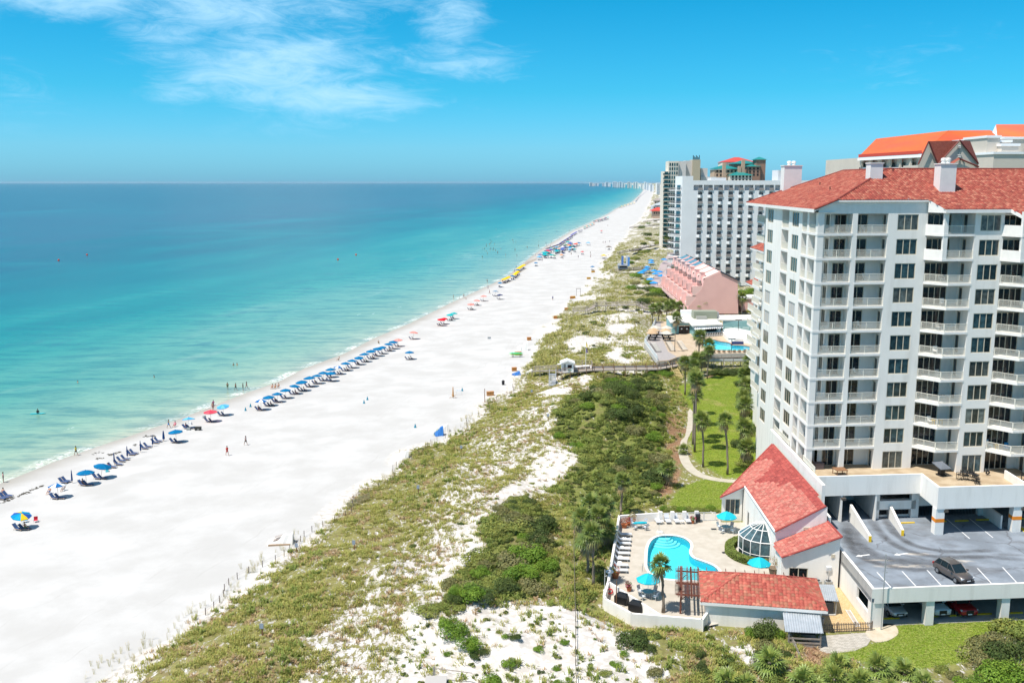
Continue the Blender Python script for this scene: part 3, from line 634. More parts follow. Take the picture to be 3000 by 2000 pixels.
for k in range(NF):
 z=zf_(k)
 if k>0:
  b1=slab_obj([(-.04,-.04),(4.55,-.04),(4.55,2.2),(2.3,2.2),(2.3,7.3),(-.04,7.3)],z)
  rail(b1,(.8,.12),(4.5,.12),z);rail(b1,(.12,4.0),(.12,.95),z);rail(b1,(.12,7.3),(.12,4.9),z)
  b2=slab_obj([(5.1,-.04),(9.1,-.04),(9.1,2.2),(5.1,2.2)],z);rail(b2,(5.15,.12),(9.1,.12),z)
  b3=slab_obj([(-.04,18),(-.04,14.2),(2.1,14.2),(2.1,18)],z);rail(b3,(.12,18),(.12,14.2),z)
 else:b1=b2=b3=tower
 if k>0:
  door(b1,2.8,2.2,z,1.6,2);door(b1,2.3,4.1,z,1.5,2,'left');door(b2,5.4,2.2,z,1.8,2);door(b2,9.1,1.7,z,1.0,1,'left',.06);door(b3,2.1,17.85,z,1.55,2,'left')
 else:
  door(tower,2.8,2.2,z,1.6,2);door(tower,5.4,2.2,z,1.8,2);door(tower,9.1,1.7,z,1.0,1,'left')
 for(ua,ub,vb,vf)in((14.3,19.4,1.3,-2.6),(23.2,28.3,-1.3,-5.2)):
  vw=vf+2.6
  if k>0:
   top=k>=9;c1=(ua+1.1,vf)if top else(ua+2.1,vf)
   b=slab_obj([(ua,vb),(ua-(.2 if top else 0),vw-.02),(c1[0],c1[1]-.05),(ub+.05,vf-.05),(ub+.05,vb)],z)
   if top:
    m=MB();d=(Vector((c1[0],c1[1],0))-Vector((ua-.2,vw,0))).normalized();nn=Vector((-d.y,d.x,0))*.18
    m.prism([(ua-.2,vw),(c1[0],c1[1]),(c1[0]+nn.x,c1[1]+nn.y),(ua-.2+nn.x,vw+nn.y)],z-.3,z+1.1,TU);obj('parapet',m,M_STUCCO2,b)
    m=MB();m.box(c1[0],c1[0]+.55,vf-.02,vf+.5,z,z+FH-.3,TU);obj('pillar',m,M_STUCCO2,b);rail(b,(c1[0]+.55,vf+.1),(ub,vf+.1),z)
   else:rail(b,(ua+.08,vw),(c1[0],vf+.08),z);rail(b,(c1[0],vf+.08),(ub,vf+.08),z)
  else:b=tower
  door(b,ua+.5,vb,z,3.2,4);door(b,ub,vb-.7,z,1.0,1,'left')
 if k>0 and k<NF: # balconies on the stepped seaward side
  for(va,vb_,uu,uf,kt)in((39.3,34.2,2.6,1.2,NF),(33.4,28.2,2.6,1.2,NF),(56,50.5,6,4.6,8),(47,41,6,4.6,8),(69,60,8.2,6.8,5)):
   if k>=kt:continue
   b=slab_obj([(uf,va),(uf,vb_),(uu,vb_),(uu,va)],z,.25);rail(b,(uf+.06,va),(uf+.06,vb_),z);rail(b,(uf+.06,vb_),(uu,vb_),z)
   door(b,uu,va-1.2,z,1.6,2,'left',-.03)
   # roof
RS=.41
def zl(u,v):return 45+RS*(u+.6)
def zfr(u,v):return 45+RS*(v+3.1)
def zrt(u,v):return 45+RS*(24.2-u)
def zbk(u,v):return 45+RS*(REAR-v)
def zbk2(u,v):return zfr(0,9.28)-RS*(v-9.28)
RID=9.28;RU=11.78;REAR=40.0;RE=REAR-12.4
planes=[('l',[(-.6,-.3),(2.2,-.3),(RU,RID),(RU,RE),(-.6,REAR)],zl,(0,1)),('f',[(2.2,-.3),(14.15,-.3),(15.3,-3.1),(23.7,-3.1),(24.9,-5.7),(36,-5.7),(36,RID),(RU,RID)],zfr,(1,0)),('r',[(RU,RID),(RU,RE),(24.2,REAR),(24.2,21.7)],zrt,(0,1)),('b',[(-.6,REAR),(RU,RE),(24.2,REAR)],zbk,(1,0)),('b2',[(RU,RID),(24.2,21.7),(36,21.7),(36,RID)],zbk2,(1,0))]
roof=MB();tl=MB()
for nm,poly,zf,e in planes:
 pts=[TU(p[0],p[1],zf(*p)-.02)for p in poly]
 nrm=sum((Vector(pts[i]).cross(Vector(pts[(i+1)%len(pts)]))for i in range(len(pts))),Vector())
 if nrm.z<0:pts.reverse()
 roof.slab(pts,.22,1,None,REDS[3])
 Pl=[TU(p[0],p[1],0)[:2]for p in poly]
 def zw(x,y,zf=zf):
  det=UX*VY-UY*VX;u=(x*VY-y*VX)/det;v=(UX*y-UY*x)/det;return zf(u,v)-TZ0
 ee=(UX,UY)if e==(1,0)else(VX,VY)
 if nm!='b2':tiles(tl,Pl,ee,zw,REDS,.36,.42,seed=len(poly))
def rc(a,b,za,zb):cap_tube(tl,TU(a[0],a[1],za+.05),TU(b[0],b[1],zb+.05),REDS[3],.15)
zr=45+RS*12.38
rc((RU,RID),(36,RID),zr,zr);rc((RU,RID),(RU,RE),zr,zr);rc((RU,RID),(2.2,-.3),zr,zfr(0,-.3));rc((RU,RE),(-.6,REAR),zr,45)
rc((-.6,-.3),(2.2,-.3),45,zfr(0,-.3))
# white fascia under the eaves
fa=roof
def fascia(a,b,za,zb,h=.42):
 p,q=Vector(TU(a[0],a[1],za)),Vector(TU(b[0],b[1],zb));d=(q-p);n_=Vector((d.y,-d.x,0)).normalized()*.06
 fa.add([p+n_,q+n_,q+n_-Vector((0,0,h)),p+n_-Vector((0,0,h)),p-n_,q-n_,q-n_-Vector((0,0,h)),p-n_-Vector((0,0,h))],[(0,3,2,1),(4,5,6,7),(0,1,5,4),(3,7,6,2)],1)
fascia((-.62,REAR),(-.62,-.32),45.02,45.02);fascia((15.3,-3.12),(23.7,-3.12),45.02,45.02);fascia((23.7,-3.12),(24.9,-5.72),45.02,43.9);fascia((24.9,-5.72),(36,-5.72),43.92,43.92)
# soffits and the raised wall behind the notch
so=roof;so.poly([TU(*p)for p in((-.6,-.2,44.62),(-.6,REAR,44.62),(2.2,REAR,44.62),(2.2,-.2,44.62))],1);so.poly([TU(*p)for p in((15.3,-3.1,44.62),(15.3,2,44.62),(28.3,2,44.62),(28.3,-3.1,44.62))],1)
so.poly([TU(*p)for p in((14.15,-.28,44.6),(15.3,-3.08,44.6),(15.3,-3.08,45.0),(14.15,-.28,46.15))],1)
ro=obj('roof',roof,[M_TILE,M_STUCCO2],tower)
obj('roof_tiles',tl,M_TILE,ro,kind='stuff')
def chimney(u0,u1,v0,v1,zb,zt,pots):
 m=MB();m.box(u0,u1,v0,v1,zb,zt,TU);m.box(u0-.1,u1+.1,v0-.1,v1+.1,zt,zt+.12,TU)
 for(pu,pv)in pots:p=TU(pu,pv,zt+.1);m.lathe([(.28,0),(.28,.35),(.36,.38),(.36,.62),(.2,.7),(0,.72)],10,p)
 obj('chimney',m,M_STUCCO2,ro)
chimney(8.5,10.2,6.0,7.8,47,50.75,[])
chimney(16.4,18.5,2.0,4.0,46,50.6,[(17,2.7),(17.8,3.2),(17.5,2.5)])
chimney(4.1,7.0,34,36.2,45.5,50.9,[(5.1,35),(5.9,35.2)])
m=MB()
for(u,v)in((12.5,8.5),(20,8.8),(RU,20),(5,12),(6.5,22)):
 zz_=min(zl(u,v),zfr(u,v),zrt(u,v)if u<13 else 99,45+RS*12.3);m.tube([TU(u,v,zz_-.1),TU(u,v,zz_+.45)],.07,6)
obj('vent_pipe',m,M_BLACK,ro)
# small roofs on the lower steps of the seaward side
for(v0,v1,u0,zb)in((40.2,57.6,4.3,36.4),(57.8,70.6,6.5,28.6)):
 tm=MB();zst=lambda u,v,u0=u0,zb=zb:zb+.4*(u-u0);poly=[(u0,v0),(u0,v1),(u0+7,v1),(u0+7,v0)]
 pts=[TU(p[0],p[1],zst(*p)-.03)for p in poly];pts.reverse();sm=MB();sm.slab(pts,.3,0);so_=obj('lower_roof',sm,M_STUCCO2,tower)
 def zw2(x,y,zst=zst):
  det=UX*VY-UY*VX;u=(x*VY-y*VX)/det;v=(UX*y-UY*x)/det;return zst(u,v)-TZ0
 tiles(tm,[TU(p[0],p[1],0)[:2]for p in poly],(VX,VY),zw2,REDS,.4,.45);obj('roof_tiles',tm,M_TILE,so_,kind='stuff')
for(u,z)in((2.1,45.75),(11.4,45.9)):
 m=MB();p=TU(u,-.06,z);m.box(0,.42,-.05,.05,0,.42);obj('louvre_vent',m,M_INNER,tower,p,RZU)
 # ------------------------------------------------------------------ the garage and terrace in front of the tower
GO=TWs(-.6,-28.1,TZ0);garage=thing('parking_garage','white two level parking garage with roof deck below the condominium terrace','parking garage',(GO.x,GO.y,GO.z))
def TG(u,v,z):p=TWs(u,v,z);return(p.x-GO.x,p.y-GO.y,p.z-GO.z)
DZ=6.3
def gbox(name,boxes,m,parent=garage,label=None):
 b=MB()
 for q in boxes:b.box(*q,T=TG)
 return obj(name,b,m,parent,label=label)
def asphalt():
 m,n,l,b=new_mat('deck_asphalt');b.inputs['Roughness'].default_value=.75;b.inputs['Specular IOR Level'].default_value=.3
 g=n.new('ShaderNodeNewGeometry')
 def noise(sc,det=6,ro=.6,st=(1,1,1),rot=0,dist=0):
  mp=n.new('ShaderNodeMapping');mp.inputs['Scale'].default_value=st;mp.inputs['Rotation'].default_value=(0,0,rot);l.new(g.outputs['Position'],mp.inputs[0]);t=n.new('ShaderNodeTexNoise');t.inputs['Scale'].default_value=sc;t.inputs['Detail'].default_value=det;t.inputs['Roughness'].default_value=ro;t.inputs['Distortion'].default_value=dist;l.new(mp.outputs[0],t.inputs['Vector']);return t.outputs[0]
 def step(v,a,c,lo=0,hi=1):q=n.new('ShaderNodeMapRange');q.interpolation_type='SMOOTHSTEP';l.new(v,q.inputs[0]);q.inputs[1].default_value=a;q.inputs[2].default_value=c;q.inputs[3].default_value=lo;q.inputs[4].default_value=hi;return q.outputs[0]
 def mix(f,a,c):
  q=n.new('ShaderNodeMix');q.data_type='RGBA';l.new(f,q.inputs['Factor'])
  for nm,x in(('A',a),('B',c)):
   if isinstance(x,tuple):q.inputs[nm].default_value=(*x,1)
   else:l.new(x,q.inputs[nm])
  return q.outputs['Result']
 def mul(a,c):q=n.new('ShaderNodeMath');q.operation='MULTIPLY';l.new(a,q.inputs[0]);(l.new(c,q.inputs[1])if not isinstance(c,float)else setattr(q.inputs[1],'default_value',c));return q.outputs[0]
 col=mix(step(noise(.3,7),.35,.68),(.17,.195,.225),(.25,.285,.33));col=mix(mul(step(noise(.22,5,.6,(1,2.2,1),.3),.5,.7),.55),col,(.11,.108,.112))
 # scuffed patches where the coating has gone
 sx=n.new('ShaderNodeSeparateXYZ');l.new(g.outputs['Position'],sx.inputs[0])
 ring=n.new('ShaderNodeMapRange');ring.interpolation_type='SMOOTHSTEP'
 def blob(x,y,rx,ry):
  q=n.new('ShaderNodeVectorMath');q.operation='SUBTRACT';l.new(g.outputs['Position'],q.inputs[0]);q.inputs[1].default_value=(x,y,DZ);s=n.new('ShaderNodeVectorMath');s.operation='MULTIPLY';l.new(q.outputs[0],s.inputs[0]);s.inputs[1].default_value=(1/rx,1/ry,0);ln=n.new('ShaderNodeVectorMath');ln.operation='LENGTH';l.new(s.outputs[0],ln.inputs[0]);return step(ln.outputs['Value'],.35,1.05,1,0)
 for(px,py,rx,ry)in((2650,1657,4.2,.7),(2690,1622,2.2,.5),(2795,1643,2.6,.7),(2575,1640,2,.4)):
  p=P(px,py,DZ);col=mix(mul(blob(p.x,p.y,rx,ry),step(noise(1.3,8,.7,(.6,2,1)),.42,.52)),col,(.50,.46,.41))
  # tyre tracks down the ramps: bands curving with the drive
 c=P(2700,1470,DZ)
 vd=n.new('ShaderNodeTexVoronoi');vd.feature='DISTANCE_TO_EDGE';vd.inputs['Scale'].default_value=.22
 mp=n.new('ShaderNodeMapping');l.new(g.outputs['Position'],mp.inputs[0]);t=n.new('ShaderNodeTexNoise');t.inputs['Scale'].default_value=.9;l.new(g.outputs['Position'],t.inputs['Vector'])
 ad=n.new('ShaderNodeMix');ad.data_type='VECTOR';ad.inputs['Factor'].default_value=.5;l.new(g.outputs['Position'],ad.inputs['A']);l.new(t.outputs['Color'],ad.inputs['B']);l.new(ad.outputs['Result'],vd.inputs['Vector'])
 col=mix(mul(mul(step(vd.outputs['Distance'],.004,.014,1,0),step(noise(.4,3),.42,.55)),.6),col,(.09,.09,.1))
 l.new(col,b.inputs['Base Color']);return m
M_ASPH=asphalt()
d=MB();d.prism([(-.6,-28.0),(36,-28.0),(36,4),(-.6,4)],DZ-.45,DZ,TG);obj('deck',d,M_ASPH,garage)
d=MB();d.prism([(-.6,-27.6),(36,-27.6),(36,4),(-.6,4)],3.0,3.06,TG);obj('lower_floor',d,M_CONC,garage)
# tyre-darkened drive lanes: thin worn films on the deck
def lane(pts,w0,name='tyre_track'):
 m=MB();pl=[P(a,b,DZ+.006)for a,b in pts];L=[];Rr=[]
 # smooth
 q=[]
 for i in range(len(pl)-1):
  for s in range(6):
   t=s/6;p0,p1,p2,p3=pl[max(i-1,0)],pl[i],pl[i+1],pl[min(i+2,len(pl)-1)]
   q.append(.5*((2*p1)+(p2-p0)*t+(2*p0-5*p1+4*p2-p3)*t*t+(3*p1-p0-3*p2+p3)*t**3))
 q.append(pl[-1]);n_=len(q)
 for i,p in enumerate(q):
  dd=(q[min(i+1,n_-1)]-q[max(i-1,0)]);nn=Vector((-dd.y,dd.x,0)).normalized();L.append(p+nn*w0/2);Rr.append(p-nn*w0/2)
 vs=[tuple(a-GO)for a in L]+[tuple(a-GO)for a in Rr];me=bpy.data.meshes.new(name);me.from_pydata(vs,[],[(i,n_+i,n_+i+1,i+1)for i in range(n_-1)]);me.update()
 ed=[1.]*0;attr_f(me,'across',[0.]*n_+[1.]*n_)
 attr_f(me,'along',[i/(n_-1)for i in range(n_)]*2);return obj(name,me,TRACK,garage)
def track_mat():
 m,n,l,b=new_mat('tyre_track');a=n.new('ShaderNodeAttribute');a.attribute_name='across';a2=n.new('ShaderNodeAttribute');a2.attribute_name='along'
 b.inputs['Base Color'].default_value=(.075,.072,.075,1);b.inputs['Roughness'].default_value=.8
 def M(op,x,y):
  q=n.new('ShaderNodeMath');q.operation=op
  for i,v in enumerate((x,y)):
   if isinstance(v,(int,float)):q.inputs[i].default_value=v
   else:l.new(v,q.inputs[i])
  return q.outputs[0]
 def bump_(v,k):return M('POWER',M('MULTIPLY',M('MULTIPLY',v,M('SUBTRACT',1.0,v)),4.0),k)
 g=n.new('ShaderNodeNewGeometry');t=n.new('ShaderNodeTexNoise');t.inputs['Scale'].default_value=.8;t.inputs['Detail'].default_value=5;l.new(g.outputs['Position'],t.inputs['Vector'])
 f=M('MULTIPLY',M('MULTIPLY',bump_(a.outputs['Fac'],1.3),bump_(a2.outputs['Fac'],.4)),M('MULTIPLY',t.outputs[0],.85))
 l.new(f,b.inputs['Alpha']);return m
TRACK=track_mat()
lane([(2492,1530),(2495,1570),(2530,1610),(2610,1640),(2720,1650),(2820,1640)],2.8);lane([(2480,1545),(2490,1600),(2545,1640),(2650,1665),(2760,1665)],1.6)
lane([(2545,1500),(2570,1550),(2630,1600),(2740,1630),(2880,1630),(3010,1640)],1.5);lane([(2585,1505),(2620,1560),(2690,1600),(2800,1615),(2930,1610)],1.4)
# painted bay lines and wheel stops
for x in[2614+73.6*i for i in range(-1,6)]:
 a,b_=P(x-45,1675-(x-2614)*.04,DZ),P(x+4,1728-(x-2614)*.04,DZ)
 dd=(b_-a).normalized();nn=Vector((-dd.y,dd.x,0))*.055;m=MB()
 vs=[a+nn,a-nn,b_-nn,b_+nn];m.add([(q.x-GO.x,q.y-GO.y,DZ+.008-GO.z)for q in vs],[(0,1,2,3)]);obj('bay_line',m,M_LINE,garage)
for(x0,y0,x1,y1)in((2774,1520,2841,1577),(2840,1518,2909,1574),(2990,1545,3040,1580)):
 a,b_=P(x0,y0,DZ),P(x1,y1,DZ);dd=(b_-a).normalized();nn=Vector((-dd.y,dd.x,0))*.055;m=MB();m.add([(q.x-GO.x,q.y-GO.y,DZ+.008-GO.z)for q in(a+nn,a-nn,b_-nn,b_+nn)],[(0,1,2,3)]);obj('bay_line',m,M_LINE,garage)
ws=MB();ws.prism([(-.9,-.09),(.9,-.09),(.86,.09),(-.86,.09)],0,.14);wsm=ws.mesh('wheel_stop');wsm.materials.append(M_YEL)
for(px,py,z)in((2659,1532,DZ),(2752,1528,DZ),(2817,1526,DZ),(2879,1523,DZ),(2995,1520,DZ),(2610,1812,3.06),(2725,1806,3.06),(2803,1803,3.06),(2881,1799,3.06),(2972,1796,3.06)):
 p=P(px,py,z);obj('wheel_stop',wsm,None,garage,(p.x-GO.x,p.y-GO.y,z-GO.z),RZU)
for(px,py)in((2528,1626),(2640,1622)): # white lane arrows
 p=P(px,py,DZ+.012);m=MB();m.add([(-.9,-.12,0),(.3,-.12,0),(.3,-.35,0),(1.0,0,0),(.3,.35,0),(.3,.12,0),(-.9,.12,0)],[(0,1,2,3,4,5,6)]);obj('lane_arrow',m,M_LINE,garage,(p.x-GO.x,p.y-GO.y,p.z-GO.z),math.pi+.3)
 # walls
panelw=MB()
panel(panelw,(-.6,-9.0),(-.6,-28.1),3.0,7.35,[(14.6,18.2,4.4,5.75)],.25,TG)
panelw.box(-.6,-.3,-28.1,-12.5,6.3,7.352,TG);panelw.box(-.602,-.25,-12.5,-9.5,3,9.4,TG);panelw.box(-.61,-.2,-9.5,17,3,12.35,TG)
panelw.box(-.3,36,-28.1,-27.85,5.75,7.35,TG)
panelw.box(-.35,13.5,-6.05,-5.8,9.75,12.3,TG);panelw.box(13.25,13.5,-11.4,-6.05,9.55,12.3,TG);panelw.box(13.5,36,-11.4,-11.15,9.55,12.3,TG)
panelw.box(24.6,24.8,-11.15,-5.3,11.2,12.25,TG)
obj('parapet_wall',panelw,M_STUCCO,garage)
t=MB();t.prism([(-.2,-5.8),(13.5,-5.8),(13.5,-11.15),(36,-11.15),(36,2),(9,2.2),(2.3,2.2),(2.3,17),(-.2,17)],10.7,11.2,TG);obj('terrace_floor',t,M_TAN,garage)
for u in(.25,5.7,13.9,22.1,30.3):gbox('column',[(u-.35 if u>1 else-.55,u+.55,-27.98,-27.0,3.06,5.86)],M_STUCCO)
for u in(13.75,23.6):
 c_=gbox('column',[(u-.55,u+.55,-11.3,-10.2,DZ,9.55)],M_STUCCO);gbox('orange_band',[(u-.56,u+.56,-11.31,-10.19,DZ+1.55,DZ+2.0)],M_ORANGE,c_)
 # under the terrace: ramps, low walls, dark bays
gbox('lower_back_wall',[(-.3,36,-13,-12.8,3.06,5.8)],M_CONC)
bw=MB()
bw.box(7.9,13.2,-4.6,-4.4,DZ,DZ+.25,TG);bw.box(7.9,13.2,-5.2,-4.4,DZ+1.15,DZ+2.3,TG);bw.box(7.6,8.4,-5.2,-4.4,DZ,10.7,TG);bw.box(12.6,13.6,-5.2,-4.4,DZ,10.7,TG)
bw.box(13.6,36,-4.6,-4.4,DZ+1.3,DZ+2.9,TG);bw.box(21.6,22.2,-5.2,-4.4,DZ,10.7,TG);bw.box(22.2,22.4,-10,-4.4,DZ,DZ+1.7,TG)
bw.box(3.0,3.25,-6,3,DZ,10.7,TG);bw.box(7.5,7.7,-6,3,DZ,10.7,TG)
obj('back_wall',bw,M_STUCCO,garage);gbox('dark_bay',[(-.3,36,3.2,3.4,DZ,10.7),(-.3,36,-4.3,3.2,10.5,10.7),(7.75,36,.0,.1,DZ,10.7)],M_DARK)  # near-black back panels and ceiling painted in for the shade within
gr=MB()
for i in range(20):gr.box(8.5+i*.2,8.56+i*.2,-4.55,-4.5,DZ+.25,DZ+1.15,TG)
for i in range(40):gr.box(13.9+i*.2,13.95+i*.2,-4.55,-4.5,DZ,DZ+1.3,TG)
obj('grating',gr,M_BLACK,garage)
def low_wall(px0,py0,px1,py1,h0,h1):
 a,b_=P(px0,py0,DZ),P(px1,py1,DZ);dd=(b_-a).normalized();nn=Vector((-dd.y,dd.x,0))*.14;m=MB();V=[]
 for p,h in((a,h0),(b_,h1)):
  for s in(1,-1):
   for z in(0,h):q=p+nn*s;V.append((q.x-GO.x,q.y-GO.y,DZ+z-GO.z))
 m.add(V,[(0,4,5,1),(2,3,7,6),(1,5,7,3),(4,6,7,5),(0,1,3,2)]);o=obj('ramp_wall',m,M_STUCCO,garage)
 q=b_+dd*.03;e=MB();e.add([(q.x+nn.x*s*1.05-GO.x,q.y+nn.y*s*1.05-GO.y,DZ+z-GO.z)for s in(1,-1)for z in(0,h1)]+[(b_.x-dd.x*.12+nn.x*s*1.05-GO.x,b_.y-dd.y*.12+nn.y*s*1.05-GO.y,DZ+z-GO.z)for s in(1,-1)for z in(0,h1+.01)],[(0,2,3,1),(0,1,5,4),(2,6,7,3),(1,3,7,5)]);obj('yellow_end',e,M_YEL,o)
low_wall(2490,1525,2549,1587,2.2,.75);low_wall(2598,1507,2644,1569,2.0,.75)
for u,z,v in((14.4,9.4,-11.0),(24.2,9.4,-11.0),(3.2,9.6,-6.2)):
 m=MB();m.box(-.25,.25,-.45,0,-.28,0);obj('flood_lamp',m,mat('lamp_bronze',(.09,.075,.06),.5),garage,TG(u,v,z),RZU)
 # terrace railing on the left edge
for(v0,v1)in((1.0,-4.6),(17,8)):
 A,B=TG(-.1,v0,12.35),TG(-.1,v1,12.35);dd=Vector(B)-Vector(A);obj('railing',rail_mesh(round(dd.length,2),.75),None,garage,A,math.atan2(dd.y,dd.x))
 # the lit yellow hatched island at the right edge
gbox('hatched_island',[(24.6,27,-13.0,-9.5,DZ,DZ+.012)],mat('hatch',(.75,.50,.03),.7,(.72,.70,.66),.9,stretch=(1,1,1),lo=.48,hi=.52))
# ------------------------------------------------------------------ plants
M_LEAF=cattr_mat('leaves',.7,.25,val=1.32,trans=.3)
M_FROND=cattr_mat('frond',.5,.4,trans=.22)
M_BARK=mat('palm_bark',(.17,.135,.10),.9,(.28,.235,.185),6,.6,stretch=(1,1,5))
M_TWIG=mat('twig',(.12,.09,.065),.9)
def jit(c,r,s=.18):f=1+(r.random()*2-1)*s;g=(r.random()*2-1)*s*.35;return(max(0,c[0]*(f+g)),max(0,c[1]*f),max(0,c[2]*(f-g)))
def fan_frond(mb,base,az,el,L,col,r,droop=.35,n=11):
 """one fan leaf: stalk, then blades spread from its end"""
 d=Vector((math.cos(az)*math.cos(el),math.sin(az)*math.cos(el),math.sin(el)));side=Vector((-math.sin(az),math.cos(az),0));up=d.cross(side)*-1
 if up.z<0:up=-up
 pl=L*.42;hub=base+d*pl-Vector((0,0,pl*.12));mb.tube([base,base+d*pl*.5,hub],.025,3,.018,col=tuple(c*.9 for c in col),caps=False)
 for k in range(n):
  a=(k/(n-1)-.5)*R(205);ln=L*.62*(1-.25*abs(a)/R(102))*(.9+.2*r.random())
  dd=(d*math.cos(a)+side*math.sin(a)).normalized();w=ln*.075;s2=dd.cross(up).normalized()*w
  fold=up*(-.12*abs(math.sin(a))*ln)
  p1=hub+dd*ln*.55+fold*.4-Vector((0,0,droop*ln*.12));p2=hub+dd*ln*(.97)+fold-Vector((0,0,droop*ln*(.45+.3*r.random())))
  c=jit(col,r,.14)
  mb.add([hub-s2*.35,hub+s2*.35,p1+s2,p1-s2,p2],[(0,1,2,3),(3,2,4)],0,c)
GREENP=(.15,.205,.045)
def palm_crown(seed,Lc=1.75,n=34,dead=5,bright=1.0,mesh=True,frond_objs=None):
 r=random.Random(seed);mb=MB()
 for i in range(n):
  t=i/(n-1);az=i*2.399963+r.random()*.35;el=R(82-122*t**.85+r.uniform(-9,9));c=GREENP
  if t<.2:c=(.22,.26,.06)
  if t>.8:c=(.18,.185,.05)
  if i>=n-dead:c=(.36,.27,.15);el=R(-62+r.uniform(-14,8))
  c=tuple(v*bright for v in c)
  m=mb if frond_objs is None else MB()
  fan_frond(m,Vector((0,0,.12*(1-t))),az,el,Lc*(.85+.3*r.random()),jit(c,r,.2),r,.25+.5*t)
  if frond_objs is not None:frond_objs.append(m)
 return mb
def trunk_mesh(h,r0,r1,lean,seed):
 r=random.Random(seed);pts=[];n=7
 for i in range(n+1):
  t=i/n;pts.append((lean[0]*t*t+.05*r.uniform(-1,1)*(0<i<n),lean[1]*t*t+.05*r.uniform(-1,1)*(0<i<n),h*t))
 m=MB();m.smooth=True;m.tube(pts,[r0*1.25 if i==0 else r0+(r1-r0)*i/n+(.05 if i>=n-1 else 0)for i in range(n+1)],8);return m,pts[-1]
_crowns={}
def palm(px,py,h,label,name='sabal_palm',Lc=1.75,seed=0,lean=(.15,.0),group=None,dense=34,dead=5,z=None,fronds=False,r0=.17,bright=1.0,pos=None):
 p=pos if pos is not None else(G(px,py)if z is None else P(px,py,z));th=thing(name,label,'palm tree',p,0,group)
 tm,top=trunk_mesh(h,r0,r0*.85,lean,seed);obj('trunk',tm,M_BARK,th)
 if fronds:
  L=[];palm_crown(seed,Lc,dense,dead,bright,frond_objs=L)
  for m in L:obj('frond',m,M_FROND,th,top)
 else:
  key=(seed%6,Lc,dense,dead,bright)
  if key not in _crowns:_crowns[key]=palm_crown(seed%6,Lc,dense,dead,bright).mesh('crown');_crowns[key].materials.append(M_FROND)
  obj('crown',_crowns[key],None,th,top,(seed*1.7)%6.28)
 return th
def bush_mesh(seed,rx,ry,rz,n,cols,leaf=.16,lobes=7,flat=.0):
 r=random.Random(seed);mb=MB();L=[(Vector((0,0,rz*.45)),.75)]
 for i in range(lobes):
  a=r.random()*6.283;q=.35+.4*r.random();L.append((Vector((math.cos(a)*rx*q,math.sin(a)*ry*q,rz*(.25+.45*r.random()))),.34+.24*r.random()))
 lc=[jit(r.choice(cols),r,.12)for _ in L]
 for i in range(n):
  k=r.randrange(len(L));c,s=L[k]
  u=r.uniform(-.35,1);a=r.random()*6.283;q=math.sqrt(max(0,1-u*u));d=Vector((q*math.cos(a),q*math.sin(a),u));rad=s*(.82+.26*r.random()**.7)
  p=c+Vector((d.x*rx*rad,d.y*ry*rad,d.z*rz*rad*.95))
  if p.z<.02:p.z=.02+.1*r.random()
  nrm=(d+Vector((r.uniform(-.7,.7),r.uniform(-.7,.7),r.uniform(-.3,.9)))).normalized();t=nrm.orthogonal().normalized();t=Matrix.Rotation(r.random()*6.283,3,nrm)@t;b=nrm.cross(t);s_=leaf*r.uniform(.6,1.35)
  cc=jit(lc[k],r,.28)
  mb.add([p-t*s_*.5,p+b*s_*.32,p+t*s_*.62,p-b*s_*.32],[(0,1,2,3)],0,cc)
 return mb
DKG=[(.062,.092,.022),(.08,.11,.026),(.055,.078,.022)];OLV=[(.18,.20,.045),(.205,.22,.055),(.15,.18,.04)];BRG=[(.12,.20,.02),(.145,.225,.028),(.10,.17,.02)];GRY=[(.165,.16,.06),(.19,.18,.08),(.145,.145,.055)]
BUSH={}
for i in range(4):
 for nm,cols,n,sz in(('dark',DKG,1500,(1.0,1.0,.8)),('olive',OLV,1300,(1.0,1.0,.6)),('bright',BRG,1500,(1.0,1.0,.85)),('grey',GRY,1300,(1,1,.6))):
  m=bush_mesh(i*7+len(nm),*sz,int(n*1.8),cols,.105,9).mesh('foliage');m.materials.append(M_LEAF);BUSH[(nm,i)]=m
 m=bush_mesh(60+i,1,1,.5,420,DKG+OLV,.24,4).mesh('foliage');m.materials.append(M_LEAF);BUSH[('low',i)]=m
stem_m=MB()
for k in range(5):a=k*1.26;stem_m.tube([(0,0,-.1),(.25*math.cos(a),.25*math.sin(a),.35)],.035,4,.015)
STEM=stem_m.mesh('stem');STEM.materials.append(M_TWIG)
def bush(p,s,kind,label,group=None,name='dune_shrub',cat='shrub',sz=1.0,seed=None,parts=True):
 seed=random.randrange(4)if seed is None else seed;me=BUSH[(kind,seed%4)]
 if parts and s>.9:
  t=thing(name,label,cat,p,random.random()*6.28,group);f=obj('foliage',me,None,t);f.scale=(s,s,s*sz);q=obj('stem',STEM,None,t);q.scale=(s,)*3;return t
 o=obj(name,me,None,None,p,random.random()*6.28);o.scale=(s,s,s*sz);return tag(o,label,cat,group)
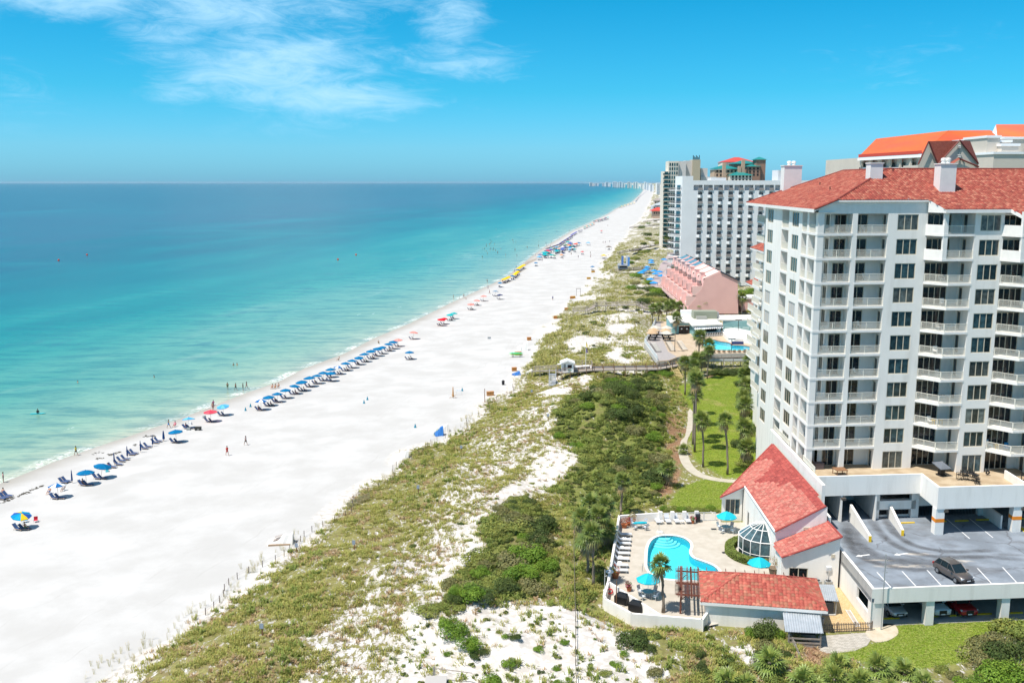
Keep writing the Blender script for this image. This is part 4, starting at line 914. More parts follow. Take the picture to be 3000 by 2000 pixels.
 # ------------------------------------------------------------------ furniture prototypes kept as functions: first call builds, later calls copy
M_CLOTH=cattr_mat('canvas',.8,.15,trans=.25)
M_SLING=mat('sling_fabric',(.52,.55,.60),.8)
M_SLINGW=mat('white_sling',(.75,.74,.70),.8)
M_ALU=mat('white_tube',(.72,.72,.70),.4)
M_WOOD=mat('weathered_wood',(.24,.205,.175),.9,(.34,.30,.26),3,.3,stretch=(1,1,3))
M_WOODB=mat('brown_wood',(.20,.10,.05),.8,(.27,.14,.07),5)
M_WOODO=mat('orange_wood',(.42,.17,.05),.8)
M_TABLE=mat('table_grey',(.28,.29,.31),.5)
M_SKIN=mat('skin',(.42,.22,.14),.6,rnd=.35)
M_HAIR=mat('hair',(.04,.025,.018),.7)
PROTO={}
def proto(key,maker,loc,rz,label,group=None,scale=None):
 if key not in PROTO:
  t=maker();PROTO[key]=t;KIDS_=None;t.location=loc;t.rotation_euler=(0,0,rz);t['label']=label
  if scale:t.scale=(scale,)*3
  if group:t['group']=group
  elif 'group' in t:del t['group']
  return t
 return dup(PROTO[key],loc,rz,label,group,scale)
def canopy_mesh(r,h,n,cols,sag=.08,val=.09,seg=3):
 m=MB()
 for k in range(n):
  a0,a1=2*math.pi*k/n,2*math.pi*(k+1)/n;c=cols[k%len(cols)];rows=[]
  for j in range(seg+1):
   t=j/seg;rr=r*t;z=h*(1-t**1.35);mid=(a0+a1)/2;rm=rr*math.cos((a1-a0)/2)*1.0
   rows.append([(rr*math.cos(a0),rr*math.sin(a0),z),(rm*math.cos(mid),rm*math.sin(mid),z-sag*t*.3),(rr*math.cos(a1),rr*math.sin(a1),z)])
  for j in range(seg):
   A,B=rows[j],rows[j+1]
   for q in(0,1):
    if j==0:m.add([A[0],B[q],B[q+1]],[(0,1,2)],0,c)
    else:m.add([A[q],B[q],B[q+1],A[q+1]],[(0,1,2,3)],0,c)
  B=rows[-1];dz=Vector((0,0,-val))
  for q in(0,1):m.add([B[q],Vector(B[q])+dz,Vector(B[q+1])+dz,B[q+1]],[(0,1,2,3)],0,tuple(v*.92 for v in c))
 m.lathe([(.05,h-.02),(.05,h+.05),(0,h+.09)],6,col=cols[0]);return m
def umbrella_maker(name,r,hp,hc,n,cols,label='x',tilt=0,pole=M_ALU,base=True,cat='umbrella'):
 def f():
  t=thing(name,label,cat);c=obj('canopy',canopy_mesh(r,hc,n,cols),M_CLOTH,t,(0,0,hp));c.rotation_euler=(tilt,tilt*.5,.2)
  p=MB();p.tube([(0,0,0),(0,0,hp+hc-.03)],.025,6);obj('pole',p,pole,t)
  rb=MB()
  for k in range(n):a=2*math.pi*k/n;rb.tube([(0,0,hp+hc*.9),(r*.96*math.cos(a),r*.96*math.sin(a),hp)],.008,3)
  o=obj('rib',rb,pole,t)
  if base:b=MB();b.lathe([(0,0),(.28,0),(.28,.06),(.08,.1),(.05,.25),(0,.25)],12);obj('base',b,M_GREY,t)
  return t
 return f
def lounger_maker(name,fabric,frame=M_ALU,L=1.95,W=.68,back=35,label='x'):
 def f():
  t=thing(name,label,'lounger');hz=.36
  m=MB();m.box(-W/2+.03,W/2-.03,-.62,.70*L-.62,hz,hz+.035);m.box(-W/2+.03,W/2-.03,-.62,-.6,hz-.04,hz);obj('seat',m,fabric,t)
  b=MB();y0=.70*L-.62;lb=.72;ca,sa=math.cos(R(back)),math.sin(R(back))
  def TB(x,y,z):return(x,y0+y*ca-z*sa,hz+y*sa+z*ca)
  b.box(-W/2+.03,W/2-.03,0,lb,0,.035,TB);obj('backrest',b,fabric,t)
  r=MB()
  for s in(-1,1):r.tube([(s*W/2,-.64,hz),(s*W/2,y0,hz)],.018,4);r.tube([(s*W/2,y0,hz),TB(s*W/2,lb,0)],.018,4)
  r.tube([(-W/2,-.64,hz),(W/2,-.64,hz)],.018,4);obj('frame',r,frame,t)
  for s in(-1,1):
   for y in(-.45,y0-.1):q=MB();q.tube([(s*W/2,y,hz),(s*W/2,y+(.08 if y>0 else-.06),0)],.018,4);obj('leg',q,frame,t)
  return t
 return f
def chair_maker(name,fabric,frame=M_ALU,label='x'):
 def f():
  t=thing(name,label,'chair');m=MB();m.box(-.26,.26,-.26,.26,.42,.45);obj('seat',m,fabric,t)
  def TB(x,y,z):return(x,.26+z*.28,.45+z)
  m=MB();m.box(-.26,.26,-.015,.015,0,.55,TB);obj('backrest',m,fabric,t)
  for s in(-1,1):
   for y in(-.24,.26):q=MB();q.tube([(s*.27,y,.44),(s*.29,y*1.15,0)],.018,4);obj('leg',q,frame,t)
   q=MB();q.tube([(s*.28,-.25,.44),(s*.29,-.26,.66),(s*.29,.32,.68)],.018,4);obj('armrest',q,frame,t)
  return t
 return f
def table_maker(name,r,top=M_TABLE,leg=M_ALU,label='x',h=.72):
 def f():
  t=thing(name,label,'table');m=MB();m.lathe([(0,h-.03),(r,h-.03),(r,h),(0,h)],18);obj('tabletop',m,top,t)
  for k in range(4):a=k*1.571+.4;q=MB();q.tube([(r*.55*math.cos(a),r*.55*math.sin(a),h-.03),(r*.75*math.cos(a),r*.75*math.sin(a),0)],.02,4);obj('leg',q,leg,t)
  return t
 return f
 # people: one skinned body per pose
def body_mesh(pose):
 J={'pel':(0,0,.92),'che':(0,-.01,1.28),'nec':(0,0,1.48),'hea':(0,-.02,1.63),'top':(0,-.01,1.73)}
 def limb(k,s,sh,el,ha,hi,kn,an,to):
  J.update({f'sh{k}':sh,f'el{k}':el,f'ha{k}':ha,f'hi{k}':hi,f'kn{k}':kn,f'an{k}':an,f'to{k}':to})
 if pose=='stand':
  for k,s in(('l',1),('r',-1)):limb(k,s,(s*.19,0,1.42),(s*.25,.02,1.14),(s*.27,-.06,.90),(s*.10,0,.86),(s*.11,-.02,.48),(s*.11,.02,.08),(s*.12,-.14,.03))
 elif pose=='walk':
  for k,s,f in(('l',1,-1),('r',-1,1)):limb(k,s,(s*.19,0,1.42),(s*.26,-f*.12,1.16),(s*.26,-f*.26-.06,.97),(s*.10,0,.86),(s*.10,f*.17,.50),(s*.10,f*.34,.10 if f>0 else .08),(s*.10,f*.34-.14,.04))
 elif pose=='sit': # on a low beach seat, facing -y
  J.update({'pel':(0,0,.30),'che':(0,.13,.63),'nec':(0,.17,.84),'hea':(0,.14,1.0),'top':(0,.14,1.1)})
  for k,s in(('l',1),('r',-1)):limb(k,s,(s*.19,.15,.78),(s*.26,.02,.55),(s*.2,-.16,.46),(s*.10,-.04,.29),(s*.12,-.42,.46),(s*.12,-.66,.10),(s*.12,-.80,.06))
 else: # lying back
  J.update({'pel':(0,0,.14),'che':(0,.36,.20),'nec':(0,.55,.28),'hea':(0,.69,.33),'top':(0,.79,.36)})
  for k,s in(('l',1),('r',-1)):limb(k,s,(s*.19,.5,.22),(s*.28,.26,.12),(s*.24,.02,.10),(s*.1,-.06,.13),(s*.11,-.45,.16),(s*.11,-.86,.09),(s*.11,-.9,.2))
 rad=dict(pel=.15,che=.155,nec=.06,hea=.10,top=.075,sh=.065,el=.043,ha=.036,hi=.095,kn=.06,an=.042,to=.035)
 names=list(J);E_=[('pel','che'),('che','nec'),('nec','hea'),('hea','top')]
 for k in 'lr':E_+=[('che','sh'+k),('sh'+k,'el'+k),('el'+k,'ha'+k),('pel','hi'+k),('hi'+k,'kn'+k),('kn'+k,'an'+k),('an'+k,'to'+k)]
 me=bpy.data.meshes.new('body');me.from_pydata([J[n]for n in names],[(names.index(a),names.index(b))for a,b in E_],[]);o=bpy.data.objects.new('tmp',me);COL.objects.link(o)
 md=o.modifiers.new('s','SKIN');sk=me.skin_vertices[0].data
 for i,n in enumerate(names):rr=rad[n[:2]if n[-1]in 'lr' and n[:2]in rad else n];sk[i].radius=(rr,rr*(.72 if n in('pel','che')else 1));sk[i].use_root=(n=='pel')
 md2=o.modifiers.new('b','SUBSURF');md2.levels=1;dg=bpy.context.evaluated_depsgraph_get();out=bpy.data.meshes.new_from_object(o.evaluated_get(dg));bpy.data.objects.remove(o);out.name='body'
 out.polygons.foreach_set('use_smooth',[True]*len(out.polygons));out.materials.clear();out.materials.append(M_SKIN);return out,J
BODY={k:body_mesh(k)for k in('stand','walk','sit','lie')}
def cloth_part(pose,what):
 """shorts or shirt: a shell a little outside the body, cut from the body mesh"""
 me,J=BODY[pose];lo,hi=(J['pel'],J['che']);bm=bmesh.new();bm.from_mesh(me);pel=Vector(J['pel']);che=Vector(J['che']);nec=Vector(J['nec']);ax=(nec-pel);L=ax.length;ax.normalize()
 def keep(c):
  t=(c-pel).dot(ax)
  if what=='shorts':
   if t<L*.28 and t>-.15 and(c-pel).length<.34:return True
   for k in 'lr':
    h,kn=Vector(J['hi'+k]),Vector(J['kn'+k]);d=kn-h;q=(c-h).dot(d)/d.length_squared
    if 0<q<.62 and(c-h-d*q).length<.16:return True
   return False
  return t>L*.12 and t<L*.97 and(c-pel-ax*t).length<.27
 bmesh.ops.delete(bm,geom=[f for f in bm.faces if not keep(f.calc_center_median())],context='FACES')
 bm.normal_update()
 for v in bm.verts:v.co+=v.normal*.014
 out=bpy.data.meshes.new(what);bm.to_mesh(out);bm.free();out.polygons.foreach_set('use_smooth',[True]*len(out.polygons));return out
CLO={}
def hair_mesh(pose):
 J=BODY[pose][1];h,t=Vector(J['hea']),Vector(J['top']);ax=(t-h).normalized();m=MB();m.smooth=True;s=Vector((1,0,0));f=ax.cross(s)
 vs=[];n=8
 for(rr,zz_)in((.112,-.02),(.112,.05),(.085,.12),(.03,.155)):
  for k in range(n):a=2*math.pi*k/n;vs.append(h+s*rr*math.cos(a)+f*(rr*math.sin(a))*1.0+ax*zz_-f*0.012)
 fs=[(i*n+k,i*n+(k+1)%n,(i+1)*n+(k+1)%n,(i+1)*n+k)for i in range(3)for k in range(n)]+[tuple(3*n+k for k in range(n))]
 m.add(vs,fs);return m.mesh('hair')
HAIR={}
def cmat(c):return mat('cloth_%d_%d_%d'%tuple(int(v*255)for v in c),c,.85)
def person(loc,rz,pose,label,shorts=(.05,.06,.12),shirt=None,s=1.0,group=None,hair=(.05,.03,.02),simple=False):
 t=thing('person',label,'person',loc,rz,group);t.scale=(s,)*3;obj('body',BODY[pose][0],None,t)
 def part(nm,key,c,mk):
  if key not in CLO:CLO[key]=mk()
  k2=key+tuple(c)
  if k2 not in CLO:m=CLO[key].copy();m.materials.clear();m.materials.append(cmat(c));CLO[k2]=m
  obj(nm,CLO[k2],None,t)
 part('shorts',(pose,'shorts'),shorts,lambda:cloth_part(pose,'shorts'))
 if shirt:part('shirt',(pose,'shirt'),shirt,lambda:cloth_part(pose,'shirt'))
 part('hair',(pose,'hair'),hair,lambda:hair_mesh(pose));return t
 # cars
def car_maker(name,cat,label,paint,kind='suv',lower=None):
 t=thing(name,label,cat);Lh=2.32;W=.93
 if kind=='truck':st=[(-2.6,.55,.95,.80),(-2.5,.42,1.12,.93),(-1.3,.40,1.20,.97),(.2,.40,1.18,.98),(1.15,.40,1.16,.98),(1.3,.40,1.14,.97),(2.35,.42,1.10,.95),(2.62,.50,1.02,.86)]
 else:st=[(-2.33,.55,.92,.72),(-2.2,.36,1.02,.86),(-1.3,.28,1.05,.925),(0,.26,1.03,.935),(1.0,.28,1.0,.925),(1.5,.30,.97,.90),(2.1,.34,.86,.82),(2.34,.46,.74,.66)]
 m=MB();m.smooth=True;vs=[];n=10
 for(x,zb,zt,hw)in st:
  sec=[(-hw*.86,zb),(-hw*.98,zb+.10),(-hw,(zb+zt)/2),(-hw*.97,zt-.10),(-hw*.84,zt),(hw*.84,zt),(hw*.97,zt-.10),(hw,(zb+zt)/2),(hw*.98,zb+.10),(hw*.86,zb)]
  vs+=[(x,y,z)for y,z in sec]
 fs=[(i*n+k,(i+1)*n+k,(i+1)*n+(k+1)%n,i*n+(k+1)%n)for i in range(len(st)-1)for k in range(n)]
 fs+=[tuple(range(n-1,-1,-1))[::-1],tuple((len(st)-1)*n+k for k in range(n))[::-1]]
 m.add(vs,[tuple(reversed(f))for f in fs]);obj('body',m,paint,t)
 zb=1.0 if kind!='truck' else 1.15;zr=1.66 if kind!='truck' else 1.86
 g=[(-2.1,-1.5),(-1.55,-1.2),(.35,.0),(1.2,.30)]if kind!='truck' else[(-1.25,-1.1),(-.2,-.2),(.3,.2),(1.25,.75)]
 m=MB();x0,x0t=g[0];x1,x1t=g[3];hb,hr=.86,.66
 V=[(x0,-hb*.9,zb),(x1,-hb*.92,zb-.04),(x1,hb*.92,zb-.04),(x0,hb*.9,zb),(x0t,-hr,zr),(x1t,-hr,zr-.02),(x1t,hr,zr-.02),(x0t,hr,zr)]
 m.add(V,[(0,1,5,4),(1,2,6,5),(2,3,7,6),(3,0,4,7)]);obj('window_glass',m,mat('car_glass',(.012,.022,.026),.05,spec=.6),t)
 m=MB();m.smooth=False;rv=[]
 for(x,w_,z)in((x0t-.12,hr*.9,zr-.03),(x0t+.1,hr+.02,zr+.03),((x0t+x1t)/2,hr+.03,zr+.06),(x1t-.1,hr+.02,zr+.02),(x1t+.05,hr*.95,zr-.03)):rv+=[(x,-w_,z-.03),(x,-w_*.7,z),(x,w_*.7,z),(x,w_,z-.03)]
 m.add(rv,[(i*4+k,(i+1)*4+k,(i+1)*4+k+1,i*4+k+1)for i in range(4)for k in range(3)])
 for s in(-1,1):
  m.tube([(x1,s*hb*.90,zb-.03),(x1t,s*hr,zr)],.045,4);m.tube([(x0,s*hb*.88,zb),(x0t,s*hr,zr)],.06,4)
  for xx,xt in((.05,-.05),(-1.05,-1.0)):m.tube([(xx,s*(hb+.0),zb),(xt,s*(hr+.01),zr)],.03,4)
 obj('roof',m,paint,t)
 rl=MB()
 for s in(-1,1):rl.tube([(x0t+.1,s*(hr-.02),zr+.03),((x0t+x1t)/2,s*(hr+.0),zr+.12),(x1t-.2,s*(hr-.02),zr+.06)],.022,4)
 obj('roof_rail',rl,M_GREY,t)
 wx=(1.40,-1.40)if kind!='truck' else(1.62,-1.75);wr=.35 if kind!='truck' else .40
 for x in wx:
  for s in(-1,1):
   q=MB();q.lathe([(wr*.62,-.11),(wr*.95,-.11),(wr,-.06),(wr,.06),(wr*.95,.11),(wr*.62,.11)],16)
   w_=obj('wheel',q,M_BLACK,t,(x,s*.84,wr));w_.rotation_euler=(math.pi/2,0,0);q=MB();q.lathe([(0,-.085),(wr*.63,-.105),(wr*.63,.105),(0,.085)],10);obj('rim',q,mat('rim',(.30,.31,.32),.35,metal=.6),w_)
 for s in(-1,1):
  hx=st[-2][0]+.08;q=MB();zt=st[-2][2];q.box(hx-.12,hx+.1,s*st[-2][3]*.62,s*st[-2][3]*.98,zt-.22,zt-.06)if s>0 else q.box(hx-.12,hx+.1,-st[-2][3]*.98,-st[-2][3]*.62,zt-.22,zt-.06);obj('headlight',q,mat('lamp_glass',(.62,.64,.66),.12,spec=.6),t)
  q=MB();q.box(.75,.95,min(s*.95,s*1.12),max(s*.95,s*1.12),1.0,1.16)if kind!='truck' else q.box(.8,1.0,min(s*.98,s*1.18),max(s*.98,s*1.18),1.15,1.36);obj('mirror',q,M_BLACK if lower else paint,t)
  q=MB();q.box(-st[0][0]*0+st[1][0]-.1,st[1][0]+.05,min(s*.62,s*.86),max(s*.62,s*.86),.80,1.02);obj('tail_light',q,mat('tail_red',(.35,.01,.01),.3),t)
 fx=st[-1][0];q=MB();q.box(fx-.05,fx+.015,-.42,.42,st[-1][1]+.06,st[-1][2]-.02);obj('grille',q,M_BLACK,t)
 q=MB();q.box(fx+.0,fx+.03,-.22,.22,st[-1][1]+.02,st[-1][1]+.13);obj('number_plate',q,M_WHITE,t)
 q=MB();q.box(fx-.35,fx-.0,-.78,.78,st[-2][1]-.04,st[-2][1]+.10);obj('bumper',q,lower or M_BLACK,t)
 return t
 # ------------------------------------------------------------------ pool deck of the condominium
PZ=3.25
M_DECK=mat('pool_deck',(.42,.375,.31),.85,(.49,.445,.38),.8,.08,detail=8)
M_COPE=mat('pool_coping',(.76,.74,.71),.7)
def csmooth(pts,k=6,closed=True):
 q=[];n=len(pts);pts=[Vector((p[0],p[1],0))for p in pts]
 for i in range(n if closed else n-1):
  p0,p1,p2,p3=(pts[(i-1)%n],pts[i],pts[(i+1)%n],pts[(i+2)%n])if closed else(pts[max(i-1,0)],pts[i],pts[i+1],pts[min(i+2,n-1)])
  for s in range(k):
   t=s/k;v=.5*((2*p1)+(p2-p0)*t+(2*p0-5*p1+4*p2-p3)*t*t+(3*p1-p0-3*p2+p3)*t**3);q.append((v.x,v.y))
 if not closed:q.append((pts[-1].x,pts[-1].y))
 return q
def offset_poly(poly,d):
 out=[];n=len(poly);a=sum(poly[i][0]*poly[(i+1)%n][1]-poly[(i+1)%n][0]*poly[i][1]for i in range(n));sg=1 if a>0 else-1
 for i in range(n):
  p,q=Vector(poly[i-1]),Vector(poly[(i+1)%n]);t=(q-p).normalized();out.append((poly[i][0]+sg*t.y*d,poly[i][1]-sg*t.x*d))
 return out
def water_mat(name,tint,rough=.03):
 m,n,l,b=new_mat(name);n.remove(b);tr=n.new('ShaderNodeBsdfTransparent');tr.inputs[0].default_value=(*tint,1);gl=n.new('ShaderNodeBsdfGlossy');gl.inputs['Roughness'].default_value=rough
 fr=n.new('ShaderNodeFresnel');fr.inputs[0].default_value=1.33;g=n.new('ShaderNodeNewGeometry');t=n.new('ShaderNodeTexNoise');t.inputs['Scale'].default_value=2.2;t.inputs['Detail'].default_value=4;l.new(g.outputs['Position'],t.inputs['Vector']);bp=n.new('ShaderNodeBump');bp.inputs['Strength'].default_value=.25;bp.inputs['Distance'].default_value=.15;l.new(t.outputs[0],bp.inputs['Height']);l.new(bp.outputs[0],gl.inputs['Normal']);l.new(bp.outputs[0],fr.inputs['Normal'])
 ms=n.new('ShaderNodeMixShader');l.new(fr.outputs[0],ms.inputs[0]);l.new(tr.outputs[0],ms.inputs[1]);l.new(gl.outputs[0],ms.inputs[2]);l.new(ms.outputs[0],n['Material Output'].inputs[0]);return m
M_WATER=water_mat('pool_water',(.42,.93,.97));M_BASIN=mat('pool_plaster',(.30,.72,.76),.7,(.36,.80,.84),3.5,lo=.4,hi=.6);M_STEP=mat('pool_step',(.80,.84,.84),.7);M_LINER=mat('shaded_pool_tile',(.10,.42,.52),.4)  # wall liner is darker cyan, the basin sides' shade put into its colour
def pool(label,poly,z,depth,coping,steps=None,cw=.35,name='swimming_pool'):
 cx,cy=sum(p[0]for p in poly)/len(poly),sum(p[1]for p in poly)/len(poly);t=thing(name,label,'swimming pool',(cx,cy,z));L=[(p[0]-cx,p[1]-cy)for p in poly];n=len(L)
 a=sum(L[i][0]*L[(i+1)%n][1]-L[(i+1)%n][0]*L[i][1]for i in range(n));L=L if a>0 else L[::-1]
 m=MB();m.poly([(p[0],p[1],-depth)for p in L]);obj('pool_floor',m,M_BASIN,t)
 m=MB()
 for i in range(n):p,q=L[i],L[(i+1)%n];m.poly([(q[0],q[1],-depth),(p[0],p[1],-depth),(p[0],p[1],.03),(q[0],q[1],.03)])
 obj('pool_wall',m,M_LINER,t);m=MB();m.poly([(p[0],p[1],-.12)for p in L]);obj('water',m,M_WATER,t)
 O=offset_poly(L,cw);m=MB()
 for i in range(n):
  j=(i+1)%n;m.poly([(O[i][0],O[i][1],.05),(O[j][0],O[j][1],.05),(L[j][0],L[j][1],.05),(L[i][0],L[i][1],.05)])
  m.poly([(O[j][0],O[j][1],.05),(O[i][0],O[i][1],.05),(O[i][0],O[i][1],-.05),(O[j][0],O[j][1],-.05)]);m.poly([(L[i][0],L[i][1],.05),(L[j][0],L[j][1],.05),(L[j][0],L[j][1],-.14),(L[i][0],L[i][1],-.14)])
 obj('coping',m,coping,t)
 if steps:
  sx,sy,ang,rs=steps
  for k,r in enumerate(rs):
   pts=[(sx-cx+r*math.cos(ang+a_),sy-cy+r*math.sin(ang+a_))for a_ in np.linspace(-1.5708,1.5708,17)];m=MB();m.prism(pts,-depth,-.22-.2*k);obj('step',m,M_STEP,t)
   m=MB()
   for i in range(16):m.tube([(pts[i][0],pts[i][1],-.215-.2*k),(pts[i+1][0],pts[i+1][1],-.215-.2*k)],.03,3,caps=False)
   obj('step_edge',m,M_LINER,t)
 return t
def Z6(x,y):return(1760+.2232*x,1480+.2232*y)
pool_poly=csmooth(plane_pts([Z6(*p)for p in PP_],PZ),4)
deck_px=[(1776,1752),(1815,1514),(1930,1508),(2108,1504),(2112,1530),(2180,1530),(2330,1720),(2330,1770),(2060,1838),(1938,1826),(1852,1815)]
deck=plane_pts(deck_px,3.2)
# deck with a hole for the pool: fan of quads between pool outline and the deck edge
def ring_deck(name,outer,inner,z,m,kind='structure'):
 bm=bmesh.new();vo=[bm.verts.new((p[0],p[1],z))for p in outer];vi=[bm.verts.new((p[0],p[1],z))for p in inner]
 eo=[bm.edges.new((vo[i],vo[(i+1)%len(vo)]))for i in range(len(vo))];ei=[bm.edges.new((vi[i],vi[(i+1)%len(vi)]))for i in range(len(vi))]
 bmesh.ops.triangle_fill(bm,use_beauty=True,edges=eo+ei)
 for f in list(bm.faces):
  c=f.calc_center_median()
  if in_poly(np.array([c.x]),np.array([c.y]),inner)[0]:bm.faces.remove(f)
 for f in bm.faces:
  if f.normal.z<0:f.normal_flip()
 me=bpy.data.meshes.new(name);bm.to_mesh(me);bm.free();me.materials.append(m);o=bpy.data.objects.new(name,me);COL.objects.link(o);o['kind']=kind;return o
ring_deck('pool_deck',deck,offset_poly(pool_poly,.02),PZ,M_DECK)
p=P(*Z6(830,412),PZ)
pool('kidney shaped turquoise pool with curved steps beside the tiled clubhouse',pool_poly,PZ,.95,M_COPE,(p.x,p.y+.25,-1.5708,(.85,1.25,1.7,2.15)))
m=MB();
p=P(*Z6(810,430),PZ);ht=thing('pool_handrail','bent steel handrail at the curved steps of the kidney pool','handrail',p);m.tube([(-.25,.6,0),(-.25,.6,.85),(.15,-.1,.8),(.45,-.9,.1),(.45,-.9,-.3)],.025,6);obj('rail',m,M_GREY,ht)
p=P(*Z6(775,355),PZ);sh=thing('pool_shower','white shower pedestal at the head of the kidney pool','shower',p);m=MB();m.box(-.35,.35,-.3,.3,0,.15);obj('base',m,M_WHITE,sh);m=MB();m.tube([(-.1,.1,.15),(-.1,.1,1.1),(.1,.0,1.2)],.03,6);obj('pipe',m,M_GREY,sh)
p=P(*Z6(575,865),PZ);ld=thing('pool_ladder','pool ladder rails with a worn patch at the near left pool corner','ladder',p);m=MB()
for s in(0,.45):m.tube([(-.3+s*.2,-.1+s,0),(-.28+s*.2,-.1+s,.8),(.15+s*.2,-.1+s,.85),(.5+s*.2,-.1+s,.3),(.5+s*.2,-.1+s,-.3)],.025,6)
obj('rail',m,M_GREY,ld)
# walls round the deck
def wall_line(m,pts,z0,z1,th=.26):
 for i in range(len(pts)-1):
  a,b=Vector((pts[i][0],pts[i][1],0)),Vector((pts[i+1][0],pts[i+1][1],0));d=(b-a).normalized();nn=Vector((-d.y,d.x,0))*th/2;e=d*(th/2 if i>0 else 0)
  m.prism([tuple((a-e+nn)[:2]),tuple((a-e-nn)[:2]),tuple((b+d*(0 if i==len(pts)-2 else 0)-nn)[:2]),tuple((b+nn)[:2])],z0,z1)
wz=4.4
wpts=plane_pts([(1930,1501),(1814,1509),(1782,1701),(1770,1742),(1774,1752),(1851,1795),(2058,1812)],wz)+[(20.25,93.2)]
m=MB();wall_line(m,wpts,2.2,wz);tag(obj('pool_wall',m,M_STUCCO),'low white perimeter wall round the kidney pool deck','wall')
wp2=plane_pts([(1783,1702),(1812,1720)],wz);m=MB();wall_line(m,wp2,PZ,wz,.2);wp3=plane_pts([(1818,1725),(1936,1800)],wz-.05);wall_line(m,wp3,PZ,wz-.05,.2);tag(obj('grill_wall',m,M_STUCCO),'white inner wall screening the covered grills from the pool','wall')
# gate fence at the back: pillars, railing bays, gate
fp=P(1935,1512,4.6);pf=thing('pool_fence','white pillared fence with railing bays and gate at the back of the pool','fence',(fp.x,fp.y,PZ))
FA,FB=P(1935,1500,4.55),P(2098,1497,4.55)
fl=(FB-FA);fL=fl.length;fd=fl.normalized();fr=math.atan2(fd.y,fd.x)
for t_ in(0,.215,.43,.65):q=MB();q.box(-.25,.25,-.2,.2,0,1.38);c=FA+fl*t_;obj('pillar',q,M_STUCCO2,pf,(c.x-fp.x,c.y-fp.y,0),fr)
for a,b in((.03,.185),(.25,.4),(.465,.62),(.69,.78),(.785,.99)):
 c=FA+fl*a;L=fL*(b-a);mm=rail_mesh(round(L,1),1.2,.13,'railing',9).copy();mm.materials.clear();mm.materials.append(M_ALU);obj('gate' if a>.78 else 'railing',mm,None,pf,(c.x-fp.x,c.y-fp.y,0),fr)
 # clubhouse ----------------------------------------------------------
CB=Vector((31,104,3.0));club=thing('clubhouse','white clubhouse with stepped red tiled roofs and half round glass bay','building',CB)
def CT(x,y,z):return(x-CB.x,y-CB.y,z-CB.z)
def zcl(x,y):return 8+.5*(x-30.8-.03*(y-107))
main=[(30.8,106.8),(31.3,123.6),(28.1,123.8),(37.7,134),(37.35,120),(36.75,107.2)]
m=MB()
m.add([CT(*p)for p in((28.4,124.1,6.6),(31.2,124.1,6.6),(31.2,124.1,7.95))],[(0,1,2)]);panel(m,(28.4,124.1),(31.2,124.1),3,6.6,[(.5,2.5,3.9,6.1)],.15,CT)
panel(m,(31.3,124.1),(30.95,107.1),3,8.05,[(2.6,3.7,3.25,5.4)],.25,CT);panel(m,(37.2,133.4),(28.4,124.1),3,6.6,[],.2,CT)
panel(m,(30.95,107.1),(36.9,107.1),5,8.05,[],.2,CT);m.add([CT(*p)for p in((30.95,107.1,8.04),(36.9,107.1,8.04),(36.9,107.1,10.95))],[(0,1,2)])
panel(m,(30.9,106.8),(30.6,103.0),3,6.45,[],.2,CT)
panel(m,(30.6,103.0),(36.9,102.3),3,6.5,[(.9,3.0,3.9,5.2)],.25,CT);m.add([CT(*p)for p in((30.6,103.0,6.5),(36.9,102.3,6.5),(36.9,102.3,9.0))],[(0,1,2)])
obj('wall',m,M_STUCCO,club)
window(club,CT(28.9,124.22,3.9),0,2.0,2.2,3);window(club,CT(31.5,103.02,3.9),-.11,2.1,1.3,2,gm=M_GLASSB)
m=MB();m.box(-.05,.05,-.55,.55,0,2.15);obj('door',m,M_GLASSB,club,CT(31.4,120.9,3.25))
rf=MB();pts=[CT(p[0],p[1],zcl(*p)-.03)for p in main];rf.slab(pts,.22,1,None,PINKS[3]);rfo=obj('roof',rf,[M_TILE,M_STUCCO2],club)
tp=[];tiles(None,[(p[0],p[1])for p in main],(.03,1),zcl,PINKS,.42,.42,seed=5,pieces=tp,rise=.05)
DKR=[tuple(v*.7 for v in srgb(*c))for c in((178,62,50),(168,56,46),(188,72,58))]
def club_tiles(tp,parent,dark):
 rr=random.Random(8);tm=MB()
 for pts,fs,col in tp:
  c=sum((Vector(q)for q in pts),Vector())/len(pts)
  if dark and(c.x>36.0+.2*math.floor(2*math.sin(c.y*.9))*.5 or(c.y>118.5 and c.x>33.6+.5*math.floor(2.2*math.sin(c.y*.8))+(0 if c.y<124 else .9)+(c.y-118)*.10)):col=jit(rr.choice(DKR),rr,.12)
  tm.add([CT(*q)for q in pts],fs,0,col)
 return tm
tm=club_tiles(tp,rfo,True)
for a,b in(((30.8,106.75),(36.75,107.15)),((31.25,123.65),(28.1,123.75)),((28.1,123.8),(37.6,133.9))):cap_tube(tm,CT(*a,zcl(*a)+.04),CT(*b,zcl(*b)+.04),DKR[0],.11)
obj('roof_tiles',tm,M_TILE,rfo,kind='stuff')
m=MB();a,b=(31.3,123.6),(30.8,106.8);pa,pb=CT(*a,zcl(*a)),CT(*b,zcl(*b));m.tube([pa,pb],.12,5);obj('gutter',m,M_STUCCO2,rfo)
def zlo(x,y):return 6.5+.42*(x-30.6)
lowp=[(30.5,102.7),(30.75,107.05),(37.0,107.05),(36.95,102.0)]
rf2=MB();pts=[CT(p[0],p[1],zlo(*p)-.03)for p in lowp];pts.reverse();rf2.slab(pts,.2,1,None,PINKS[3]);rfo2=obj('lower_roof',rf2,[M_TILE,M_STUCCO2],club)
tp2=[];tiles(None,lowp,(.03,1),zlo,PINKS,.42,.42,seed=6,pieces=tp2,rise=.05);tm=club_tiles(tp2,rfo2,False);cap_tube(tm,CT(30.5,102.7,6.5),CT(36.95,102,9.2),DKR[0],.12);cap_tube(tm,CT(36.97,107,9.2),CT(36.95,102,9.2),DKR[0],.12);obj('roof_tiles',tm,M_TILE,rfo2,kind='stuff')
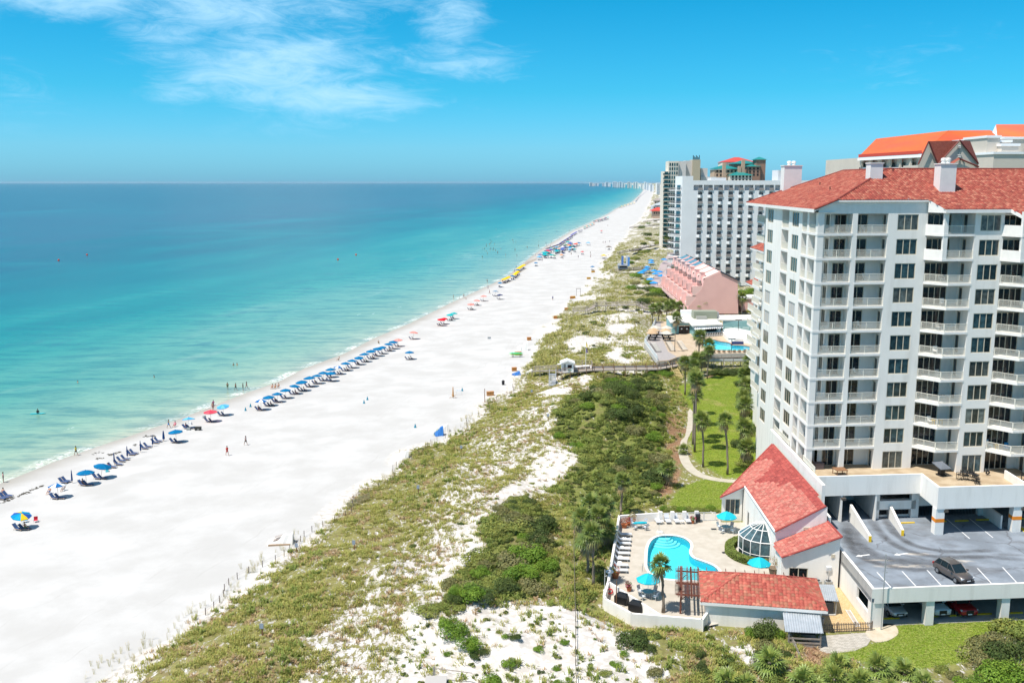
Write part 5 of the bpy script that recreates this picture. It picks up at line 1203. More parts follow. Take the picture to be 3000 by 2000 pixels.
for x,z in((34.6,8.75),):m=MB();m.box(-.4,.4,-.05,.03,0,.3);obj('louvre_vent',m,M_BEIGE,club,CT(x,107.05,z-.6))
m=MB();m.box(-.2,.2,-.05,.03,0,.4);obj('louvre_vent',m,M_BEIGE,club,CT(36.2,102.35,6.6))
m=MB();m.box(-.3,.3,-.12,.03,0,.55)
for i in range(4):m.box(-.27,.27,-.16,-.12,.05+i*.12,.11+i*.12)
obj('meter_box',m,M_INNER,club,CT(35.8,102.4,5.0));m=MB();m.tube([(0,-.06,1.9),(0,-.06,.6)],.04,5);m.box(-.12,.12,-.12,0,.4,.75);obj('conduit',m,M_INNER,club,CT(35.75,102.4,3.1))
# half round glass bay
sol=Vector((30.95,111.9,PZ));m=MB();gl=MB();nseg=8;r=3.05;zs_,za=2.45,4.15
fr_=MB();panes=[]
for k in range(nseg+1):
 a=R(90+180*k/nseg);c,s=math.cos(a),math.sin(a);fr_.tube([(r*c,r*s,0),(r*c,r*s,zs_)],.06,4);fr_.tube([(r*c,r*s,zs_),(.55*r*c,.55*r*s,zs_+(za-zs_)*.62),(.05*c,.05*s,za)],.05,4)
for rr_,z in((r,.05),(r,.85),(r,zs_),(r*.55,zs_+(za-zs_)*.62)):
 fr_.tube([(rr_*math.cos(R(90+180*k/nseg)),rr_*math.sin(R(90+180*k/nseg)),z)for k in range(nseg+1)],.06 if z!=.85 else .035,4)
fro=obj('glass_bay',fr_,M_STUCCO2,club,sol-CB)
M_SOL=glass_mat('bay_glass',(.05,.085,.095),.04,.5)
for k in range(nseg):
 a0,a1=R(90+180*k/nseg),R(90+180*(k+1)/nseg);pt=lambda rr,a,z:(rr*math.cos(a),rr*math.sin(a),z)
 for q in([pt(r-.02,a0,.05),pt(r-.02,a1,.05),pt(r-.02,a1,.85),pt(r-.02,a0,.85)],[pt(r-.02,a0,.85),pt(r-.02,a1,.85),pt(r-.02,a1,zs_),pt(r-.02,a0,zs_)],[pt(r-.02,a0,zs_),pt(r-.02,a1,zs_),pt(r*.55,a1,zs_+(za-zs_)*.62),pt(r*.55,a0,zs_+(za-zs_)*.62)],[pt(r*.55,a0,zs_+(za-zs_)*.62),pt(r*.55,a1,zs_+(za-zs_)*.62),(0,0,za)]):
  g_=MB();g_.poly(q[::1]if True else q);obj('pane',g_,M_SOL,fro)
  # clipped hedge round the bay
hm=MB();rr=random.Random(4)
for i in range(3600):
 a=R(rr.uniform(96,262));q=rr.uniform(-.5,.5);h=rr.random();top=rr.random()<.5;rad=r+1.05+(q if top else(.5 if rr.random()<.5 else-.5));z=.75 if top else .75*h
 p=Vector((rad*math.cos(a),rad*math.sin(a),z+rr.uniform(-.05,.06)));c=jit(rr.choice([(.12,.16,.03),(.15,.18,.04),(.09,.12,.025)]),rr,.3);t1=Vector((rr.uniform(-1,1),rr.uniform(-1,1),rr.uniform(-.5,.5))).normalized()*.09;t2=t1.orthogonal().normalized()*.07
 hm.add([p-t1,p-t2,p+t1,p+t2],[(0,1,2,3)],0,c)
hedge=thing('hedge','clipped curved hedge round the half round glass bay','hedge',sol);obj('foliage',hm,M_LEAF,hedge)
core=MB();core.lathe([(r+.6,0),(r+.6,.68),(r+1.5,.68),(r+1.5,0)],40);km=core;
co=MB();
for i in range(16):
 a0,a1=R(96+166*i/16),R(96+166*(i+1)/16);co.add([((r+q)*math.cos(a),(r+q)*math.sin(a),z)for a in(a0,a1)for q in(.6,1.5)for z in(0,.7)],[(0,1,5,4),(2,6,7,3),(1,3,7,5)])
obj('stem',co,mat('hedge_core',(.06,.07,.02),.9),hedge)
# pool house ----------------------------------------------------------
PH=Vector((19.5,93.0,3.0));pa_=R(-9.7);ph=thing('pool_house','small pool house under a red hipped barrel tile roof','building',PH,pa_)
Wp,Dp=12.6,8.0;EZ=2.6
m=MB();panel(m,(.55,.3),(Wp-.5,.3),0,EZ);panel(m,(.55,Dp-.5),(.55,.3),0,EZ);panel(m,(Wp-.5,.3),(Wp-.5,Dp-.5),0,EZ);panel(m,(Wp-.5,Dp-.5),(.55,Dp-.5),0,EZ);obj('wall',m,M_STUCCO,ph)
sl_=1.75/(Dp/2)
hp={'f':([(0,0),(Wp,0),(Wp-4.1,Dp/2),(4.1,Dp/2)],lambda x,y:EZ+sl_*y,(1,0)),'b':([(Wp,Dp),(0,Dp),(4.1,Dp/2),(Wp-4.1,Dp/2)],lambda x,y:EZ+sl_*(Dp-y),(1,0)),'l':([(0,Dp),(0,0),(4.1,Dp/2)],lambda x,y:EZ+1.75/4.1*x,(0,1)),'r':([(Wp,0),(Wp,Dp),(Wp-4.1,Dp/2)],lambda x,y:EZ+1.75/4.1*(Wp-x),(0,1))}
rb=MB()
for k,(poly,zf,e)in hp.items():rb.slab([(p[0],p[1],zf(*p)-.02)for p in poly],.15,1,None,POOLR[2])
rb.box(-.02,Wp+.02,-.05,.04,EZ-.3,EZ+.0,mi=1);rb.box(-.05,.04,0,Dp,EZ-.3,EZ,mi=1);rb.box(Wp-.04,Wp+.05,0,Dp,EZ-.3,EZ,mi=1);rb.poly([(0,0,EZ-.28),(0,Dp,EZ-.28),(Wp,Dp,EZ-.28),(Wp,0,EZ-.28)],1)
pr=obj('roof',rb,[M_TILE,M_STUCCO2],ph);tp=[]
tiles(None,hp['f'][0],(1,0),hp['f'][1],POOLR,.40,.40,seed=1,pieces=tp,rise=.08);front=list(tp)
rest=[];
for k in 'blr':tiles(None,hp[k][0],hp[k][2],hp[k][1],POOLR,.40,.40,seed=2+len(k),pieces=rest,rise=.08)
front.sort(key=lambda q:q[0][0][1]);single,more=front[:300],front[300:]+rest
tcache={}
for pts,fs,col in single:
 ci=tuple(round(c*12)for c in col);o0=Vector(pts[0]);q=MB();key=ci
 if key not in tcache:q.add([Vector(p)-o0 for p in pts],fs,0,col);tcache[key]=q.mesh('roof_tile');tcache[key].materials.append(M_TILE)
 obj('roof_tile',tcache[key],None,pr,o0)
q=MB()
for pts,fs,col in more:q.add(pts,fs,0,col)
for a,b in(((0,0,EZ),(4.1,Dp/2,EZ+1.75)),((Wp,0,EZ),(Wp-4.1,Dp/2,EZ+1.75)),((4.1,Dp/2,EZ+1.75),(Wp-4.1,Dp/2,EZ+1.75)),((0,Dp,EZ),(4.1,Dp/2,EZ+1.75)),((Wp,Dp,EZ),(Wp-4.1,Dp/2,EZ+1.75))):cap_tube(q,a,b,POOLR[2],.12)
obj('roof_tiles',q,M_TILE,pr,kind='stuff')
m=MB();m.lathe([(0,-.1),(.2,-.1),(.2,.08),(0,.12)],10);o=obj('wall_lamp',m,M_WHITE,ph,(8.6,.2,2.0));o.rotation_euler=(math.pi/2,0,0)
# pergola
pg=thing('pergola','dark red brown slatted pergola beside the pool house','pergola',PH,pa_);M_PERG=mat('pergola_wood',(.13,.045,.03),.75,(.19,.07,.045),6)
def PB(x0,x1,y0,y1,z0,z1,name):q=MB();q.box(x0,x1,y0,y1,z0,z1);return obj(name,q,M_PERG,pg)
for(x,y)in((-2.0,2.0),(-2.0,7.4),(9,8.6)):
 PB(x-.1,x+.1,y-.1,y+.1,.2,2.45,'post')
 q=MB();q.tube([(x,y,1.75),(x+.65,y,2.4)],.05,4);q.tube([(x,y,1.75),(x,y+(.65 if y<5 else-.65),2.4)],.05,4);obj('brace',q,M_PERG,pg)
PB(-2.1,-1.85,1.0,9.2,2.4,2.62,'beam');PB(-1.0,-.8,1.2,9.2,2.4,2.62,'beam');PB(-.1,.02,1.2,9.2,2.35,2.55,'beam')
for y in(2.0,5.0,8.3):PB(-2.5,12.5 if y>8 else 0,y-.07,y+.07,2.3,2.45,'beam')
for i in range(14):x=-2.3+i*1.05;PB(x-.03,x+.03,8.2 if x>.2 else 1.1,9.3,2.45,2.62,'rafter')
for i in range(6):x=-2.2+i*.42;PB(x-.03,x+.03,1.1,9.3,2.5,2.62,'rafter')
for i in range(22):y=1.3+i*.34;PB(-2.65,.25,y-.025,y+.025,2.63,2.68,'slat')
# the two metal lean-to roofs, air conditioner, picket fence
M_TIN=mat('corrugated_steel',(.42,.46,.49),.4,(.50,.53,.56),1.5,metal=.35,spec=.5)
def tin_roof(name,cs,parent,n=16,th=.05):
 a,b,c,d=[Vector(q)for q in cs];m=MB();k=n*2
 up=(b-a).cross(d-a).normalized();up=up if up.z>0 else-up
 for i in range(k):
  t0,t1=i/k,(i+1)/k;h0,h1=(th if i%2 else 0),(0 if i%2 else th)
  p=[a.lerp(b,t0)+up*h0,a.lerp(b,t1)+up*h1,d.lerp(c,t1)+up*h1,d.lerp(c,t0)+up*h0];m.add(p,[(0,1,2,3)])
 m.add([a-up*.03,b-up*.03,c-up*.03,d-up*.03],[(0,3,2,1)]);return obj(name,m,M_TIN,parent)
S0=Vector((28.5,88.5,3.0));sd=thing('shed','open wooden shed under a grey corrugated lean-to roof','shed',S0);sv=lambda x,y,z:Vector((x,y,z))-S0
tin_roof('roof',[sv(27.6,91.6,5.1),sv(31.3,91.3,5.1),sv(30.6,87.9,4.65),sv(26.95,88.3,4.65)],sd,15)
for x,y in((27.35,88.4),(30.4,88.1),(27.8,91.2),(30.9,91)):q=MB();q.box(-.07,.07,-.07,.07,-.2,1.65);obj('post',q,M_WOOD,sd,sv(x,y,3))
for i,z in enumerate((.15,.5,.95)):q=MB();q.box(-1.55,1.55,-.03,.03,z-.08,z+.08);obj('board',q,M_WOOD,sd,sv(28.88,88.2,3),-.1)
q=MB();q.box(-1.5,1.5,0,.06,0,1.75);obj('back_wall',q,mat('shed_dark',(.03,.028,.026),.9),sd,sv(29.3,91.0,3),-.08)
q=MB();q.box(-1.5,1.5,-1.2,1.2,0,.12);obj('floor',q,M_WOOD,sd,sv(29.1,89.6,3.02),-.1)
S1=Vector((34,97,3));sd2=thing('carport_roof','small corrugated canopy over the air conditioners by the garage wall','canopy',S1);s1=lambda x,y,z:Vector((x,y,z))-S1
tin_roof('roof',[s1(33.4,98.75,5.0),s1(35.2,98.65,5.0),s1(34.6,95.3,4.6),s1(32.7,95.6,4.6)],sd2,9)
for x,y in((33.5,98.6),(35,98.5),(34.4,95.5),(32.9,95.7)):q=MB();q.box(-.05,.05,-.05,.05,0,1.7);obj('post',q,M_GREY,sd2,s1(x,y,3))
ac=P(2425,1800,3);a_=thing('air_conditioner','large dark air conditioner with two fans on a pale slab','air conditioner',(ac.x-.2,ac.y+.5,3));q=MB();q.box(-.8,.8,-.55,.55,.12,1.35);obj('casing',q,mat('ac_dark',(.045,.047,.05),.6),a_);q=MB();q.box(-1,1,-.75,.75,0,.12);obj('slab',q,M_CONC,a_)
for s in(-.4,.4):q=MB();q.lathe([(.33,1.35),(.33,1.42),(.28,1.42),(.28,1.36),(0,1.36)],14,(s,0,0));obj('fan',q,M_BLACK,a_)
for i,(px,py)in enumerate(((2379,1712),(2411,1713))):p=P(px,py,3);b_=thing('condenser',('left' if i==0 else 'right')+' one of two small grey condensers behind the canopy','air conditioner',(p.x+.3,p.y-.8,3));q=MB();q.box(-.4,.4,-.4,.4,0,.9);obj('casing',q,M_GREY,b_);q=MB();q.lathe([(.3,.9),(.3,.95),(0,.95)],12);obj('fan',q,M_BLACK,b_)
pf0=Vector((31.5,91.4,3.02));pk=thing('picket_fence','dark wooden picket fence between the shed and the garage corner','fence',pf0);pd=Vector((36.9,91.8,0))-Vector((31.5,91.4,0));pl_=pd.length;pdn=pd.normalized();pang=math.atan2(pdn.y,pdn.x)
q=MB();q.box(-.035,.035,-.012,.012,0,.95);q.add([(-.035,-.012,.95),(.035,-.012,.95),(0,-.012,1.02),(-.035,.012,.95),(.035,.012,.95),(0,.012,1.02)],[(0,1,2),(5,4,3),(0,2,5,3),(1,4,5,2)]);pm_=q.mesh('picket');M_PICK=mat('picket_wood',(.15,.11,.085),.9,(.22,.17,.13),5);pm_.materials.append(M_PICK)
for i in range(31):obj('picket',pm_,None,pk,pdn*(pl_*i/30),pang)
q=MB()
for z in(.25,.75):q.box(0,pl_,.012,.05,z,z+.07)
obj('rail',q,M_PICK,pk,(0,0,0),pang)
for i in range(4):q=MB();q.box(-.05,.05,0,.1,0,1.05);obj('post',q,M_PICK,pk,pdn*(pl_*i/3),pang)
bins=P(2405,1830,3);q=MB();q.lathe([(.25,0),(.3,.75),(.33,.78),(.27,.8),(.24,.3),(0,.3)],12);bt=thing('barrel','grey open barrel between the shed and the pool house corner','barrel',bins);obj('drum',q,M_GREY,bt)
ldr=P(2478,1790,3);lt=thing('ladder','wooden ladder lying on gravel along the garage wall','ladder',(35.9,94.5,3.08),1.5)
q=MB();q.box(-2,2,-.25,-.2,0,.06);q.box(-2,2,.2,.25,0,.06);obj('rail',q,M_INNER,lt)
for i in range(14):q=MB();q.box(-.03,.03,-.2,.2,.01,.05);obj('rung',q,M_INNER,lt,(-1.85+i*.285,0,0))
# ground films inside the grounds
M_GRAVEL=mat('gravel',(.42,.28,.125),.9,(.56,.42,.24),6,.5,detail=9)
M_BRICKP=mat('pale_paving',(.42,.385,.33),.85,(.36,.33,.28),3)
m=MB();m.poly([(*q,3.03)for q in plane_pts([(2405,1850),(2395,1760),(2430,1700),(2470,1715),(2560,1846)],3.03)]);obj('gravel_bed',m,M_GRAVEL,kind='structure')
m=MB();pav=plane_pts([(2397,1912),(2397,1862),(2535,1852),(2553,1870),(2540,1890),(2505,1905),(2450,1912)],3.04);m.prism(pav,2.9,3.05);m2=MB();pv2=plane_pts([(2535,1853),(2560,1830),(2612,1827),(2628,1838),(2630,1858),(2600,1876),(2570,1880),(2550,1872)],3.04);
o_=obj('pavement',m,M_BRICKP,kind='structure');m2.prism(csmooth(pv2,3),2.9,3.06);obj('walkway_slab',m2,mat('cream_concrete',(.46,.39,.285),.85,(.53,.46,.36),1.5),kind='structure')
# pavers in the paved yard: rows of blocks near enough to tell apart
q=MB();q.box(-.19,.19,-.095,.095,0,.02);pvm=[q.mesh('paver')for _ in range(3)]
for i,(mm,c)in enumerate(zip(pvm,((.42,.385,.33),(.37,.34,.29),(.46,.425,.37)))):mm.materials.append(mat('paver_%s'%'abc'[i],c,.85))
rr=random.Random(2);cnt=0;xs_=[q_[0]for q_ in pav];ys_=[q_[1]for q_ in pav];yy=min(ys_)+.1;row=0
while yy<max(ys_):
 xx=min(xs_)+(.2 if row%2 else 0)
 while xx<max(xs_)and cnt<300:
  if sdf(np.array([xx]),np.array([yy]),pav)[0]<-.2:obj('paver',pvm[rr.randrange(3)],None,o_,(xx,yy,3.046+rr.random()*.006));cnt+=1
  xx+=.40
 yy+=.205;row+=1
 # path across the lawn
pth=[(1842+1500-1500,0)]
pp=csmooth(plane_pts([(1976,1118),(1978,1136),(1988,1160),(2003,1185),(2022,1210),(2027,1234),(2012,1262),(2000,1288),(2001,1315),(2005,1340),(2020,1366),(2050,1388),(2098,1401),(2160,1407),(2260,1412)],3.2),5,False)
m=MB();n_=len(pp);Ls,Rs=[],[]
for i,q in enumerate(pp):
 a,b=Vector(pp[max(i-1,0)]),Vector(pp[min(i+1,n_-1)]);d=(b-a).normalized();Ls.append((q[0]-d.y*.8,q[1]+d.x*.8));Rs.append((q[0]+d.y*.8,q[1]-d.x*.8))
for i in range(n_-1):m.add([(*Ls[i],3.08),(*Rs[i],3.08),(*Rs[i+1],3.08),(*Ls[i+1],3.08),(*Ls[i],2.9),(*Rs[i],2.9),(*Rs[i+1],2.9),(*Ls[i+1],2.9)],[(3,2,1,0)[::-1],(0,4,5,1),(1,5,6,2),(0,3,7,4)])
obj('path',m,mat('path_concrete',(.40,.365,.30),.85,(.46,.42,.35),.7),kind='structure')
# loungers, tables, umbrellas on the pool deck
CY=srgb(40,190,205);CYA=[srgb(38,190,208),srgb(48,200,214),srgb(34,180,198)]
for i,(x,y)in enumerate(((745,240),(875,235),(990,235),(1135,232))):
 q=P(*Z6(x+10,y),PZ);proto('pl',lounger_maker('sun_lounger',M_SLING,back=52),(q.x,q.y+.2,PZ),R(4),'%s grey sling lounger from the left along the railed fence behind the pool'%nth(i),'grey loungers round the kidney pool')
ys_l=(405,475,525,592,655,728,812,880)
for i,y in enumerate(ys_l):
 q=P(*Z6(370-(y-405)*.12,y),PZ);proto('pl',None,(q.x-.3,q.y,PZ),R(86),'%s grey sling lounger from the back along the left pool wall'%nth(i),'grey loungers round the kidney pool')
for i,(x,y)in enumerate(((310,425),(275,540),(255,668),(250,742))):q=P(*Z6(x,y),PZ+.4);proto('st',table_maker('side_table',.28,M_WHITE,M_ALU,h=.42),(q.x,q.y,PZ),0,'%s small round white side table from the back between wall loungers'%nth(i),'small tables between the loungers')
for i,(x,y)in enumerate(((800,240),(1070,240))):q=P(*Z6(x,y),PZ);proto('st',None,(q.x,q.y,PZ),0,'small white side table %s the loungers by the railed fence'%('near the first of' if i==0 else 'before the last of'),'small tables between the loungers')
def umb_set(px,py,lab,chairs=True,open_=True,top=True):
 q=P(px,py,PZ);q=Vector((q.x,q.y,PZ))
 proto('pt',table_maker('patio_table',.62),q,0,'round grey patio table %s'%lab,'patio tables round the kidney pool')
 if open_:proto('pu',umbrella_maker('patio_umbrella',1.35,2.05,.7,8,CYA),q,.2,'turquoise patio umbrella open over the table %s'%lab,'turquoise patio umbrellas')
 for k in range(4):a=k*1.571+.75;proto('pc',chair_maker('patio_chair',M_SLING),(q.x+1.0*math.cos(a),q.y+1.0*math.sin(a),PZ),a-1.571,'%s sling chair at the patio table %s'%(('right rear','left rear','left front','right front')[k],lab),'sling chairs round the patio tables')
umb_set(1898,1748,'beside the leaning palm');umb_set(2127,1556,'in front of the clubhouse window')
q=P(2222,1698,PZ);proto('pu',None,(q.x,q.y,PZ),.5,'turquoise patio umbrella open by the end of the curved hedge','turquoise patio umbrellas')
umb_set(1873,1546,'with a closed umbrella laid on top',True,False)
q=P(1873,1530,PZ+.7);um=thing('folded_umbrella','folded turquoise umbrella lying across a patio table','umbrella',(q.x,q.y-.4,PZ+.78),.1);m=MB();m.lathe([(.03,-1),(.16,-.6),(.22,.3),(.12,.95),(.02,1.0)],9,col=CYA[0]);o=obj('canopy',m,M_CLOTH,um);o.rotation_euler=(0,math.pi/2,0)
# pots and flowers
def planter(px,py,lab,cols,s=1.0,z=PZ,pot=(.42,.13,.05)):
 q=P(px,py,z);t=thing('planter',lab,'planter',(q.x,q.y,z));m=MB();m.lathe([(.0,0),(.24*s,0),(.34*s,.42*s),(.37*s,.45*s),(.31*s,.45*s),(0,.4*s)],12);obj('pot',m,mat('terracotta_%d'%int(pot[0]*100),pot,.7),t)
 m=bush_mesh(int(px),.55*s,.55*s,.75*s,260,cols,.13,4);obj('foliage',m,M_LEAF,t,(0,0,.4*s));return t
FLR=[(.30,.02,.06),(.10,.15,.03),(.12,.05,.05)];FLY=[(.5,.35,.03),(.12,.17,.03),(.4,.3,.25)]
planter(1829,1545,'terracotta pot with dark red grass in the back pool corner',[(.18,.08,.05),(.25,.12,.07)],1.2);planter(1842,1538,'pink flowering pot in the back pool corner',FLR,.9);planter(1853,1532,'terracotta pot with pale plume grass by the back pool wall',[(.35,.27,.16),(.18,.2,.07)],1.2);planter(1836,1520,'bright green leafy pot plant at the corner wall',BRG,1.1)
planter(1803,1692,'flower pot with red and yellow blooms by the left wall',[(.5,.06,.03),(.55,.42,.05),(.1,.16,.03),(.6,.55,.5)],1.3);planter(1843,1730,'red flowering pot in front of the grill wall',FLR,.9);planter(2029,1532,'small orange pot beside the black bin',FLR,.8)
planter(2265,1680,'tall feathery grass clump at the clubhouse corner by the umbrella',[(.24,.19,.08),(.2,.2,.05),(.3,.14,.12)],1.7,pot=(.2,.15,.1))
q=P(2044,1528,PZ);b_=thing('litter_bin','black square litter bin beside the pool gate','bin',q);m=MB();m.box(-.28,.28,-.28,.28,0,.95);obj('body',m,M_BLACK,b_);m=MB();m.box(-.3,.3,-.3,.3,.95,1.1);m.box(-.22,.22,-.31,-.29,.78,.92);obj('lid',m,mat('bin_lid',(.03,.035,.045),.5),b_)
for(px,py),lab in(((1812,1757),'black covered grill nearer the lifebuoy in the walled grill corner'),((1853,1780),'black covered grill at the right of the walled grill corner')):
 q=P(px+10,py+10,PZ);t=thing('covered_grill',lab,'grill',(q.x,q.y,PZ),-.55);m=MB();m.add([(-.75,-.35,.0),(.75,-.35,0),(.75,.35,0),(-.75,.35,0),(-.78,-.38,.85),(.78,-.38,.85),(.78,.38,.85),(-.78,.38,.85),(-.5,-.2,1.2),(.5,-.2,1.2),(.5,.25,1.22),(-.5,.25,1.22)],[(0,1,5,4),(1,2,6,5),(2,3,7,6),(3,0,4,7),(4,5,9,8),(5,6,10,9),(6,7,11,10),(7,4,8,11),(8,9,10,11)]);obj('cover',m,mat('black_vinyl',(.012,.012,.013),.45,bump=.5,scale=5),t)
q=P(1784,1722,4.0);lb=thing('life_buoy','red life buoy hung on the white grill wall','life buoy',(q.x+.1,q.y-.15,3.7));m=MB();m.tube([(.28*math.cos(a),0,.28*math.sin(a))for a in np.linspace(0,6.283,17)],.07,6);obj('ring',m,mat('red_ring',(.6,.02,.02),.5),lb)
q=P(1786,1674,4.45);lb=thing('wall_ring','white life ring lying on the left pool wall','life buoy',(q.x,q.y,4.47));m=MB();m.tube([(.38*math.cos(a),.38*math.sin(a),0)for a in np.linspace(0,6.283,17)],.08,6);obj('ring',m,M_WHITE,lb)
for(px,py),lab in(((2091,1549),'small dark drain grate in front of the gate'),((2124,1618),'small dark drain grate beside the hedge')):q=P(px,py,PZ);m=MB();m.box(-.35,.35,-.28,.28,0,.015);tag(obj('drain_grate',m,M_BLACK,None,(q.x,q.y,PZ)),lab,'drain')
# poles and lamps
def pole(name,px,py,z,h,lab,cat='pole',r=.06,m_=M_WOODB,base=None):
 q=P(px,py,z)if base is None else base;t=thing(name,lab,cat,(q.x,q.y,z));m=MB();m.tube([(0,0,0),(0,0,h)],r,7,r*.75);obj('post',m,m_,t);return t
t=pole('antenna_pole',2580,1775,3,8.2,'thin grey antenna pole at the garage corner','pole',.06,M_GREY,Vector((37.9,92.0,3)))
for z in(6.2,6.7,7.5):m=MB();m.tube([(-.22,0,z),(.22,0,z)],.02,4);m.lathe([(.05,z),(.06,z+.12),(0,z+.14)],6,(.2,0,0));obj('bracket',m,M_GREY,t)
pole('light_pole',1805,1788,3,3.4,'dark wooden pole standing in the pool wall by the grills','pole',.07)
t=pole('shower_post',1771,1742,3.0,3.0,'thin white shower post outside the left pool wall','post',.04,M_ALU);m=MB();m.tube([(0,0,2.2),(.25,0,2.3),(.3,0,2.0)],.025,5);m.box(-.15,.1,-.15,.15,.1,.6);obj('fitting',m,M_WHITE,t)
# terrace furniture (level 11.2)
def tprop(px,py,name,lab,cat,rz=0,z=11.2):q=P(px,py,z);return thing(name,lab,cat,(q.x,q.y,z),rz)
t=tprop(2460,1390,'patio_table','square brown table near the terrace parapet','table',.1);m=MB();m.box(-.75,.75,-.75,.75,.72,.80);obj('tabletop',m,M_WOODB,t)
for a in(-.65,.65):
 for b in(-.65,.65):m=MB();m.box(a-.04,a+.04,b-.04,b+.04,0,.72);obj('leg',m,M_WOODB,t)
t=tprop(2757,1392,'tilted_umbrella','grey square umbrella tilted over its base on the terrace','umbrella',.3);m=MB();cm=canopy_mesh(1.2,.45,4,[(.22,.24,.27),(.17,.19,.22)]);o=obj('canopy',cm,M_CLOTH,t,(0,0,1.35));o.rotation_euler=(.25,-.2,.8);m.tube([(0,0,0),(0,0,1.4)],.05,6);obj('pole',m,M_BLACK,t);m=MB();m.box(-.45,.45,-.45,.45,0,.18);m.box(-.3,.3,-.3,.3,.18,.8);obj('base',m,M_BLACK,t)
def bar_chair():
 t=thing('bar_chair','x','chair');m=MB();m.box(-.25,.25,-.25,.25,.68,.73);obj('seat',m,M_BLACK,t);m=MB()
 for z in(.85,1.0,1.15):m.box(-.25,.25,.22,.26,z,z+.08)
 obj('backrest',m,M_BLACK,t)
 for x in(-.23,.23):
  for y,h in((-.23,.95),(.24,1.25)):m=MB();m.box(x-.025,x+.025,y-.025,y+.025,0,h);obj('leg',m,M_BLACK,t)
 m=MB();m.box(-.23,.23,-.24,-.2,.2,.25);m.box(-.23,.23,.2,.24,.2,.25);m.box(-.25,-.2,-.23,.23,.92,.96);m.box(.2,.25,-.23,.23,.92,.96);obj('stretcher',m,M_BLACK,t);return t
for i,(px,py,rz)in enumerate(((2809,1405,-1.57),(2826,1395,-.3),(2846,1398,1.5),(2855,1408,1.5),(2862,1418,1.4),(2830,1406,-1.6))):q=P(px,py,11.2);proto('bc',bar_chair,q,rz,'%s dark bar chair from the left at the terrace bar table'%nth(i),'bar chairs on the terrace')
t=tprop(2842,1408,'bar_table','dark narrow bar table among bar chairs on the terrace','table',-.85);m=MB();m.box(-1.0,1.0,-.35,.35,.95,1.0);obj('tabletop',m,M_BLACK,t)
for a in(-.9,.9):
 for b in(-.28,.28):m=MB();m.box(a-.03,a+.03,b-.03,b+.03,0,.95);obj('leg',m,M_BLACK,t)
q=P(2998,1408,11.2);proto('bc',None,q,1.2,'dark bar chair beyond the white terrace divider at the right edge','bar chairs on the terrace')
t=tprop(2893,1392,'hose_cart','small dark hose cart beside the white terrace divider','cart');m=MB();m.tube([(-.2,0,0),(-.25,.1,.9)],.025,4);m.tube([(.2,0,0),(.15,.1,.9)],.025,4);obj('frame',m,M_GREY,t);m=MB();m.tube([(.2*math.cos(a),0,.4+.2*math.sin(a))for a in np.linspace(0,6.28,11)],.1,6);obj('reel',m,M_BLACK,t)
t=tprop(2397,1372,'storage_chest','brown slatted storage chest under the corner balcony','chest',.1);m=MB();m.box(-.6,.6,-.4,.4,0,.75);obj('body',m,mat('chest',(.11,.085,.085),.8),t);m=MB();m.box(-.63,.63,-.43,.43,.75,.83);obj('lid',m,mat('chest',(.11,.085,.085),.8),t)
# balcony furniture
M_YCH=mat('yellow_plastic',(.80,.50,.02),.4);M_BCH=mat('blue_plastic',(.03,.28,.55),.4);M_LBCH=mat('pale_blue_plastic',(.35,.60,.75),.4)
def balc(u,v,k,key,mk,rz,lab,grp):q=TWs(u,v,zf_(k));return proto(key,mk,(q.x,q.y,q.z+.01),rz+RZU,lab,grp)
balc(23.9,-2.0,1,'adl',chair_maker('deck_chair',M_LBCH,M_LBCH),.2,'pale blue deck chair on the lowest balcony at the right edge','plastic chairs on the balconies');balc(25.6,-3.6,1,'adb',chair_maker('deck_chair',M_BCH,M_BCH),-.2,'deep blue deck chair on the lowest balcony at the right edge','plastic chairs on the balconies')
balc(16.5,-1.2,2,'ady',table_maker('side_stool',.3,M_YCH,M_YCH,h=.6),0,'left of two yellow stools on a second storey balcony','yellow stools');balc(17.5,-1.2,2,'ady',None,0,'right of two yellow stools on a second storey balcony','yellow stools');balc(24.7,-2.6,1,'ady',None,0,'yellow stool between blue chairs on the lowest right balcony','yellow stools')
rb_=random.Random(5)
FL=['the lowest','the second','the third','the fourth','the fifth','the sixth','the seventh','the eighth','the ninth','the top']
for k in range(1,11):
 for(u0,v,lab)in((1.6,1.0,'at the corner'),(6.6,1.0,'right of the corner pillar'),(16.2,-1.0,'in the angled bay')):
  if rb_.random()<.62:balc(u0+rb_.uniform(-.3,.6),v,k,'wch',chair_maker('balcony_chair',M_SLINGW,M_ALU),rb_.uniform(-.7,.7),'pale chair on %s balcony up %s'%(FL[k-1],lab),'pale chairs on the balconies')
  if rb_.random()<.4:balc(u0+1.3,v,k,'bt',table_maker('balcony_table',.4,M_TABLE,M_ALU),0,'small round table on %s balcony up %s'%(FL[k-1],lab),'tables on the balconies')
  # cars
def paint(n,c,r=.3,met=.3):return mat(n,c,r,metal=met,spec=.5,coat=.6)
c=car_maker('parked_car','car','taupe grey crossover car parked on the open garage deck',paint('taupe_paint',(.14,.118,.107),.3,.5));q=P(2785,1690,DZ);c.location=(q.x+.25,q.y,DZ+.01);c.rotation_euler=(0,0,R(-90+3+12))
for px,py,rz,args in((2608,1790,-84,('parked_car','car','silver car parked under the deck at the garage corner',paint('silver_paint',(.55,.57,.58),.3,.4),'suv')),(2726,1785,-84,('parked_truck','truck','white pickup truck parked under the deck next to the second column',paint('white_paint_car',(.72,.73,.74),.3,.0),'truck')),(2803,1785,-84,('parked_truck','truck','red pickup truck with black bumper parked under the deck',paint('red_paint',(.42,.008,.015),.3,.1),'truck',M_BLACK))):
 c=car_maker(*args);q=P(px,py,3.06);c.location=(q.x,q.y+.25,3.07);c.rotation_euler=(0,0,R(rz))
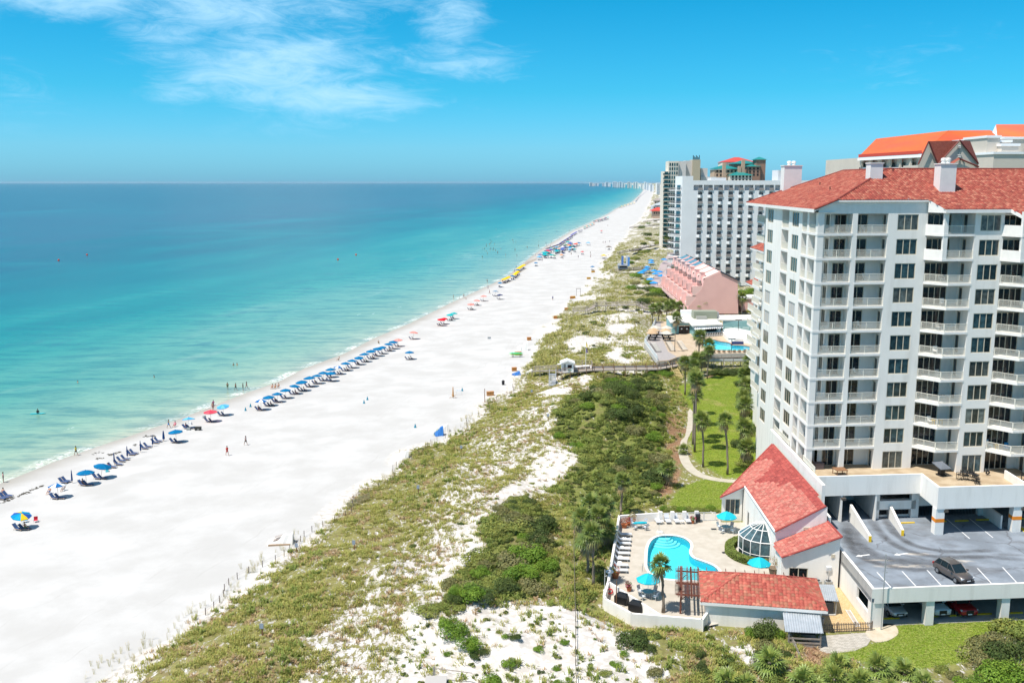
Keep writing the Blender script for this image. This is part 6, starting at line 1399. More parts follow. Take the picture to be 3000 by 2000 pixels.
q=P(2650,1468,9);rc_=car_maker('parked_car','car','red car glimpsed in the dark upper level under the terrace',paint('maroon_paint',(.25,.01,.02),.3,.1));rc_.location=TWs(10.5,-2.6,DZ+2.35);rc_.rotation_euler=(0,0,R(185))
# ------------------------------------------------------------------ neighbouring pool bar
def Zb(x,y):return(1840+.1701*x,860+.1701*y)
BZ=5.0
def Pb(x,y,z=BZ):return P(*Zb(x,y),z)
def pbz(pts,z=BZ):return[(Pb(a,b,z).x,Pb(a,b,z).y)for a,b in pts]
M_TAND=mat('tan_paving',(.42,.32,.22),.85,(.50,.40,.29),.6)
M_GREYD=mat('grey_decking',(.30,.275,.265),.85,(.37,.34,.33),2)
M_TEAL=mat('teal_paint',(.22,.42,.43),.7,(.26,.47,.48),.8)
M_FENCEW=mat('white_fence',(.78,.80,.80),.6)
pool2=csmooth(pbz([(1300,800),(1370,785),(1460,790),(1570,820),(1740,848),(1790,885),(1960,893),(2140,925),(2130,968),(1950,978),(1650,972),(1470,962),(1340,930),(1280,870)]),3)
deck2=pbz([(280,850),(345,770),(480,470),(760,480),(2450,500),(2450,1012),(1370,1040),(850,1092),(700,1152),(505,1160)])
ring_deck('pool_terrace',deck2,offset_poly(pool2,.02),BZ,M_TAND)
m=MB();n_=len(deck2)
for i in range(n_):a,b=deck2[i],deck2[(i+1)%n_];m.poly([(*b,BZ-.001),(*a,BZ-.001),(*a,3.9 if i>4 else 2),(*b,3.9 if i>4 else 2)])
obj('terrace_edge',m,mat('terrace_edge',(.52,.50,.46),.8),kind='structure')
gd=pbz([(290,850),(505,1152),(700,1145),(840,1085),(690,995),(600,790),(560,490),(482,478),(350,772)]);m=MB();gpl=[(p[0],p[1],BZ+.012)for p in gd];m.poly(gpl if sum(gd[i][0]*gd[(i+1)%len(gd)][1]-gd[(i+1)%len(gd)][0]*gd[i][1]for i in range(len(gd)))>0 else gpl[::-1]);obj('boardwalk_deck',m,M_GREYD,kind='structure')
pool('long turquoise pool beside the pool bar with brown loungers along it',pool2,BZ,1.0,mat('brick_coping',(.30,.14,.11),.8),None,.3)
c=Pb(1250,480);PBc=Vector((c.x,c.y,BZ));bar=thing('pool_bar','low flat roofed white and teal pool bar with arched serving hatch','building',PBc)
def vb(p,z):return(p[0]-PBc.x,p[1]-PBc.y,z-BZ)
RZb=8.4;rpx=[(730,492),(1050,492),(1105,550),(1635,522),(1512,447),(2450,440),(2450,360),(1000,372),(660,386)]
roofp=pbz(rpx,RZb);m=MB();m.prism([vb(p,0)[:2]for p in roofp],RZb-BZ-.35,RZb-BZ);obj('roof',m,mat('white_flat_roof',(.74,.71,.66),.8,(.64,.60,.55),.35,lo=.4,hi=.7),bar)
wl_=[Vector((p[0],p[1],0))for p in roofp];cen=sum(wl_,Vector())/len(wl_)
def inset(p,d):return tuple((Vector((p[0],p[1],0))+(cen-Vector((p[0],p[1],0))).normalized()*d)[:2])
A0,A1,A2,A3=inset(roofp[0],.6),inset(roofp[1],.9),inset(roofp[2],1.2),inset(roofp[3],1.2)
m=MB();T0=lambda x,y,z:vb((x,y),z)
panel(m,A0,A1,BZ,RZb-.3,[(2.0,5.2,BZ,BZ+2.4)],.15,T0);panel(m,A1,A2,BZ,RZb-.3,[],.2,T0);panel(m,(A0[0]-.2,A0[1]+9),A0,BZ,RZb-.3,[],.2,T0)
panel(m,A2,A3,BZ,RZb-.3,[(3.2,8.0,BZ+1.15,BZ+2.5)],.8,T0);panel(m,A3,(A3[0]+1,A3[1]+9),BZ,RZb-.3,[],.2,T0);obj('wall',m,M_TEAL,bar)
L=(Vector(A3)-Vector(A2)).length;dx=(Vector(A3)-Vector(A2))/L;ang=math.atan2(dx.y,dx.x)
m=MB();m.poly([(3.2,.7,1.15),(8,.7,1.15),(8,.7,2.5),(3.2,.7,2.5)]);obj('hatch',m,M_DARK,bar,vb(A2,BZ),ang)
m=MB()
for i in range(9):a=math.pi*i/8;m.tube([(5.6+2.4*math.cos(a),-.05,1.5+1.0*math.sin(a)),(5.6+2.4*math.cos(a+.39),-.05,1.5+1.0*math.sin(a+.39))],.12,4)if i<8 else None
m.box(2.5,2.9,-.1,.1,0,2.9);m.box(8.3,8.7,-.1,.1,0,2.9);obj('arch',m,M_WHITE,bar,vb(A2,BZ),ang)
m=MB();m.box(1.8,9.4,-1.2,-.6,1.0,1.1);m.box(1.9,9.3,-1.0,-.75,0,1.0);obj('counter',m,M_FENCEW,bar,vb(A2,BZ),ang)
stm=MB();stm.lathe([(.03,0),(.03,.7),(.2,.72),(.2,.8),(0,.8)],8);stm.box(-.18,.18,-.2,-.16,.8,1.15);sm_=stm.mesh('bar_stool');sm_.materials.append(M_BLACK)
for i in range(9):p=Vector((*vb(A2,BZ)[:2],BZ))+PBc*1.0;q=Vector((A2[0],A2[1],BZ))+Vector((dx.x,dx.y,0))*(2.4+i*.8)+Vector((dx.y,-dx.x,0))*1.6;t_=obj('bar_stool',sm_,None,None,q,ang);tag(t_,'%s dark stool from the left along the pool bar counter'%nth(i),'bar stool','stools at the pool bar')
L1=(Vector(A1)-Vector(A0)).length;d1=(Vector(A1)-Vector(A0))/L1;an1=math.atan2(d1.y,d1.x)
for i in range(2):
 m=MB();m.box(0,1.4,-.05,.05,0,2.3);o=obj('door',m,mat('door_brown',(.06,.035,.03),.5),bar,vb((A0[0]+d1.x*(2.1+i*1.55),A0[1]+d1.y*(2.1+i*1.55)),BZ),an1)
 m=MB();m.lathe([(0,0),(.22,0),(.22,.02),(0,.02)],10);q=obj('door_sign',m,M_WHITE,o,(.7,-.06,1.4));q.rotation_euler=(math.pi/2,0,0)
m=MB();k=14;p0,p1=Vector((*A2,0))-Vector((dx.x,dx.y,0))*.5,Vector((*A3,0))
for i in range(k):t=i/k;q0=p0.lerp(p1,t);q1=p0.lerp(p1,(i+1)/k);o_=Vector((dx.y,-dx.x,0))*1.3;zt=RZb-.45;m.add([vb(q0,zt),vb(q1,zt),vb(q1+o_,zt-.5),vb((q0+q1)/2+o_,zt-.75),vb(q0+o_,zt-.5)],[(4,3,2,1,0)])
obj('awning',m,M_WHITE,bar)
def rbox(name,x,y,w,d,h,m_,nmx):q=P(*Zb(x,y),RZb);mm=MB();mm.box(-w/2,w/2,-d/2,d/2,0,h);return obj(name,mm,m_,bar,(q.x-PBc.x,q.y-PBc.y,RZb-BZ))
rbox('roof_unit',1015,395,3.6,3,1.9,M_WHITE,'');rbox('roof_unit',1310,420,7,4,2.2,mat('unit_green',(.27,.29,.22),.6),'');rbox('roof_unit',1260,440,3,2,.9,mat('unit_grey',(.33,.33,.30),.6),'');rbox('roof_unit',1490,405,2.2,2,1.5,M_GREY,'')
q=P(*Zb(1118,405),RZb);m=MB();m.lathe([(.4,0),(.4,.9),(.7,1.0),(.7,1.4),(.3,1.6),(0,1.6)],10);obj('roof_vent',m,M_GREY,bar,(q.x-PBc.x,q.y-PBc.y,RZb-BZ))
W0,W1=Pb(1632,640),Pb(2450,640);tw_=thing('teal_wall','long teal painted wall behind the neighbouring pool','wall',W0);m=MB();L=(W1-W0).length;m.box(0,L,0,.3,0,3.0);obj('wall',m,M_TEAL,tw_)
for i in range(8):mm=MB();mm.box(.6+i*2.6,2.6+i*2.6,-.03,0,.5,1.2);obj('panel',mm,mat('pale_teal',(.42,.60,.60),.7),tw_)
for i,(x,y,c)in enumerate(((470,618,0),(440,665,1),(413,710,1),(660,622,0),(645,672,1),(665,716,0))):
 q=Pb(x,y+95);cols=[[(.62,.58,.50),(.66,.62,.55)],[(.58,.40,.24),(.62,.44,.28)]][c]
 proto('bu%d'%c,umbrella_maker('market_umbrella',1.75,2.1,.75,8,cols),q,i,'%s %s market umbrella from the %s on the pool bar deck'%(('back','middle','front')[i%3],('off white','tan')[c],('left row','right row')[i//3]),'market umbrellas at the pool bar')
 proto('btab',table_maker('patio_table',.55,M_BLACK,M_BLACK),q,0,'dark table under the %s umbrella in the %s of the pool bar deck'%(('back','middle','front')[i%3],('left row','right row')[i//3]),'dark tables at the pool bar')
 for k in range(4):a=k*1.571+.6;proto('bch',chair_maker('patio_chair',M_BLACK,M_BLACK),(q.x+.95*math.cos(a),q.y+.95*math.sin(a),BZ),a-1.571,'%s dark chair under the %s umbrella, %s'%(('right rear','left rear','left front','right front')[k],('back','middle','front')[i%3],('left row of bar deck','right row of bar deck')[i//3]),'dark chairs at the pool bar')
def lrow(key,mk,a,b,n,rz,lab,grp):
 for i in range(n):t=i/(n-1);q=Pb(a[0]+(b[0]-a[0])*t,a[1]+(b[1]-a[1])*t);proto(key,mk,q,rz,lab%nth(i),grp)
lm=lounger_maker('sun_lounger',mat('cream_sling',(.66,.63,.56),.8),M_BLACK,back=30);lrow('lb',lm,(440,872),(530,1005),9,R(100),'%s cream lounger from the back by the white fence of the pool bar deck','cream loungers at the pool bar')
lrow('lb',None,(700,850),(780,990),8,R(100),'%s cream lounger from the back in the middle row of the pool bar deck','cream loungers at the pool bar');lrow('lb',None,(890,840),(985,980),8,R(100),'%s cream lounger from the back in the row nearest the long pool','cream loungers at the pool bar')
lrow('lt',lounger_maker('sun_lounger',mat('tan_sling',(.30,.21,.13),.8),M_WOODB,back=40),(1470,1012),(2085,1002),8,R(175),'%s brown lounger from the left along the near edge of the long pool','brown loungers by the long pool')
# white fence round the deck's seaward side
def rail_fence(name,pts,lab,h=1.1,m_=M_FENCEW,sp=1.4,pick=True):
 b=Vector(pts[0]);t=thing(name,lab,'fence',b)
 for i in range(len(pts)-1):
  a,c_=Vector(pts[i])-b,Vector(pts[i+1])-b;d=c_-a;L=d.length;n=max(1,round(L/sp));m=MB()
  for z in((.15,h)if pick else(.4,.75,h)):m.tube([a+Vector((0,0,z)),c_+Vector((0,0,z))],.045,4)
  if pick:
   for k in range(int(L/.2)):q=a+d*(k/(L/.2));m.box(q.x-.025,q.x+.025,q.y-.025,q.y+.025,q.z+.12,q.z+h)
  obj('railing',m,m_,t)
  for k in range(n+(i==len(pts)-2)):q=a+d*(k/n);pm=MB();pm.box(-.06,.06,-.06,.06,-.3,h+.1);obj('post',pm,m_,t,q)
 return t
fpts=[Pb(480,472),Pb(345,770),Pb(285,850),Pb(505,1155)]
rail_fence('white_fence',fpts,'white railing along the seaward edge of the pool bar deck',1.2)
rail_fence('white_fence',[Pb(1625,690),Pb(1700,735),Pb(1800,748),Pb(1930,745)],'white curved railing on the raised sun terrace by the long pool',1.0)
hb=Pb(1850,800);st_=thing('raised_terrace','white curved raised terrace wall with blue tiled spa by the long pool','terrace',hb);m=MB();pl2=[(Vector((*p,0))-Vector((hb.x,hb.y,0)))[:2]for p in csmooth(pbz([(1625,700),(1700,800),(1770,845),(1985,850),(2200,870),(2300,760),(2000,690),(1800,660)]),3)];m.prism([tuple(p)for p in pl2],0,1.2);obj('wall',m,M_STUCCO2,st_)
m=MB();a,b=Pb(1780,868),Pb(1985,872);L=(b-a).length;m.box(0,L,0,.5,-.05,.75);obj('blue_tiles',m,mat('navy_tile',(.03,.05,.16),.3),st_,(a.x-hb.x,a.y-hb.y-.6,0))
def lamp_post(px,py,h,lab,z,twin=True):
 q=P(px,py,z);t=thing('lamp_post',lab,'lamp post',q);m=MB();m.tube([(0,0,0),(0,0,h)],.08,6);obj('post',m,M_BLACK,t)
 for s in((-1,1)if twin else(1,)):m=MB();m.box(min(s*.1,s*.9),max(s*.1,s*.9),-.2,.2,h-.05,h+.15);obj('lamp',m,M_BLACK,t)
lamp_post(*Zb(803,1000),4.6,'dark lamp post between lounger rows on the pool bar deck',BZ);lamp_post(*Zb(1895,712),4.4,'dark twin headed lamp post behind the raised terrace',BZ);lamp_post(*Zb(1780,1015),3.6,'dark lamp post at the near edge of the long pool',BZ)
# ------------------------------------------------------------------ boardwalks
def boardwalk(name,pts,w,lab,rails=(1,1),m_=M_WOOD,postd=2.4,h=1.05,ground=True,skirt=None,rm=None):
 b=Vector(pts[0]);t=thing(name,lab,'boardwalk',b);rm=rm or M_WOOD
 for i in range(len(pts)-1):
  a,c_=Vector(pts[i])-b,Vector(pts[i+1])-b;d=c_-a;L=d.length;hd=Vector((d.x,d.y,0)).normalized();nn=Vector((-hd.y,hd.x,0))*w/2;m=MB();e=hd*.25
  A=[a-e+nn,a-e-nn,c_+e-nn,c_+e+nn];m.add([tuple(q)for q in A]+[tuple(q-Vector((0,0,.18)))for q in A],[(0,1,2,3),(0,4,5,1),(1,5,6,2),(2,6,7,3),(3,7,4,0)]);obj('deck',m,m_,t)
  n=max(1,round(L/postd))
  for s,on in zip((1,-1),rails):
   if not on:continue
   m=MB()
   for z in(h,h*.55):m.tube([a+nn*s*.95+Vector((0,0,z)),c_+nn*s*.95+Vector((0,0,z))],.06,4)
   obj('rail',m,rm,t)
   if skirt and s==-1:m=MB();m.add([tuple(q)for q in(a-nn,c_-nn,c_-nn+Vector((0,0,.62)),a-nn+Vector((0,0,.62)))],[(0,1,2,3)]);obj('side_panel',m,skirt,t)
   for k in range(n+1):
    q=a+d*(k/n)+nn*s*.95;wz=Hs(q.x+b.x,q.y+b.y)-b.z-.3 if ground else q.z-.3;m=MB();m.box(q.x-.07,q.x+.07,q.y-.07,q.y+.07,min(wz,q.z),q.z+h+.05);obj('post',m,rm,t)
 return t
M_WPANEL=mat('whitewashed_panel',(.62,.62,.60),.8)
bw_pts=[P(1992,1066,5.0),P(1925,1079,5.0),P(1735,1082,4.8),P(1640,1090,4.8)]
boardwalk('boardwalk',bw_pts,2.4,'raised boardwalk with brown rails running from the pool bar to the white hut',skirt=M_WPANEL,rm=mat('rail_brown',(.25,.15,.09),.85))
boardwalk('boardwalk',[P(1634,1083,4.6),P(1563,1086,3.6)],1.4,'short sloping ramp from the white hut towards the beach')
boardwalk('boardwalk',[P(1998,1062,4.9),P(2060,1056,4.6),P(2230,1054,4.6)],2.0,'raised walkway on dark posts in front of the pool terrace',skirt=M_WPANEL)
def stairs(name,a,b,w,n,lab,m_=M_WOOD,edge=None):
 t=thing(name,lab,'stairs',a);d=b-a;hd=Vector((d.x,d.y,0)).normalized();sd_=Vector((-hd.y,hd.x,0))*w/2;ang=math.atan2(hd.y,hd.x);L=Vector((d.x,d.y,0)).length
 m=MB();m.box(-.03,L/n+.02,-w/2,w/2,-.06,0);me=m.mesh('step');me.materials.append(m_)
 for k in range(n):o=obj('step',me,None,t,hd*(L*k/n)+Vector((0,0,d.z*(k+.5)/n)),ang)
 for s in(1,-1):
  m=MB();m.tube([sd_*s+Vector((0,0,1)),d+sd_*s+Vector((0,0,1))],.05,4);m.tube([sd_*s,d+sd_*s],.08,4);obj('handrail',m,m_,t)
  for k in range(3):q=d*(k/2)+sd_*s;m=MB();m.box(q.x-.06,q.x+.06,q.y-.06,q.y+.06,q.z-.8,q.z+1.05);obj('post',m,m_,t)
 return t
stairs('beach_stairs',P(1619,1093,4.7),P(1618,1130,3.0),1.5,9,'grey wooden stairs down from the boardwalk by the white hut',mat('grey_step',(.36,.38,.41),.8))
stairs('garden_stairs',P(1968,1070,4.9),P(1990,1108,3.2),2.0,9,'yellow edged wooden stairs down from the boardwalk to the garden path',mat('yellow_step',(.50,.40,.18),.8))
kq=P(1662,1088,4.8);kh=thing('beach_hut','white gabled lifeguard hut on the boardwalk','hut',kq);m=MB();panel(m,(-1.4,-1.1),(1.4,-1.1),0,2.3,[(.5,1.0,.3,2.0),(1.4,2.4,1.0,1.8)],.1);panel(m,(-1.4,1.1),(-1.4,-1.1),0,2.3);panel(m,(1.4,-1.1),(1.4,1.1),0,2.3);panel(m,(1.4,1.1),(-1.4,1.1),0,2.3);m.add([(-1.4,-1.1,2.3),(1.4,-1.1,2.3),(0,-1.1,2.85)],[(0,1,2)]);obj('wall',m,M_WHITE,kh)
m=MB();m.slab([(-1.7,-1.5,2.3),(0,-1.5,2.95),(0,1.5,2.95),(-1.7,1.5,2.3)],.3);m.slab([(0,-1.5,2.95),(1.7,-1.5,2.3),(1.7,1.5,2.3),(0,1.5,2.95)],.3);obj('roof',m,M_WHITE,kh);m=MB();m.box(-.85,-.4,-1.02,-1.0,.3,2.0);obj('door',m,M_GREY,kh);m=MB();m.box(0,1.0,-1.02,-1.0,1.0,1.8);obj('hatch',m,M_DARK,kh);m=MB();m.box(-2.3,-1.4,-.6,.3,1.75,1.85);obj('shelf',m,M_WHITE,kh);m=MB();m.box(.1,.9,-1.14,-1.1,.45,.8);obj('notice',m,mat('notice_green',(.25,.42,.38),.6),kh)
fq=P(1716,1082,4.8);ft=thing('flagpole','tall white flagpole with yellow and purple flags beside the white hut','flagpole',fq);m=MB();m.tube([(0,0,0),(0,0,7.2)],.07,6,.04);obj('pole',m,M_WHITE,ft)
for z,c,nm in((5.4,(.85,.6,.02),'yellow_flag'),(4.0,(.14,.06,.28),'purple_flag')):m=MB();m.add([(.05,0,z+1.2),(.25,.1,z+1.0),(.38,.0,z+.3),(.3,-.1,z-.1),(.08,0,z)],[(0,1,2,3,4),(4,3,2,1,0)]);obj(nm,m,mat(nm,c,.8),ft)
lq=P(1707,1078,4.8);lt=thing('viewing_platform','railed square timber platform behind the boardwalk by the flagpole','platform',lq);m=MB();m.box(-2,2.4,0,4,-.2,0);obj('deck',m,M_INNER,lt)
for a,b in(((-2,4),(2.4,4)),((-2,0),(-2,4)),((2.4,0),(2.4,4))):m=MB();[m.tube([(*a,z),(*b,z)],.06,4)for z in(.55,1.1)];obj('rail',m,M_WOOD,lt)
for a in((-2,4),(2.4,4),(-2,0),(2.4,0),(.2,4)):m=MB();m.box(a[0]-.07,a[0]+.07,a[1]-.07,a[1]+.07,-2,1.15);obj('post',m,M_WOOD,lt)
boardwalk('boardwalk',[P(1680,910,4.2),P(1722,908,4.6),P(1744,894,6.0),P(1872,892,6.0),P(1890,902,5.2),P(1960,902,5.0)],2.2,'long weathered grey boardwalk crossing the dunes seaward of the pink townhouses',postd=4)
for pts,lab in(([(1795,796,4),(1850,790,6),(1905,786,6)],'low grey boardwalk near the beach kiosk roof'),([(1812,742,4),(1850,735,6),(1900,722,6),(1925,718,6)],'dark boardwalk winding behind the striped flags'),([(1845,668,5),(1905,662,7),(1935,660,7)],'far dark boardwalk with turquoise parasol'),([(1885,650,5),(1935,645,7)],'farthest dark boardwalk below the red roofed house')):
 boardwalk('boardwalk',[P(*q)for q in pts],3,lab,postd=8,ground=False,m_=mat('dark_wood_far',(.12,.10,.09),.9),rm=mat('dark_wood_far',(.12,.10,.09),.9))
 # ------------------------------------------------------------------ white hotel
HY=415;HZ0=4.0
hA=PD(2031,531,HY);hB=PD(2295,531,HY);HO=Vector((hA.x-4.6,HY,HZ0));hotel=thing('hotel','tall white hotel slab with rows of dark railed balconies','building',HO)
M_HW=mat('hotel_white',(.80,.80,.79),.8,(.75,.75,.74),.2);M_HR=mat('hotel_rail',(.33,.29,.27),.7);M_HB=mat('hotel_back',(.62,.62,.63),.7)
ZTOP=49.2-HZ0;NC=13;cw=4.37;ph_=2.83;NR=15
m=MB();holes=[]
for c in range(NC):
 for r_ in range(NR):
  z1=ZTOP-1.9-r_*ph_;z0=z1-2.3;a=4.6+c*cw+(.25 if r_==0 else 2.15);b=4.6+c*cw+4.15
  if z0>.4:holes.append((a,b,z0,z1,1.9))
panel(m,(0,0),(4.6+NC*cw,0),0,ZTOP,holes,1.9);panel(m,(0,18),(0,0),0,ZTOP+1.8,[(15.5,16.6,ZTOP-2.5-k*ph_-1.6,ZTOP-2.5-k*ph_)for k in range(14)],.25)
m.box(.03,4.55,.02,18,ZTOP,ZTOP+1.85);m.box(4.6,4.6+NC*cw,.3,18,ZTOP-.5,ZTOP-.2)
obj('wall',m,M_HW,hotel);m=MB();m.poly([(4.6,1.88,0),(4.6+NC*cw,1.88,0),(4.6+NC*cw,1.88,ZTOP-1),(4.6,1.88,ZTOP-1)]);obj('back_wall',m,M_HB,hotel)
m=MB();m.box(2.1,4.2,-.3,.3,0,.1);m.box(2.1,4.2,-.34,-.26,.1,1.1);dk=m.mesh('balcony');dk.materials.append(M_HR)
m=MB();m.add([(1.95,-.02,-.25),(3.1,-.75,-.25),(4.25,-.02,-.25),(1.95,-.02,.95),(3.1,-.75,.95),(4.25,-.02,.95)],[(0,1,4,3),(1,2,5,4),(3,4,5),(2,1,0)]);wh=m.mesh('balcony');wh.materials.append(M_HW)
m=MB();m.poly([(2.9,1.85,.1),(4.1,1.85,.1),(4.1,1.85,2.3),(2.9,1.85,2.3)]);sd_m=m.mesh('sliding_door');sd_m.materials.append(glass_mat('hotel_glass',(.26,.275,.29),.2,.3))
for c in range(NC):
 for r_ in range(NR):
  z0=ZTOP-1.9-r_*ph_-2.3
  if z0<.4:continue
  white=(r_+(1 if c in(0,1)else 0)+c//4)%3==2 and r_>0
  o=obj('balcony',wh if white else dk,None,hotel,(4.6+c*cw,0,z0));obj('sliding_door',sd_m,None,o)
m=MB();m.poly([(-.02,0,0),(-.02,1,0),(-.02,1,1.6),(-.02,0,1.6)][::-1]);wm=m.mesh('window');wm.materials.append(M_GLASS)
for k in range(14):obj('window',wm,None,hotel,(0.1,1.5,ZTOP-2.5-k*ph_-1.6))
# curved balconies on the seaward end
m=MB();arc=[(-4.2*math.sin(a),6-6*math.cos(a)+2.5)for a in np.linspace(0,math.pi,11)];m.prism([(0,2.5)]+arc[1:-1]+[(0,14.5)],0,.28);ms_=m.mesh('balcony');ms_.materials.append(M_HW)
m=MB();
for i in range(10):a,b=arc[i],arc[i+1];m.add([(a[0],a[1],.2),(b[0],b[1],.2),(b[0],b[1],1.2),(a[0],a[1],1.2)],[(0,1,2,3),(3,2,1,0)])
msol=m.mesh('parapet');msol.materials.append(M_HW);m=MB()
for i in range(10):
 a,b=Vector((*arc[i],1.15)),Vector((*arc[i+1],1.15));m.tube([a,b],.05,3)
 for k in range(4):q=a.lerp(b,k/4);m.box(q.x-.03,q.x+.03,q.y-.03,q.y+.03,.2,1.15)
mr_=m.mesh('railing');mr_.materials.append(M_HR)
m=MB();m.box(-.06,.0,4,13,.1,2.4);mg_=m.mesh('glazing');mg_.materials.append(glass_mat('teal_glass',(.02,.07,.08),.08))
for k in range(NR):
 z=ZTOP-4.4-k*ph_
 if z<0:continue
 o=obj('balcony',ms_,None,hotel,(0,0,z));obj('parapet' if k%4==3 else 'railing',msol if k%4==3 else mr_,None,o);obj('glazing',mg_,None,o)
m=MB();m.box(13.5,20,6,14,ZTOP-.2,ZTOP+1.2);m.box(42,52,4,14,ZTOP-.2,ZTOP+4.4);obj('roof_house',m,mat('roof_house',(.55,.56,.57),.8),hotel);m=MB();m.tube([(49,3,ZTOP),(49,3,ZTOP+4)],.1,4);m.tube([(34.5,3,ZTOP-.2),(34.5,3,ZTOP+2.6)],.12,4);obj('mast',m,M_BLACK,hotel)
# ------------------------------------------------------------------ pink townhouses
PY=322.;pk0=PD(2162,919,PY);PO=Vector((pk0.x,PY,pk0.z));pink=thing('pink_townhouses','stepped pink townhouse terrace with blue metal roof by the dunes','building',PO)
M_PINK=mat('pink_stucco',(.80,.48,.435),.85,(.75,.44,.40),.25,.2,bscale=6);M_BLUER=mat('blue_metal_roof',(.07,.22,.31),.4,(.09,.26,.35),.4,metal=.2);M_NAVY=mat('dark_metal_roof',(.03,.045,.065),.4);M_PINKL=mat('pale_pink',(.82,.54,.49),.85)
def Pq(px,py):q=PD(px,py,PY);return(q.x-PO.x,q.z-PO.z)
prof=[Pq(2014,919),Pq(2020,895),Pq(2038,874),Pq(2039,873-10),Pq(2057,846),Pq(2057,842),Pq(2063,818),Pq(2111,797),Pq(2161,821),Pq(2163,919)]
DL=78.;NU=7;du=DL/NU;VXp=.030
def Tp(x,y,z):return(x+VXp*y,y,z)
m=MB();n_=len(prof);m.add([Tp(p[0],0,p[1])for p in prof]+[Tp(p[0],DL,p[1])for p in prof],[tuple(range(n_)),tuple(range(2*n_-1,n_-1,-1))])
a_=sum(prof[i][0]*prof[(i+1)%n_][1]-prof[(i+1)%n_][0]*prof[i][1]for i in range(n_))
m.add([Tp(prof[8][0],0,prof[8][1]),Tp(prof[9][0],0,prof[9][1]),Tp(prof[9][0],DL,prof[9][1]),Tp(prof[8][0],DL,prof[8][1])],[(0,1,2,3)]);
for i in range(0,7):m.add([Tp(prof[i][0],0,prof[i][1]),Tp(prof[i+1][0],0,prof[i+1][1]),Tp(prof[i+1][0],DL,prof[i+1][1]),Tp(prof[i][0],DL,prof[i][1])],[(0,3,2,1)])
obj('wall',m,M_PINK,pink)
apx,apz=prof[7];m=MB();m.slab([Tp(apx,-.3,apz+.12),Tp(prof[8][0]+.5,-.3,prof[8][1]-.1),Tp(prof[8][0]+.5,DL,prof[8][1]-.1),Tp(apx,DL,apz+.12)],.2);rf_=obj('roof',m,M_NAVY,pink)
m=MB()
for k in range(15):y=DL*k/14;m.tube([Tp(apx,y,apz+.2),Tp(prof[8][0]+.5,y,prof[8][1])],.12,4)
obj('roof_seam',m,M_NAVY,rf_)
for k in range(NU):
 y0=k*du;blue=k>=3
 xs0,zs0=prof[6];m=MB();zA=apz+.1
 m.slab([Tp(xs0+.4,y0+.5,zs0+.25),Tp(apx,y0+.5,zA),Tp(apx,y0+du-.6,zA),Tp(xs0+.4,y0+du-.6,zs0+.25)],.25);obj('roof_bay',m,M_BLUER if blue else M_PINKL,pink)
 m=MB();y0+=.25;m.box(xs0-.2,apx,y0-.22,y0+.22,prof[4][1],zs0+.3,Tp);m.add([Tp(xs0-.2,y0-.22,zs0+.3),Tp(apx,y0-.22,apz+.5),Tp(apx,y0+.22,apz+.5),Tp(xs0-.2,y0+.22,zs0+.3),Tp(xs0-.2,y0-.22,zs0-.5),Tp(apx,y0-.22,apz-.5)],[(0,1,2,3),(4,5,1,0)])
 for(ia,ib,hh)in((4,5,.9),(2,3,.9)):
  x0,z0=prof[ia];m.box(prof[ia-1][0]-1.2,prof[ib+1][0],y0-.2,y0+.2,z0-2.6,z0+hh,Tp)
 obj('party_wall',m,M_PINKL,pink)
 m=MB();xb,zb_=prof[6];m.box(xb-.5,xb+.9,y0+du*.35,y0+du*.62,zb_-1,zb_+1.9,Tp);m.box(xb-.65,xb+1.05,y0+du*.33,y0+du*.64,zb_+1.9,zb_+2.1,Tp);obj('chimney',m,M_PINKL,pink)
 for(ia,zz0)in((5,0),(3,0),(1,0)):
  xw,zw_=prof[ia];m=MB();m.box(xw-1.6,xw-1.45,y0+.3,y0+du-.3,zw_-1.5,zw_-.4,Tp);b_=obj('balcony',m,M_PINKL,pink);m=MB();m.box(xw-.12,xw-.02,y0+1.5,y0+du-1.5,zw_-.2,zw_+1.6,Tp)if ia>1 else m.box(prof[0][0]-.12,prof[0][0]-.02,y0+1.5,y0+du-1.5,.4,2.0,Tp);obj('window',m,M_GLASS,pink)
q=PD(2190,905,330);an=thing('pink_annex','low pink annex beside the pink townhouses','building',(q.x,330,4));m=MB();m.box(-2,7,0,8,0,4.5);obj('wall',m,M_PINK,an);m=MB();m.box(-2.3,7.3,-.3,8.3,4.5,5);obj('roof',m,M_WHITE,an)
# ------------------------------------------------------------------ buildings beyond
def far_block(name,lab,Y,boxes,base=4.0,cat='building',rot=0):
 """boxes: (part, x0px, x1px, ytop px, depth, material, set back)"""
 c=PD((boxes[0][1]+boxes[0][2])/2,535,Y);t=thing(name,lab,cat,(c.x,Y,base));t['_y']=Y
 for(pn,x0,x1,yt,dep,m_,sb)in boxes:
  a,b=PD(x0,yt,Y+sb),PD(x1,yt,Y+sb);m=MB();m.box(a.x-c.x,b.x-c.x,sb,sb+dep,0,a.z-base,lambda x,y,z:(x+.03*y,y,z));obj(pn,m,m_,t)
 return t,c
def grid_windows(t,c,Y,sb,x0,x1,ys,nx,wf,hm,m_,base=4.0,name='window',prot=.0):
 a,b=PD(x0,ys[0],Y+sb),PD(x1,ys[0],Y+sb);cell=(b.x-a.x)/nx;mm=MB();mm.box(0,cell*wf,-.12-prot,0,0,hm);me=mm.mesh(name);me.materials.append(m_)
 for y in ys:
  z=PD(x0,y,Y+sb).z-base-hm/2
  for i in range(nx):obj(name,me,None,t,(a.x-c.x+cell*(i+.5-wf/2),sb,z))
